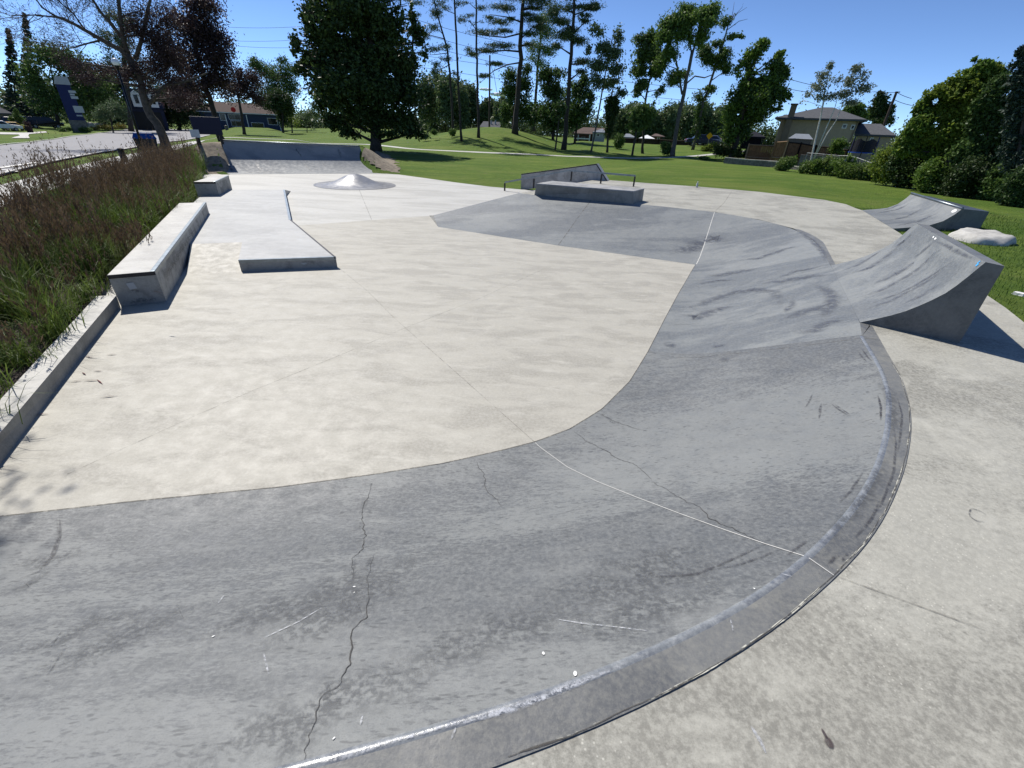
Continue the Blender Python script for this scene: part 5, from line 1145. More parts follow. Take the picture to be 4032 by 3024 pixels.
# ------------------------------------------------------------------ right hand trees and shrubs
tree('maple_tree', 'big sunlit yellow green maple at the right above the hedge', 'tree', (1560, 1180), [(1560, 1180, 50), (1600, 900, 40), (1700, 600, 26)],
    [(1860, 250, 100, 70), (1760, 330, 120, 80), (1640, 360, 90, 70), (1960, 320, 100, 100), (1500, 480, 140, 90), (1700, 480, 180, 110), (1370, 580, 110, 90), (1550, 660, 200, 130), (1800, 600, 170, 150), (1310, 750, 140, 100), (1480, 860, 180, 120), (1220, 870, 120, 90), (1690, 800, 190, 140), (1180, 970, 100, 70), (1400, 980, 150, 80), (1130, 930, 60, 60, .8), (1260, 650, 50, 60, .6), (1900, 200, 30, 40, .6), (1780, 190, 26, 40, .6)], 'lime', 26000, .105, 'bark', conv=c5, cl=.13, mats2='maple', dist=29, depth=.7, shell=.35)
tree('deciduous_tree', 'dull brownish green tree right of the sunlit maple', 'tree', (1900, 1200), [(1900, 1200, 40), (1900, 800, 30)], [(1980, 420, 110, 110), (1880, 560, 120, 120), (2000, 620, 130, 140), (1850, 740, 150, 140), (1980, 860, 150, 150), (1800, 900, 150, 130), (1700, 980, 150, 110), (1900, 1020, 160, 110)], 'mapledark', 12000, .105, 'bark', conv=c5, cl=.13, mats2='ash', dist=28, depth=.7, shell=.35)
tree('spruce_tree', 'dark blackish spruce cut by the right edge of the picture', 'tree', (2230, 1250), [(2230, 1250, 60), (2225, 600, 40), (2215, 80, 10)], [(2205, 120, 60, 60), (2190, 240, 90, 70), (2170, 360, 100, 80), (2180, 500, 120, 90), (2150, 650, 130, 110), (2170, 800, 150, 110), (2130, 950, 130, 100), (2200, 1080, 150, 110)], 'spruce', 11000, .10, 'bark', conv=c5, dist=26, depth=.7, asp=.35, cl=.15)
for lb, base, bl_, lf, n_, m2 in (
    ('first low leafy shrub at the left end of the hedge row by the lawn', (145, 1160), [(140, 1100, 60, 46), (110, 1130, 50, 36), (180, 1080, 40, 40)], 'shrub', 2600, 'maple'),
    ('low bright shrub, second in the hedge row after a gap', (340, 1185), [(330, 1120, 60, 46), (300, 1150, 46, 36), (410, 1110, 50, 50), (380, 1160, 60, 34)], 'shrub', 3000, 'maple'),
    ('taller leafy shrub in the hedge row below the trampoline', (520, 1200), [(520, 1110, 70, 66), (470, 1160, 50, 44), (560, 1170, 60, 46)], 'shrub', 3400, 'lime'),
    ('wide shrub with white flower specks below the chain fence', (660, 1225), [(640, 1130, 90, 76), (700, 1170, 80, 56), (610, 1180, 70, 46), (700, 1080, 50, 40)], 'maple', 4200, 'shrub'),
    ('browner mixed shrub in the hedge row before the tall thicket', (850, 1240), [(800, 1150, 80, 56), (870, 1200, 90, 56), (780, 1200, 60, 36), (920, 1170, 60, 46)], 'shrub', 4200, 'ash'),
    ('bright green bush at the left front of the tall thicket', (1020, 1285), [(1010, 1090, 120, 110), (1080, 1170, 110, 100), (960, 1180, 80, 80), (1060, 1030, 80, 60)], 'lime', 6000, 'maple'),
    ('deep dark bush in the shaded middle of the thicket', (1230, 1310), [(1230, 1150, 110, 130), (1180, 1230, 100, 80), (1290, 1240, 80, 70), (1300, 1060, 110, 90)], 'linden', 5200, 'mapledark'),
    ('leafy light green bush standing forward in the thicket', (1430, 1350), [(1400, 1190, 110, 110), (1470, 1270, 120, 80), (1350, 1270, 80, 66), (1520, 1200, 70, 60)], 'maple', 6200, 'shrub'),
    ('dark tangled bush behind the small quarter pipe', (1720, 1390), [(1680, 1230, 140, 130), (1780, 1300, 120, 90), (1620, 1310, 110, 70), (1760, 1150, 130, 100)], 'linden', 7000, 'mapledark'),
    ('grey green bush at the right end of the thicket', (1990, 1420), [(1980, 1250, 100, 120), (1940, 1340, 90, 80), (2060, 1330, 90, 90), (2010, 1170, 80, 70)], 'ash', 6500, 'poplar'),
    ('darkest green bush at the right edge under the spruce', (2180, 1470), [(2150, 1330, 120, 130), (2210, 1240, 110, 110), (2120, 1430, 90, 60), (2240, 1400, 90, 90)], 'mapledark', 6500, 'ash')):
    tree('hedge_shrub', lb, 'shrub', base, None, [(b_[0], b_[1] - 6, b_[2] * 1.28, b_[3] * 1.2) for b_ in bl_], lf, int(n_ * 1.35), .072, None, conv=c5, cl=.14, mats2=m2, shell=.4, depth=.9, group='shrubs along the right side of the lawn')
tree('thicket', 'dense dark thicket closing the gap beneath the big right hand trees', 'thicket', (1600, 1260), None, [(1150 + 130 * i, 1050 + 26 * i + 30 * (i % 2), 130, 150) for i in range(9)] + [(1300 + 180 * i, 900 + 20 * i, 130, 120) for i in range(6)], 'mapledark', 15000, .10, None, conv=c5, cl=.2, mats2='linden', shell=.5, depth=.6, dist=30)
tree('vine_thicket', 'low dark vine covered thicket before the wooden fence', 'vine', (900, 1490), None, [(780, 1400, 50, 60), (860, 1410, 70, 60), (960, 1420, 80, 55), (1060, 1430, 80, 50), (1140, 1450, 60, 40), (1220, 1450, 50, 30, .6)], 'linden', 5500, .11, None, conv=c4, shell=.4)
tree('low_shrub', 'small dark shrub at the foot of the large leaning tree', 'shrub', (290, 1452), None, [(290, 1410, 50, 36), (320, 1380, 36, 46), (270, 1360, 30, 40, .6)], 'ash', 1500, .11, None, conv=c4, dist=54)
tree('low_shrub', 'yellow green weeds beside the diamond road sign', 'shrub', (680, 1410), None, [(660, 1390, 46, 26), (720, 1370, 50, 36), (780, 1350, 40, 30)], 'lime', 1600, .13, None, conv=c4, dist=60)
tree('low_shrub', 'dark low clump on the lawn edge right of the footpath', 'shrub', (650, 1490), None, [(640, 1475, 46, 18), (720, 1495, 40, 14)], 'ash', 900, .09, None, conv=c4)
tree('low_shrub', 'small green bush at the left foot of the grass rise', 'shrub', (20, 1175), None, [(20, 1150, 30, 26), (180, 1150, 34, 30), (-60, 1180, 40, 26)], 'ash', 1300, .12, None, conv=c3, dist=60)

# far wood behind everything
pts = []
for cx_, cy_, rx_, ry_ in [(1640 + 60 * i, 1010 + random.uniform(-40, 60), 90, 110) for i in range(16)] + [(440 + 50 * i, 920 + random.uniform(-20, 60), 60, 80) for i in range(5)] + [(-60 + 60 * i, 800 + random.uniform(-60, 80), 90, 160) for i in range(6)] + [(230 + 40 * i, 860, 60, 130) for i in range(4)]:
    d_ = random.uniform(150, 175); fr_ = Fr(*c3(cx_, 1100), dist=d_); u, h = fr_.p(*c3(cx_, cy_)); u2, _ = fr_.p(*c3(cx_ + rx_, cy_)); _, h2 = fr_.p(*c3(cx_, cy_ - ry_))
    c = fr_.o + fr_.u * u + V((0, 0, h)); pts.append(blobpts(c, (abs(u2 - u), abs(u2 - u), h2 - h), 1600, cx_ * .1))
    c.z -= (h2 - h) * .9; pts.append(blobpts(c, (abs(u2 - u), abs(u2 - u), h2 - h), 1500, cx_ * .2))
for k in range(64):
    az = radians(-64 + 128 * k / 63); d_ = random.uniform(165, 215); hh = random.uniform(6, 11); c = (d_ * sin(az), d_ * cos(az), hh * .40 - 1.5); pts.append(blobpts(c, (8, 5, hh * .62), 2600, k * 3.3, .8, .2))
o = quadmesh('treeline', diamonds(np.concatenate(pts), .42), LM['far']); tag(o, 'hazy band of distant woodland closing the view behind the houses', 'trees', kind='stuff')

# ================================================================== TALL GRASS BED
bedR = [V((-3.6, 1.0, 0)), KLB, KLA, G(421.6, 1082.3, .1), V((-8.2, 10.8, 0)), V((-9.9, 14.0, 0)), V((-13.2, 19.4, 0)), V((-14.4, 21.6, 0))]
bedL = [V((-6.6, .6, 0)), V((-7.8, 3.0, 0)), V((-9.3, 7.0, 0)), V((-10.6, 10.0, 0)), V((-12.2, 13.0, 0)), V((-14.1, 16.3, 0)), V((-16.2, 20.3, 0)), V((-17.9, 23.6, 0))]
bR, bL = resample(bedR, 40), resample(bedL, 40)
mb = MB()
for a, b in zip(bR, bL):
    for k in range(7):
        p = a.lerp(b, k / 6); mb.v.append((p.x, p.y, .09 + .03 * noise.noise((p.x * 2, p.y * 2, 1)) - (.10 if k == 6 else 0)))
for i in range(39):
    for k in range(6): q = i * 7 + k; mb.f.append((q, q + 7, q + 8, q + 1)); mb.m.append(0)
structure(mb.build('planting_bed', 'soil', smooth=True))
LM['blade'] = leafmat('grass blades', (.05, .095, .014), (.145, .205, .035), .35, .8)
LM['blade2'] = leafmat('dry grass blades', (.17, .13, .06), (.27, .21, .11), .3, 2.)
LM['plume'] = leafmat('reddish plumes', (.070, .046, .028), (.175, .122, .072), .3, 1.2)
def blades(base, ang, ln, lean, w, seg=3, droop=1.):
    """arching strips; all arguments arrays of length n -> quads"""
    n = len(base); d = np.stack([np.cos(ang), np.sin(ang), np.zeros(n)], 1); sd = np.stack([-np.sin(ang), np.cos(ang), np.zeros(n)], 1)
    tw = rng.uniform(-.8, .8, (n, 1)); sd = sd * np.cos(tw) + d * np.sin(tw); P = []
    for k in range(seg + 1):
        s = k / seg; up = ln * (np.sin(s * lean) / np.maximum(lean, .05)); out = ln * (1 - np.cos(s * lean)) / np.maximum(lean, .05)
        P.append(base + d * out[:, None] * droop + np.array([0, 0, 1.]) * up[:, None])
    q = np.empty((n, seg, 4, 3))
    for k in range(seg):
        w0 = (w * (1 - (k / seg) ** 1.5))[:, None] * .5; w1 = (w * (1 - ((k + 1) / seg) ** 1.5))[:, None] * .5 + .0004
        q[:, k, 0] = P[k] - sd * w0; q[:, k, 1] = P[k] + sd * w0; q[:, k, 2] = P[k + 1] + sd * w1; q[:, k, 3] = P[k + 1] - sd * w1
    return q.reshape(-1, 3), P[-1], d
parts, mats_i = [], []
plumeq = []
def clump(cx, cy, h, nb, npl, lean=1.2, mat=0, plume_h=1.25, wd=.008):
    b = np.stack([cx + rng.normal(0, .09, nb), cy + rng.normal(0, .09, nb), np.full(nb, .08)], 1); a = rng.uniform(0, 2 * pi, nb)
    q, _, _ = blades(b, a, h * rng.uniform(.55, 1.1, nb), np.abs(rng.normal(lean, .4, nb)) + .15, wd * rng.uniform(.7, 1.3, nb)); parts.append(q); mats_i.append(np.full(len(q) // 4, mat))
    if npl:
        b = np.stack([cx + rng.normal(0, .10, npl), cy + rng.normal(0, .10, npl), np.full(npl, .08)], 1); a = rng.normal(-.9, 1.1, npl)
        ln = h * plume_h * rng.uniform(.75, 1.1, npl); lean_ = np.abs(rng.normal(.25, .16, npl)) + .05
        q, tip, d = blades(b, a, ln, lean_, np.full(npl, .004)); parts.append(q); mats_i.append(np.full(len(q) // 4, 2))
        for k in range(5):                        # feathery head: small slivers along the top quarter
            f = .70 + .3 * k / 5; up = ln * np.sin(f * lean_) / lean_; out = ln * (1 - np.cos(f * lean_)) / lean_; c = b + d * out[:, None] + np.array([0, 0, 1.]) * up[:, None]
            c = np.repeat(c, 3, 0) + rng.normal(size=(npl * 3, 3)) * np.array([.010, .010, .02]); a_ = unit(len(c)) * np.array([.5, .5, .3]) + np.array([.1, 0, 1.]); a_ /= np.linalg.norm(a_, axis=1, keepdims=True); sd = np.cross(a_, unit(len(c))); L_ = (.045 * (1.15 - .18 * k)) * np.ones((len(c), 1))
            v = np.empty((len(c), 4, 3)); v[:, 0] = c - a_ * L_; v[:, 1] = c + sd * .008; v[:, 2] = c + a_ * L_; v[:, 3] = c - sd * .008
            parts.append(v.reshape(-1, 3)); mats_i.append(np.full(len(c), 2))
for i in range(640):
    f = random.random() ** .8; g = random.uniform(.03, .97); k = int(f * 38.99); p = bR[k].lerp(bL[k], g)
    d_ = hypot(p.x, p.y); green = (f > .80 and g < .65)
    hv = .78 + .55 * abs(noise.noise((p.x * .8, p.y * .8, 4.))) * 1.6; nbl = 95 if d_ < 10 else (70 if d_ < 16 else 55)
    clump(p.x, p.y, random.uniform(.62, .92) * hv * (.72 if f > .5 and g > .5 else 1), nbl, (10 if not green else 4) if g > .12 else 3, 1.0 if not green else .7, 0, random.uniform(1.25, 1.75), .009 if d_ < 10 else .012)
for i in range(60):                               # edge tufts drooping over the wall and ledge
    f = i / 59; k = int(f * 33); p = bR[k].lerp(bL[k], random.uniform(.0, .07)); clump(p.x, p.y, random.uniform(.45, .7), 50, 5, 1.55, 0, 1.0, .009)
for i in range(16):                               # straw coloured dead patch
    p = V((-7.0, 6.9, 0)) + V((random.gauss(0, .35), random.gauss(0, .6), 0)); clump(p.x, p.y, .55, 45, 14, 1.1, 1, 1.1, .008)
for i in range(14):
    k = random.randint(2, 20); p = bR[k].lerp(bL[k], random.random()); clump(p.x, p.y, .6, 22, 4, 1.2, 1, 1.2)
o = quadmesh('ornamental_grass', np.concatenate(parts), [LM['blade'], LM['blade2'], LM['plume']], None, np.concatenate(mats_i))
tag(o, 'tall ornamental grass with reddish brown plumes filling the bed along the skatepark', 'grass', kind='stuff')
# fallen seed heads on the floor
mb = MB()
for x, y in ((440, 1395), (360, 1497), (392, 1502), (385, 1460), (350, 1405), (300, 1500), (330, 1470), (163, 1630), (430, 1560), (620, 1150)):
    p = G(x, y, .008 if y != 1150 else H1 + .006); a = random.uniform(-.6, .6); d = V((cos(a), sin(a), 0)) * random.uniform(.04, .09); s = V((-d.y, d.x, 0)).normalized() * .006
    mb.poly([p - d, p + s, p + d, p - s + V((0, 0, .006))])
o = mb.build('fallen_seed_heads', 'red stem'); tag(o, 'dry reddish grass seed heads fallen on the pale floor by the kerb wall', 'grass bits', kind='stuff')

# short lawn blades near the deck at the right
n = 26000; xs = rng.uniform(5.5, 15, n * 3); ys = rng.uniform(3.2, 15, n * 3); ok = np.array([not inside(x, y, PARK) for x, y in zip(xs, ys)]); xs, ys = xs[ok][:n], ys[ok][:n]
b = np.stack([xs, ys, np.array([T(x, y) - .01 for x, y in zip(xs, ys)])], 1); m_ = len(b)
q, _, _ = blades(b, rng.uniform(0, 2 * pi, m_), rng.uniform(.04, .09, m_), np.abs(rng.normal(.7, .4, m_)) + .1, rng.uniform(.006, .011, m_), 2)
LM['turf'] = leafmat('turf blades', (.05, .105, .016), (.10, .17, .03), .3, .8)
o = quadmesh('grass', q, LM['turf']); tag(o, 'short mown grass blades along the right edge of the deck', 'grass', kind='stuff')

# ================================================================== STREET THINGS ON THE LEFT
def poly_extrude(mb, ring, y0, y1, m=0):            # ring of (x,z)
    mb.prism([(x, y0, z) for x, z in ring], [(x, y1, z) for x, z in ring], m)
# recycling bin
fr = Fr(590, 590); bn = fr.thing('litter_bin', 'large bin with bright blue sloping lid beside the leaning brown tree', 'litter bin')
P = lambda x, y, back=0: fr.p(*c1(x, y), back)
(u0, h0), (u1, h1) = P(1185, 1290), P(1345, 1160); hw = (u1 - u0) / 2; uc = (u0 + u1) / 2; ht = h1
mb = MB(); mb.prism([(uc - hw * .85, 0, -.1), (uc + hw * .85, 0, -.1), (uc + hw * .85, .7, -.1), (uc - hw * .85, .7, -.1)], [(uc - hw, -.06, ht * .66), (uc + hw, -.06, ht * .66), (uc + hw, .76, ht * .66), (uc - hw, .76, ht * .66)]); mb.build('bin_body', 'darksteel', bn)
mb = MB(); mb.prism([(uc - hw * 1.06, -.1, ht * .66), (uc + hw * 1.06, -.1, ht * .66), (uc + hw * 1.06, .8, ht * .66), (uc - hw * 1.06, .8, ht * .66)], [(uc - hw * .8, .12, ht), (uc + hw * .8, .12, ht), (uc + hw * .8, .62, ht), (uc - hw * .8, .62, ht)]); mb.build('lid', 'recycling blue', bn, bevel=.03)
mb = MB(); mb.prism([(uc - hw * 1.02, -.05, ht * .1), (uc - hw * .98, -.05, ht * .1), (uc - hw * .98, .7, ht * .1), (uc - hw * 1.02, .7, ht * .1)], [(uc - hw * 1.12, -.05, ht * .6), (uc - hw * 1.07, -.05, ht * .6), (uc - hw * 1.07, .7, ht * .6), (uc - hw * 1.12, .7, ht * .6)]); mb.build('side_panel', 'sign panel', bn)
# bollard
fr = Fr(493, 640); u, h = fr.p(478, 583); bo2 = fr.thing('bollard', 'short black rounded bollard at the edge of the tall grass', 'bollard'); r_ = .14
mb = MB(); mb.lathe([(r_ * 1.1, -.1), (r_ * 1.1, .06), (r_, .1), (r_, h * .86)], 16); mb.build('post', 'black metal', bo2, smooth=True)
mb = MB(); mb.lathe([(r_ * 1.15, h * .84), (r_ * 1.18, h * .9), (r_ * .9, h * .97), (r_ * .4, h * 1.0), (0, h * 1.01)], 16); mb.build('cap', 'black metal', bo2, smooth=True)
# park sign on posts (seen from behind)
fr = Fr(799, 579); P = lambda x, y: fr.p(*c1(x, y)); sg = fr.thing('park_sign', 'big dark navy sign board on black posts left of the far quarter pipe', 'sign')
(a, b), (c, d) = P(1690, 1168), P(1905, 1022); (pu, ph), (pt, pth) = P(1768, 1282), P(1742, 1165)
mb = MB(); mb.box(a, c, 0, .08, b, d); mb.build('sign_board', 'navy paint', sg, bevel=.01)
for ux in (a + .12, c - .12):
    mb = MB(); mb.box(ux - .06, ux + .06, .09, .2, -.2, d + .05); mb.build('post', 'black metal', sg)
(a2, b2), (c2_, d2_) = P(1668, 1195), P(1728, 1128); mb = MB(); mb.box(a2, c2_, -.25, -.2, b2, d2_); mb.build('notice_panel', 'sign panel', sg)
mb = MB(); mb.box((a2 + c2_) / 2 - .03, (a2 + c2_) / 2 + .03, -.2, -.15, -.1, b2 + .1); mb.build('post', 'black metal', sg)
# tall pylon sign on stone base
fr = Fr(*c1(690, 1150)); P = lambda x, y: fr.p(*c1(x, y)); py = fr.thing('pylon_sign', 'tall dark blue pylon sign with pale text panels on a stone base', 'sign')
B0, B1_, T0, T1 = P(600, 1045), P(740, 1045), P(530, 735), P(640, 735); w0 = (B1_[0] - B0[0]); cxp = (B0[0] + B1_[0]) / 2; hb_, htp = B0[1], T0[1]
mb = MB(); mb.prism([(cxp - w0 * .5, 0, hb_), (cxp + w0 * .5, 0, hb_), (cxp + w0 * .5, .5, hb_), (cxp - w0 * .5, .5, hb_)], [(cxp - w0 * .42, 0, htp), (cxp + w0 * .42, 0, htp), (cxp + w0 * .42, .5, htp), (cxp - w0 * .42, .5, htp)]); mb.build('sign_body', 'blue paint', py)
mb = MB(); mb.box(cxp - w0 * .56, cxp + w0 * .56, -.12, .62, -.3, hb_); mb.build('stone_base', 'stone wall', py, bevel=.03)
_, ht2 = P(580, 670); mb = MB(); mb.prism([(cxp - w0 * .5, -.06, htp), (cxp + w0 * .5, -.06, htp), (cxp + w0 * .5, .56, htp), (cxp - w0 * .5, .56, htp)], [(cxp - w0 * .3, -.02, ht2), (cxp + w0 * .46, -.02, ht2), (cxp + w0 * .46, .52, ht2), (cxp - w0 * .3, .52, ht2)]); mb.build('top_cap', 'grey siding', py)
for (x0, y0, x1, y1, nm) in ((600, 808, 655, 790, 'text_line'), (612, 830, 648, 817, 'text_line'), (622, 860, 676, 840, 'text_line'), (655, 980, 716, 925, 'notice_panel'), (670, 1012, 716, 1002, 'text_line')):
    (a, b), (c, d) = P(x0, y0), P(x1, y1); mb = MB(); mb.box(min(a, c), max(a, c), -.02, -.006, b, d); mb.build(nm, 'sign panel', py)
# garden boulders and bed round it
for i_, (x, y, rx, lb_) in enumerate(((790, 1110, 60, 'pale lumpy boulder heap right of the pylon sign base'), (870, 1105, 40, 'smaller pale boulder at the right of the heap by the pylon sign'))):
    fr = Fr(*c1(x, y + 14)); a, _ = fr.p(*c1(x - rx, y)); b, _ = fr.p(*c1(x + rx, y)); _, h = fr.p(*c1(x, y - 55 + i_ * 12)); mb = MB(); rockmesh(mb, (b - a) / 2, (b - a) * .35, h, 3.1 + i_ * 4, 16, 5); o = fr.place(mb.build('garden_boulder', 'stone pale', smooth=True)); tag(o, lb_, 'rock')
tree('flower_bed', 'low clipped dark shrubs at the foot of the pylon sign', 'shrub', (640, 1150), None, [(550, 1130, 60, 24), (600, 1120, 60, 24), (690, 1125, 60, 24), (760, 1130, 50, 22)], 'ash', 2600, .10, None, conv=c1)
tree('flower_bed', 'yellow flowering ground plants right of the pylon sign', 'flowers', (920, 1140), None, [(900, 1105, 80, 24), (960, 1110, 70, 20), (1050, 1100, 60, 22), (830, 1115, 50, 20)], 'yellowflower', 2400, .11, None, conv=c1)
# planter pot
fr = Fr(*c1(268, 1155)); u, h = fr.p(*c1(268, 1100)); pl = fr.thing('planter_pot', 'dark round planter pot with reddish plant by the far driveway', 'planter'); a, _ = fr.p(*c1(303, 1150)); b, _ = fr.p(*c1(235, 1150)); r_ = (a - b) / 2
mb = MB(); mb.lathe([(0, 0), (r_ * .8, 0), (r_, h * .9), (r_ * 1.05, h), (r_ * .9, h)], 14); mb.build('pot', 'terracotta', pl, smooth=True)
quadmesh('plant', diamonds(blobpts((0, 0, h * 1.3), (r_, r_, h * .5), 240, 3.), .10), LM['purple'], pl)

# ---- vehicles: x along the length, y across, z up
def wheel(par, x, y, r, w=.2):
    w_ = MB(); n = 18
    ring = lambda rr, yy: [(x + rr * cos(2 * pi * k / n), yy, r + rr * sin(2 * pi * k / n)) for k in range(n)]
    w_.prism(ring(r, y - w / 2), ring(r, y + w / 2)); o = w_.build('wheel', 'tyre', par)
    h = MB(); h.prism(ring(r * .6, y - w / 2 - .012), ring(r * .6, y + w / 2 + .012)); h.build('rim', 'car silver', o); return o
def car(label, cat, name, fr_o, rz, L_, W_, H_, paint, shape='car', group=None):
    t = thing(name, label, cat, fr_o, rz, group); hl_ = L_ / 2
    sh = dict(car=[(-1, .28), (-1, .55), (-.92, .62), (-.62, .66), (-.38, 1.0), (.18, 1.0), (.45, .66), (.88, .58), (1, .48), (1, .26)],
              van=[(-1, .25), (-1, .72), (-.98, .97), (-.90, 1.0), (.20, 1.0), (.34, .96), (.66, .62), (.92, .52), (1, .44), (1, .24)],
              suv=[(-1, .28), (-1, .62), (-.90, .98), (-.82, 1.0), (.20, 1.0), (.42, .70), (.90, .64), (1, .54), (1, .28)])[shape]
    b = MB(); ring = [(x * hl_, z * H_) for x, z in sh]
    low = [(x, -W_ / 2, z) for x, z in ring]; n = len(ring)
    i = 0; secs = [(-W_ / 2, .0), (-W_ / 2 + .06, .06), (W_ / 2 - .06, .06), (W_ / 2, .0)]
    rows = []
    for y, g in ((-W_ / 2, 1), (W_ / 2, 1)):
        rows.append([(x, y * (1 - .14 * max(0, (z / H_ - .62) / .38)), z) for x, z in ring])
    b.prism(rows[0], rows[1]); b.build('body', paint, t, bevel=.05, fix=True)
    zz = [z for x, z in sh]; rx0 = {'car': -.52, 'van': -.93, 'suv': -.88}[shape]; rx1 = {'car': .34, 'van': .50, 'suv': .30}[shape]
    for sgn in (-1, 1):
        g = MB(); y = lambda z: sgn * (W_ / 2 * (1 - .14 * max(0, (z / H_ - .62) / .38)) + .006)
        z0, z1 = .68 * H_, .93 * H_; x0, x1 = rx0 * hl_, rx1 * hl_
        g.poly([(x0, y(z0), z0), (x1, y(z0), z0), (x1 - .42 * (1 if shape != 'suv' else .6), y(z1), z1), (x0 + (.36 if shape == 'car' else .08), y(z1), z1)]); g.build('side_window', 'glass', t)
    ws = MB(); a_, b_ = {'car': ((.43, .68), (.20, .98)), 'van': ((.62, .655), (.36, .945)), 'suv': ((.40, .725), (.22, .98))}[shape]
    ws.poly([(a_[0] * hl_ + .012, -W_ * .42, a_[1] * H_ + .012), (a_[0] * hl_ + .012, W_ * .42, a_[1] * H_ + .012), (b_[0] * hl_ + .012, W_ * .38, b_[1] * H_ + .012), (b_[0] * hl_ + .012, -W_ * .38, b_[1] * H_ + .012)]); ws.build('windscreen', 'glass', t)
    for sgn in (-1, 1):
        h = MB(); h.box(hl_ * .93, hl_ * 1.0 + .012, sgn * W_ * .36 - .16, sgn * W_ * .36 + .16, H_ * .46, H_ * .54); h.build('headlight', 'headlamp', t)
        h = MB(); h.box(-hl_ - .012, -hl_ + .05, sgn * W_ * .38 - .1, sgn * W_ * .38 + .1, H_ * .46, H_ * .6); h.build('tail_light', 'sign red', t)
        for x in (-.60, .62): wheel(t, x * hl_, sgn * (W_ / 2 - .08), H_ * .19)
    return t
def car_at(label, cat, name, pxb, dist, rot, L_, W_, H_, paint, shape, drop=0.):
    fr = Fr(*pxb, dist=dist) if dist else Fr(*pxb); return car(label, cat, name, fr.o, fr.rz + rot, L_, W_, H_, paint, shape)
def zat(pxb, dist):                                   # height of a pixel's ray at a distance
    d = ray(*pxb); k = dist / hypot(d.x, d.y); return EYE.z + d.z * k
car_at('black minivan parked beside the pylon sign facing right', 'van', 'parked_van', c1(400, 1118), None, .25, 4.9, 1.95, 1.75, 'car black', 'van')
car_at('white car cut by the left edge of the picture', 'car', 'parked_car', c1(20, 1140), None, .2, 4.4, 1.75, 1.3, 'car white', 'car')
car_at('small yellow car gleaming in the sun at the far left', 'car', 'parked_car', c1(135, 1136), None, .3, 3.4, 1.6, 1.1, 'car yellow', 'car')
car_at('dark car behind the black minivan', 'car', 'parked_car', c1(190, 1106), None, .2, 4.4, 1.75, 1.5, 'car navy', 'suv')
car_at('silver car parked under the blue house facing the street', 'car', 'parked_car', c1(1285, 1122), None, -1.35, 4.3, 1.8, 1.45, 'car silver', 'suv')
car_at('grey car parked left of the silver car at the blue house', 'car', 'parked_car', c1(1205, 1112), None, -1.35, 4.3, 1.8, 1.5, 'car navy', 'suv')

# ---- buildings
def gable_window(t, x0, x1, z0, z1, y, frame='white paint', pane='glass', nm='window'):
    w = MB(); f = .08; w.box(x0, x1, y - .04, y - .002, z0, z1); o = w.build(nm, frame, t)
    g = MB(); g.box(x0 + f, x1 - f, y - .055, y - .042, z0 + f, z1 - f); g.build('pane', pane, o); return o
def boxpart(t, nm, mat, *a, **k):
    m = MB(); m.box(*a); return m.build(nm, mat, t, **k)
def hiproof(t, x0, x1, y0, y1, z0, z1, rx0, rx1, mat, ov=.4, nm='roof'):
    m = MB(); ym = (y0 + y1) / 2
    v = [(x0 - ov, y0 - ov, z0), (x1 + ov, y0 - ov, z0), (x1 + ov, y1 + ov, z0), (x0 - ov, y1 + ov, z0), (rx0, ym, z1), (rx1, ym, z1)]
    e = [(a, b, c - .16) for a, b, c in v[:4]]
    m.add(v + e, [(0, 1, 5, 4), (1, 2, 5), (2, 3, 4, 5), (3, 0, 4), (6, 7, 1, 0), (7, 8, 2, 1), (8, 9, 3, 2), (9, 6, 0, 3), (9, 8, 7, 6)]); return m.build(nm, mat, t)
# beige house
fr = Fr(3200, 604, dist=58); P = lambda x, y, b=0: fr.p(*conv(3.403, 2950, 370)(x, y), b); hs = fr.thing('beige_house', 'beige two storey house with grey hip roof and tall chimney', 'house')
xl, xr = P(380, 500)[0], P(1420, 500)[0]; ez = (P(600, 325)[1] + P(1000, 325)[1]) / 2; rz_ = P(1000, 205, 4)[1]; dp = 9.
boxpart(hs, 'wall', 'beige stucco', xl, xr, 0, dp, -3, ez)
hiproof(hs, xl, xr, 0, dp, ez, rz_ + .2, P(930, 300, 4)[0], P(1080, 300, 4)[0], 'roof grey', .55)
a, b = P(520, 300)[0], P(600, 300)[0]; ct = P(580, 150)[1]
m_ = MB(); m_.box(a, b, -.45, -.003, -3, ct); ch = m_.build('chimney', 'dark beige', hs); boxpart(ch, 'cap', 'roof brown', a - .06, b + .06, -.5, .1, ct, ct + .12)
for x0, x1, y0, y1 in ((1245, 1310, 465, 400), (1365, 1420, 475, 408)): gable_window(hs, P(x0, 430)[0], P(x1, 430)[0], P(1300, y0)[1], P(1300, y1)[1], 0)
a, b, c, d = P(720, 560)[0], P(890, 560)[0], P(800, 600)[1], P(800, 475)[1]; boxpart(hs, 'wall_panel', 'light tan', a, b, -.06, -.003, c, d)
boxpart(hs, 'downpipe', 'dark beige', xr - .15, xr - .05, -.08, -.003, -2, ez - .1)
# garage wing to the right
fr = Fr(3480, 600, dist=60); P = lambda x, y, b=0: fr.p(*conv(3.403, 2950, 370)(x, y), b); ga = fr.thing('garage', 'low tan garage with dark grey roof right of the beige house', 'garage')
xl, xr = P(1440, 600)[0], P(1900, 600)[0]; ez = P(1700, 545)[1]; rz_ = P(1600, 410, 3)[1]
boxpart(ga, 'wall', 'light tan', xl, xr, 0, 7, -3, ez); hiproof(ga, xl, xr, 0, 7, ez, rz_ + .1, xl - 1, P(1760, 420, 3)[0], 'roof grey', .3)
gable_window(ga, P(1620, 600)[0], P(1665, 600)[0], P(1640, 640)[1], P(1640, 580)[1], 0)
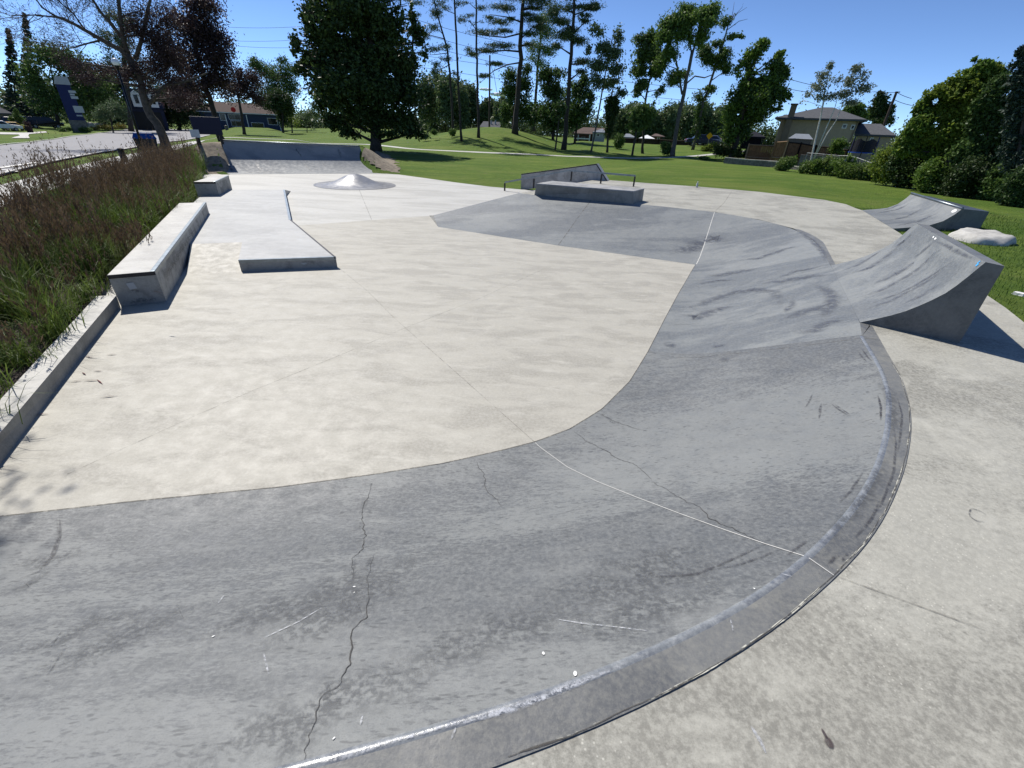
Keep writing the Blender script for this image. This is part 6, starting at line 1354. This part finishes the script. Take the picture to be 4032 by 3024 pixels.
# garden shed
fr = Fr(3130, 606, dist=52); P = lambda x, y, b=0: fr.p(*conv(3.403, 2950, 370)(x, y), b); sd = fr.thing('garden_shed', 'small grey gabled garden shed behind the cedar fence', 'shed')
x0, x1, x2 = P(525, 640)[0], P(665, 640)[0], P(830, 640)[0]; ez, rz_ = P(660, 600)[1], P(780, 535)[1]; xm = (x1 + x2) / 2
m_ = MB(); m_.prism([(x0, .0, -2), (x2, 0, -2), (x2, 2.4, -2), (x0, 2.4, -2)], [(x0, 0, ez), (x2, 0, ez), (x2, 2.4, ez), (x0, 2.4, ez)]); m_.build('wall', 'dark beige', sd)
m_ = MB(); zz = P(600, 522)[1]
m_.prism([(x0 - .1, -.15, ez), (x2 + .1, -.15, ez), (x2 + .1, 2.55, ez), (x0 - .1, 2.55, ez)], [(x0 + .35, 1.15, rz_), (x2 - .35, 1.15, rz_), (x2 - .35, 1.25, rz_), (x0 + .35, 1.25, rz_)]); m_.build('roof', 'shed roof', sd)
# cedar fence
def fence(label, pts_px, cv, dist, zt, mat, rail='fence rail', name='wooden_fence', nposts=6, low=-.6):
    fr = Fr(*cv(*pts_px[0]), dist=dist[0]); t = fr.thing(name, label, 'fence')
    W_ = []
    for (x, y), d in zip(pts_px, dist):
        q = Fr(*cv(x, y), dist=d); W_.append(V((q.o.x, q.o.y, zat(cv(x, y), d))))
    inv = Matrix.Rotation(-fr.rz, 3, 'Z'); loc = [inv @ (p - fr.o) for p in W_]
    for a, b in zip(loc, loc[1:]):
        m_ = MB(); k = max(2, int((b - a).length / .16)); 
        for i in range(k):
            p, q = a.lerp(b, i / k), a.lerp(b, (i + .94) / k); j = random.uniform(-.012, .012); m_.prism([(p.x, p.y + j, low), (q.x, q.y + j, low), (q.x, q.y + .03 + j, low), (p.x, p.y + .03 + j, low)], [(p.x, p.y + j, p.z), (q.x, q.y + j, q.z), (q.x, q.y + .03 + j, q.z), (p.x, p.y + .03 + j, p.z)])
        m_.build('board_panel', mat, t)
        m_ = MB(); m_.tube([a + V((0, -.05, -.05)), b + V((0, -.05, -.05))], .05, 4); m_.build('top_rail', rail, t)
        m_ = MB(); zm = (a.z + low) / 2; m_.tube([V((a.x, a.y - .05, zm)), V((b.x, b.y - .05, zm))], .05, 4); m_.build('middle_rail', rail, t)
        n_ = max(1, int((b - a).length / 2.2))
        for i in range(n_ + 1):
            p = a.lerp(b, i / n_); boxpart(t, 'post', rail, p.x - .06, p.x + .06, p.y - .12, p.y - .02, low, p.z + .05)
    return t
c7 = conv(3.403, 2950, 370)
fence('reddish cedar fence with raised square panel before the beige house', [(0, 672), (350, 690), (360, 640), (520, 628)], c7, [50, 50, 48, 48], 0, 'fence cedar')
fence('long low brown fence behind the birch trunks', [(530, 640), (700, 655), (900, 690), (1100, 710), (1330, 745)], c7, [50.5, 51, 51, 51, 51], 0, 'fence cedar', 'fence dark')
# gazebo
fr = Fr(2985, 590, dist=54); P = lambda x, y, b=0: fr.p(*c7(x, y), b); gz = fr.thing('gazebo', 'black pavilion with peaked roof left of the beige house', 'gazebo')
x0, x1 = P(-120, 600)[0], P(215, 600)[0]; ez, rz_ = P(60, 570)[1], P(60, 500)[1]
hiproof(gz, x0 + .2, x1 - .2, 0, 2.6, ez, rz_, (x0 + x1) / 2 - .1, (x0 + x1) / 2 + .1, 'net black', .2)
for x in (x0 + .15, x1 - .25):
    for y in (.05, 2.5): boxpart(gz, 'post', 'black metal', x, x + .1, y, y + .1, -1, ez)
boxpart(gz, 'curtain', 'net black', x0 + .3, x1 - .3, .3, .34, ez - 1.1, ez - .1)
# trampoline
fr = Fr(3390, 622, dist=47); P = lambda x, y, b=0: fr.p(*c7(x, y), b); tr = fr.thing('trampoline', 'blue edged trampoline with black safety net behind the hedge', 'trampoline')
x0, x1 = P(1315, 790)[0], P(1690, 800)[0]; mz, tz = P(1500, 795)[1], P(1600, 590)[1]; R_ = (x1 - x0) / 2; cxm = (x0 + x1) / 2; n = 20
m_ = MB(); i0 = 0
m_.lathe([(R_ * .82, 0), (R_, 0), (R_, .07), (R_ * .82, .07)], 28, 0, (cxm, R_, mz)); m_.build('pad_ring', 'mat blue', tr)
m_ = MB(); m_.lathe([(0, 0), (R_ * .83, 0)], 28, 0, (cxm, R_, mz + .03)); m_.build('jump_mat', 'net black', tr)
netm, t_, out_ = nt('safety net'); pb = N(t_, 'ShaderNodeBsdfPrincipled', Roughness=.9); pb.inputs['Base Color'].default_value = (.01, .011, .02, 1); tp_ = N(t_, 'ShaderNodeBsdfTransparent'); mx_ = N(t_, 'ShaderNodeMixShader', Fac=.88); L(t_, tp_.outputs[0], mx_.inputs[1]); L(t_, pb.outputs[0], mx_.inputs[2]); L(t_, mx_.outputs[0], out_.inputs[0]); M['safety net'] = netm
m_ = MB()
for k in range(29):
    a = 2 * pi * k / 28; s_ = .22 * abs(sin(a * 3)) ; m_.v += [(cxm + R_ * .95 * cos(a), R_ + R_ * .95 * sin(a), mz + .05), (cxm + R_ * .95 * cos(a), R_ + R_ * .95 * sin(a), tz - s_)]
    if k: m_.f.append((2 * k - 2, 2 * k, 2 * k + 1, 2 * k - 1)); m_.m.append(0)
m_.build('safety_net', 'safety net', tr)
for k in range(6):
    a = 2 * pi * (k + .5) / 6; m_ = MB(); x, y = cxm + R_ * 1.0 * cos(a), R_ + R_ * 1.0 * sin(a); m_.tube([(x, y, -.6), (x, y, tz + .1)], .035, 6); m_.build('pole', 'blue paint' if k % 2 else 'black metal', tr)
# chain link fence with pale top rail, retaining wall
def railfence(label, l, cv, dist, hh):
    fr = Fr(*cv(*l[0]), dist=dist[0]); t = fr.thing('chain_link_fence', label, 'fence'); inv = Matrix.Rotation(-fr.rz, 3, 'Z'); loc = []
    for (x, y), d in zip(l, dist): q = Fr(*cv(x, y), dist=d); loc.append(inv @ (V((q.o.x, q.o.y, zat(cv(x, y), d))) - fr.o))
    m_ = MB(); m_.tube(loc, .03, 6); m_.build('top_rail', 'galvanised', t)
    for a, b in zip(loc, loc[1:]):
        k = max(1, int((b - a).length / 2.4))
        for i in range(k): p = a.lerp(b, i / k); m_ = MB(); m_.tube([(p.x, p.y, p.z - hh), (p.x, p.y, p.z)], .035, 6); m_.build('post', 'galvanised', t)
    m_ = MB()
    for a, b in zip(loc, loc[1:]):
        k = int((b - a).length / .22)
        for i in range(k):
            for s_ in (-1, 1):
                p, q = a.lerp(b, i / k), a.lerp(b, min(1, max(0, (i + s_ * 5) / k))); m_.tube([(p.x, p.y, p.z), (q.x, q.y, q.z - hh)], .006, 3, cap=False)
    m_.build('mesh', 'galvanised', t)
railfence('grey chain link fence with bright top rail behind the hedge row', [(780, 790), (1000, 808), (1215, 828), (1310, 828), (1450, 855), (1640, 925)], c7, [46, 45.5, 45, 44.5, 43.5, 42], 1.1)
def lowwall(label, l, cv, dist, mat, top, nm='retaining_wall', dpt=.4):
    fr = Fr(*cv(*l[0]), dist=dist[0]); t = fr.thing(nm, label, 'wall'); inv = Matrix.Rotation(-fr.rz, 3, 'Z'); loc = []
    for (x, y), d in zip(l, dist): q = Fr(*cv(x, y), dist=d); loc.append(inv @ (V((q.o.x, q.o.y, zat(cv(x, y), d))) - fr.o))
    m_, m2_ = MB(), MB()
    for a, b in zip(loc, loc[1:]):
        m_.prism([(a.x, a.y, a.z - 1.2), (b.x, b.y, b.z - 1.2), (b.x, b.y + dpt, b.z - 1.2), (a.x, a.y + dpt, a.z - 1.2)], [(a.x, a.y, a.z), (b.x, b.y, b.z), (b.x, b.y + dpt, b.z), (a.x, a.y + dpt, a.z)])
        m2_.prism([(a.x, a.y - .04, a.z + .002), (b.x, b.y - .04, b.z + .002), (b.x, b.y + dpt, b.z + .002), (a.x, a.y + dpt, a.z + .002)], [(a.x, a.y - .04, a.z + .07), (b.x, b.y - .04, b.z + .07), (b.x, b.y + dpt, b.z + .07), (a.x, a.y + dpt, a.z + .07)])
    m_.build('wall', mat, t); m2_.build('coping', top, t)
lowwall('stone retaining wall with pale cap at the back edge of the lawn', [(-330, 860), (0, 890), (250, 905), (400, 915), (620, 980), (720, 990)], c7, [46, 45, 44.5, 44, 42.5, 42], 'stone wall', 'stone pale')
lowwall('rough grey stone bank wall behind the birch trunks', [(690, 825), (860, 835), (1200, 850)], c7, [47.5, 47.5, 47], 'stone wall', 'stone wall')
# houses over the rise
c6 = conv(3.16, 2100, 380)
fr = Fr(*c6(720, 560), dist=92); P = lambda x, y, b=0: fr.p(*c6(x, y), b); h1_ = fr.thing('bungalow', 'low bungalow with brown shingle roof and pale siding beyond the rise', 'house')
x0, x1, x2 = P(510, 460)[0], P(740, 460)[0], P(890, 460)[0]; ez, rz_ = P(640, 462)[1], P(700, 385, 3)[1]; g0 = P(700, 565)[1]
boxpart(h1_, 'wall', 'brick', x0, x1, 0, 7, g0 - 3, ez); boxpart(h1_, 'wall', 'grey siding', x1 + .01, x2, -.6, 6.8, g0 - 3, P(800, 442)[1])
hiproof(h1_, x0, x2, 0, 7, ez + .02, rz_, P(620, 400, 3)[0], x2 + 1, 'roof brown', .4)
hiproof(h1_, x1 + .2, x2 - .1, -.6, 3, P(800, 442)[1], P(860, 400)[1], x2 - .6, x2 - .5, 'shed roof', .3)
gable_window(h1_, P(785, 480)[0], P(825, 480)[0], P(800, 500)[1], P(800, 458)[1], -.6); gable_window(h1_, P(600, 500)[0], P(650, 500)[0], P(600, 548)[1], P(600, 495)[1], 0, 'dark beige')
for x in (560, 702): boxpart(h1_, 'porch_post', 'white paint' if x == 702 else 'grey siding', P(x, 500)[0] - .1, P(x, 500)[0] + .1, -.8, -.65, g0 - 3, P(x, 475)[1])
boxpart(h1_, 'porch_rail', 'white paint', x0, P(700, 500)[0], -.8, -.75, P(600, 530)[1], P(600, 515)[1])
fr = Fr(*c3(500, 1108), dist=95); P = lambda x, y, b=0: fr.p(*c3(x, y), b); h2_ = fr.thing('bungalow', 'grey shingle roof with two vents peeking over the grass rise', 'house')
x0, x1 = P(415, 1100)[0], P(605, 1100)[0]; ez, rz_ = P(500, 1108)[1], P(500, 1058, 3)[1]; boxpart(h2_, 'wall', 'brick', x0 + .3, x1 - .3, .5, 6.5, -4, ez); hiproof(h2_, x0 + .4, x1 - .4, .5, 6.5, ez, rz_, P(450, 1060, 3)[0], x1 - .2, 'roof grey', .4)
for x in (518, 555):
    m_ = MB(); u = P(x, 1060)[0]; m_.tube([(u, 2, ez), (u, 2, P(x, 1052)[1] + .1)], .15, 8); m_.build('roof_vent', 'grey siding', h2_)
fr = Fr(*c6(1180, 580), dist=84); P = lambda x, y, b=0: fr.p(*c6(x, y), b); s2 = fr.thing('garden_shed', 'dark shed with pale blue grey roof on the right of the round bush', 'shed')
x0, x1 = P(1140, 540)[0], P(1250, 540)[0]; ez, rz_ = P(1200, 505)[1], P(1200, 472, 1.5)[1]; boxpart(s2, 'wall', 'fence dark', x0, x1, 0, 3, -3, ez); hiproof(s2, x0, x1, 0, 3, ez, rz_ + .1, x0, x1 - .8, 'shed roof', .3)
fr = Fr(*c6(1410, 580), dist=82); P = lambda x, y, b=0: fr.p(*c6(x, y), b); cnp = fr.thing('party_tent', 'bright white peaked canopy tent behind the dark fence', 'tent')
x0, x1 = P(1310, 540)[0], P(1510, 540)[0]; ez, rz_ = P(1400, 520)[1], P(1415, 478)[1]; hiproof(cnp, x0 + .2, x1 - .2, 0, 3, ez, rz_, P(1412, 500)[0] - .05, P(1412, 500)[0] + .05, 'canopy white', .2, 'canopy')
for x in (x0 + .1, x1 - .1): boxpart(cnp, 'leg', 'galvanised', x - .04, x + .04, .05, .12, -3, ez)
fr = Fr(*c6(1560, 580), dist=98); P = lambda x, y, b=0: fr.p(*c6(x, y), b); h3_ = fr.thing('bungalow', 'brown roofed house partly hidden behind the white tent', 'house')
x0, x1 = P(1470, 540)[0], P(1620, 540)[0]; ez, rz_ = P(1540, 494)[1], P(1530, 462, 3)[1]; boxpart(h3_, 'wall', 'brick', x0 + .3, x1 - .3, 0, 6, -4, ez); hiproof(h3_, x0 + .3, x1 - .3, 0, 6, ez, rz_, P(1510, 480, 3)[0], P(1540, 480, 3)[0], 'roof brown', .5)
gable_window(h3_, P(1540, 520)[0], P(1575, 520)[0], P(1550, 530)[1], P(1550, 505)[1], 0)
fence('dark weathered board fence running across behind the slope', [(1100, 520), (1300, 520), (1560, 530), (1780, 545), (2000, 550)], c6, [80, 80, 79, 78, 77], 0, 'fence dark', 'fence dark', low=-2.5)
fr = Fr(*c4(760, 1340), dist=92); P = lambda x, y, b=0: fr.p(*c4(x, y), b); h4_ = fr.thing('bungalow', 'brick house with brown roof behind the diamond road sign', 'house')
x0, x1 = P(590, 1300)[0], P(840, 1300)[0]; ez, rz_ = P(700, 1300)[1], P(700, 1262, 3)[1]; boxpart(h4_, 'wall', 'brick', x0, x1, 0, 6, -4, ez); hiproof(h4_, x0, x1, 0, 6, ez, rz_, x0 + 2, x1 - 2, 'roof brown', .4); gable_window(h4_, P(600, 1320)[0], P(640, 1320)[0], P(620, 1345)[1], P(620, 1305)[1], 0)
car_at('dark blue car parked behind the ivy covered leaning tree', 'car', 'parked_car', c4(618, 1370), 70, .15, 4.2, 1.75, 1.4, 'car navy', 'car')
car_at('silver car parked right of the dark blue car near the diamond sign', 'car', 'parked_car', c4(720, 1365), 72, .15, 3.6, 1.75, 1.3, 'car silver', 'car')
# yellow diamond sign
fr = Fr(*c4(672, 1375), dist=66); P = lambda x, y, b=0: fr.p(*c4(x, y), b); ds_ = fr.thing('road_sign', 'yellow diamond warning sign on a leaning post', 'road sign')
cx0, cz0 = P(697, 1268); r_ = abs(P(722, 1268)[0] - cx0) * 1.25; m_ = MB(); m_.prism([(cx0 - r_, 0, cz0), (cx0, 0, cz0 - r_), (cx0 + r_, 0, cz0), (cx0, 0, cz0 + r_)], [(cx0 - r_, .03, cz0), (cx0, .03, cz0 - r_), (cx0 + r_, .03, cz0), (cx0, .03, cz0 + r_)]); m_.build('plate', 'sign yellow', ds_)
m_ = MB(); m_.tube([(0, .06, -.5), (cx0, .06, cz0 + r_ * .6)], .04, 6); m_.build('post', 'galvanised', ds_)
# ---- blue house with dormers, white house, garage at the left
fr = Fr(*c1(1250, 1100), dist=124); P = lambda x, y, b=0: fr.p(*c1(x, y), b); bh = fr.thing('blue_house', 'dark blue house with two white gabled dormer windows', 'house')
x0, x1 = P(1130, 950)[0], P(1420, 950)[0]; z0, z1 = P(1200, 940)[1], P(1200, 770)[1]
boxpart(bh, 'wall', 'blue siding', x0, x1, 0, 8, -4, z0)
m_ = MB(); m_.prism([(x0 - .3, -.4, z0), (x1 + .3, -.4, z0), (x1 + .3, 8.4, z0), (x0 - .3, 8.4, z0)], [(x0 - .3, 2.2, z1), (x1 + .3, 2.2, z1), (x1 + .3, 5.8, z1), (x0 - .3, 5.8, z1)]); m_.build('roof', 'blue siding', bh)
for xa, xb in ((1148, 1232), (1300, 1366)):
    a, b = P(xa, 870)[0], P(xb, 870)[0]; zb, zt_, zp = P(1200, 930)[1], P(1200, 815)[1], P(1200, 785)[1]; m_ = MB(); m_.prism([(a, -.35, zb), (b, -.35, zb), (b, -.35, zt_), ((a + b) / 2, -.35, zp), (a, -.35, zt_)], [(a, 2.5, zb), (b, 2.5, zb), (b, 2.5, zt_), ((a + b) / 2, 2.5, zp), (a, 2.5, zt_)]); o = m_.build('dormer', 'white paint', bh)
    g = MB(); g.box(a + (b - a) * .3, b - (b - a) * .3, -.38, -.355, zb + (zt_ - zb) * .25, zt_ - (zt_ - zb) * .1); g.build('pane', 'glass', o)
boxpart(bh, 'garage_opening', 'black metal', x0 + .4, x1 - .6, -.05, -.003, -2, z0 - .6)
fr = Fr(*c2(400, 1130), dist=130); P = lambda x, y, b=0: fr.p(*c2(x, y), b); wh = fr.thing('blue_house', 'long low navy house with white framed windows behind the small purple tree', 'house')
x0, x1 = P(-20, 1050)[0], P(690, 1050)[0]; ez, rz_ = P(400, 985)[1], P(400, 900, 3)[1]; boxpart(wh, 'wall', 'navy siding', x0, x1, 0, 7, -4, ez); hiproof(wh, x0, x1, 0, 7, ez, rz_, x0 + 3, x1 - 3, 'roof brown', .4)
for xa, xb, ya, yb in ((140, 190, 1060, 1000), (225, 325, 1105, 1055), (215, 330, 1050, 1000), (400, 510, 1110, 1065), (550, 635, 1080, 1020)): gable_window(wh, P(xa, 1000)[0], P(xb, 1000)[0], P(400, ya)[1], P(400, yb)[1], -.01 if ya != 1050 else -.02)
for x in (205, 385, 660): boxpart(wh, 'porch_post', 'white paint', P(x, 1050)[0] - .08, P(x, 1050)[0] + .08, -1.2, -1.05, -3, P(x, 1000)[1])
boxpart(wh, 'gutter', 'white paint', x0 - .3, x1 + .3, -.55, -.42, ez - .18, ez - .02)
fr = Fr(*c1(10, 1100), dist=124); P = lambda x, y, b=0: fr.p(*c1(x, y), b); gl = fr.thing('garage', 'grey garage with sloping roof cut by the left edge', 'garage')
x0, x1 = P(-180, 1000)[0], P(95, 1000)[0]; ez, rz_ = P(40, 985)[1], P(-50, 880, 3)[1]; boxpart(gl, 'wall', 'dark beige', x0, x1, 0, 6, -4, ez); hiproof(gl, x0, x1, 0, 6, ez, rz_, x0 + 2, x1 - 2.4, 'roof grey', .3)
# stop sign, litter bin, street lamp
fr = Fr(*c2(290, 1110), dist=119); P = lambda x, y, b=0: fr.p(*c2(x, y), b); sp_ = fr.thing('stop_sign', 'red octagonal stop sign on a thin post before the navy house', 'road sign')
cx0, cz0 = P(262, 955); r_ = abs(P(285, 955)[0] - cx0); m_ = MB(); ring_ = lambda y: [(cx0 + r_ * cos(pi / 8 + k * pi / 4), y, cz0 + r_ * sin(pi / 8 + k * pi / 4)) for k in range(8)]; m_.prism(ring_(0), ring_(.03)); m_.build('plate', 'sign red', sp_)
m_ = MB(); m_.tube([(0, .06, -.3), (cx0, .06, cz0)], .04, 6); m_.build('post', 'galvanised', sp_)
fr = Fr(*c2(210, 1138), dist=113); _, h = fr.p(*c2(205, 1092)); o = fr.thing('litter_bin', 'small grey rounded bin on the lawn before the navy house', 'litter bin'); m_ = MB(); m_.lathe([(.28, -.1), (.32, h * .85), (.34, h * .88)], 14); m_.build('bin_body', 'grey plastic', o, smooth=True); m_ = MB(); m_.lathe([(.35, h * .88), (.3, h), (0, h * 1.03)], 14); m_.build('lid', 'darksteel', o, smooth=True)
fr = Fr(*c1(1190, 1150), dist=40); P = lambda x, y, b=0: fr.p(*c1(x, y), b); lp = fr.thing('street_lamp', 'black park lamp with clear glass globe beside the bare tree', 'street lamp')
gx, gz_ = P(1005, 540); r_ = abs(P(1042, 540)[0] - gx); m_ = MB(); n_ = 14; m_.lathe([(r_ * sin(pi * k / 10), gz_ - r_ * cos(pi * k / 10)) for k in range(11)], n_, 0, (gx, 0, 0)); m_.build('globe', 'globe', lp, smooth=True)
zz0 = gz_ - r_; m_ = MB(); m_.tube([(0, 0, -.3), (gx * .5, 0, zz0 * .5), (gx, 0, zz0 - .1)], [.08, .06, .05], 8); m_.build('post', 'black metal', lp, smooth=True); m_ = MB(); m_.lathe([(.05, zz0 - .2), (r_ * .6, zz0), (r_ * .6, zz0 + .08)], 12, 0, (gx, 0, 0)); m_.build('lamp_collar', 'black metal', lp)
# ---- utility poles and wires
fr = Fr(*c3(502, 1108), dist=84); P = lambda x, y, b=0: fr.p(*c3(x, y), b); up1_ = fr.thing('utility_pole', 'straight wooden utility pole between the slender pines', 'utility pole')
a, b = P(502, 1105), P(506, 480); m_ = MB(); m_.tube([(a[0], 0, -3), (b[0], 0, b[1])], [.17, .12], 8); m_.build('pole', 'wood pole', up1_)
q0, q1 = P(540, 640), P(575, 850); m_ = MB(); m_.tube([(b[0], 0, b[1] - 1), (q0[0], 0, q0[1]), (q1[0], 0, q1[1])], .03, 4); m_.build('guy_wire', 'wire', up1_)
q0 = P(470, 548); m_ = MB(); m_.tube([(b[0], 0, q0[1] - .3), (q0[0], -.3, q0[1]), (P(480, 580)[0], -.3, P(480, 580)[1])], .05, 4); m_.build('bracket', 'wire', up1_)
fr = Fr(*c5(985, 780), dist=66); P = lambda x, y, b=0: fr.p(*c5(x, y), b); up2_ = fr.thing('utility_pole', 'leaning utility pole above the garage roof at the right', 'utility pole')
a, b = P(985, 775), P(1104, 465); s_ = (b[0] - a[0]) / (b[1] - a[1]); m_ = MB(); m_.tube([(a[0] - s_ * (a[1] + 2), 0, -2), (b[0], 0, b[1])], [.16, .11], 8); m_.build('pole', 'wood pole', up2_)
m_ = MB(); c_ = P(1088, 472); m_.tube([(c_[0], 0, c_[1]), (b[0] + .3, 0, c_[1] + .02)], .05, 4); m_.build('crossarm', 'wood pole', up2_)
def wire(label, a, b, da, db, sag=.6, r=.022):
    A_ = Fr(*a, dist=da).o; A_ = V((A_.x, A_.y, zat(a, da))); B_ = Fr(*b, dist=db).o; B_ = V((B_.x, B_.y, zat(b, db))); m_ = MB()
    m_.tube([A_.lerp(B_, k / 12) - V((0, 0, sag * 4 * (k / 12) * (1 - k / 12))) for k in range(13)], r, 4); o = m_.build('power_line', 'wire'); tag(o, label, 'power line', 'overhead wires')
for i_, (l, a, b) in enumerate((('topmost overhead wire left of the big dark tree', (900, 107), (1190, 104)), ('middle overhead wire left of the big dark tree', (920, 161), (1190, 155)), ('lower overhead wire left of the big dark tree', (940, 182), (1190, 186)),
        ('overhead wire crossing the roof line of the green trees at left', (1000, 300), (1190, 300)), ('low overhead wire in front of the green trees at left', (1010, 370), (1180, 370)))):
    wire(l, a, b, 108, 108, .15)
for i_, (l, a, b) in enumerate((('highest overhead wire behind the pines', (1640, 78), (2120, 192)), ('second overhead wire behind the pines', (1640, 125), (2120, 245)), ('third overhead wire behind the pines', (1640, 170), (2420, 345)), ('fourth overhead wire behind the pines', (1640, 215), (2760, 352)), ('lowest overhead wire behind the pines', (1640, 262), (2700, 395)))):
    wire(l, a, b, 96, 100, .3, .028)
for l, a, b in (('upper overhead wire between the dark tree and the birch', (3060, 295), (3190, 333)), ('lower overhead wire between the dark tree and the birch', (3090, 345), (3180, 362)), ('upper wire running right from the leaning utility pole', (3530, 363), (3590, 388)), ('lower wire running right from the leaning utility pole', (3522, 393), (3590, 415)), ('wire running left from the leaning utility pole top', (3440, 361), (3530, 363))):
    wire(l, a, b, 66, 66, .05)

# ---- two small fair weather clouds low in the sky
for i_, (x, y, w, h, lb_) in enumerate(((1913, 352, 22, 6, 'small white cloud left of the utility pole between the pines'), (1960, 372, 26, 8, 'small white cloud low beside the utility pole right side'))):
    d_ = 1500; fr = Fr(x, y, dist=d_); fr.o.z = zat((x, y), d_); q0 = fr.p(x, y); q1 = fr.p(x + w, y); q2 = fr.p(x, y - h); m_ = MB(); rx_, rz_ = q1[0] - q0[0], q2[1] - q0[1]
    for k in range(5):
        cx0 = (k - 2) * rx_ * .42; r_ = rx_ * random.uniform(.25, .4); i0 = len(m_.v)
        for j in range(9):
            for q in range(14):
                ph = pi * j / 8; th = 2 * pi * q / 14; nn = 1 + .35 * noise.noise((cos(th) * sin(ph) * 2 + k * 9 + i_ * 31, sin(th) * sin(ph) * 2, cos(ph) * 2)); m_.v.append((cx0 + r_ * nn * sin(ph) * cos(th), r_ * nn * sin(ph) * sin(th), rz_ * nn * cos(ph) * (1 - .15 * abs(k - 2))))
        for j in range(8):
            for q in range(14): m_.f.append((i0 + j * 14 + q, i0 + (j + 1) * 14 + q, i0 + (j + 1) * 14 + (q + 1) % 14, i0 + j * 14 + (q + 1) % 14)); m_.m.append(0)
    o = fr.place(m_.build('cloud', 'cloud white', smooth=True)); tag(o, lb_, 'cloud')

t_ = thing('park_tree', 'sparse young tree at the far side of the grass bed shading the floor corner', 'tree', (-12.6, 8.2, -.03)); m_ = MB()
m_.tube([(0, 0, -.1), (.2, 0, 2.5), (1.0, -.2, 5), (2.6, -.5, 7)], [.13, .11, .08, .05], 8); lc = []
for k in range(9):
    e = V((4.35 + random.uniform(-1.0, 1.1), -1.15 + random.uniform(-1.1, .8), 8.4 + random.uniform(-.9, 1.0))); s0 = V((1.0, -.2, 5)).lerp(V((2.6, -.5, 7)), random.random()); m_.tube([s0, s0.lerp(e, .5) + V((0, 0, .4)), e], [.04, .025, .008], 5); lc.append(blobpts(tuple(e), (.6, .5, .28), 85, k * 3.1))
m_.build('trunk', 'bark', t_, smooth=True); quadmesh('crown', diamonds(np.concatenate(lc), .05), LM['purple'], t_)
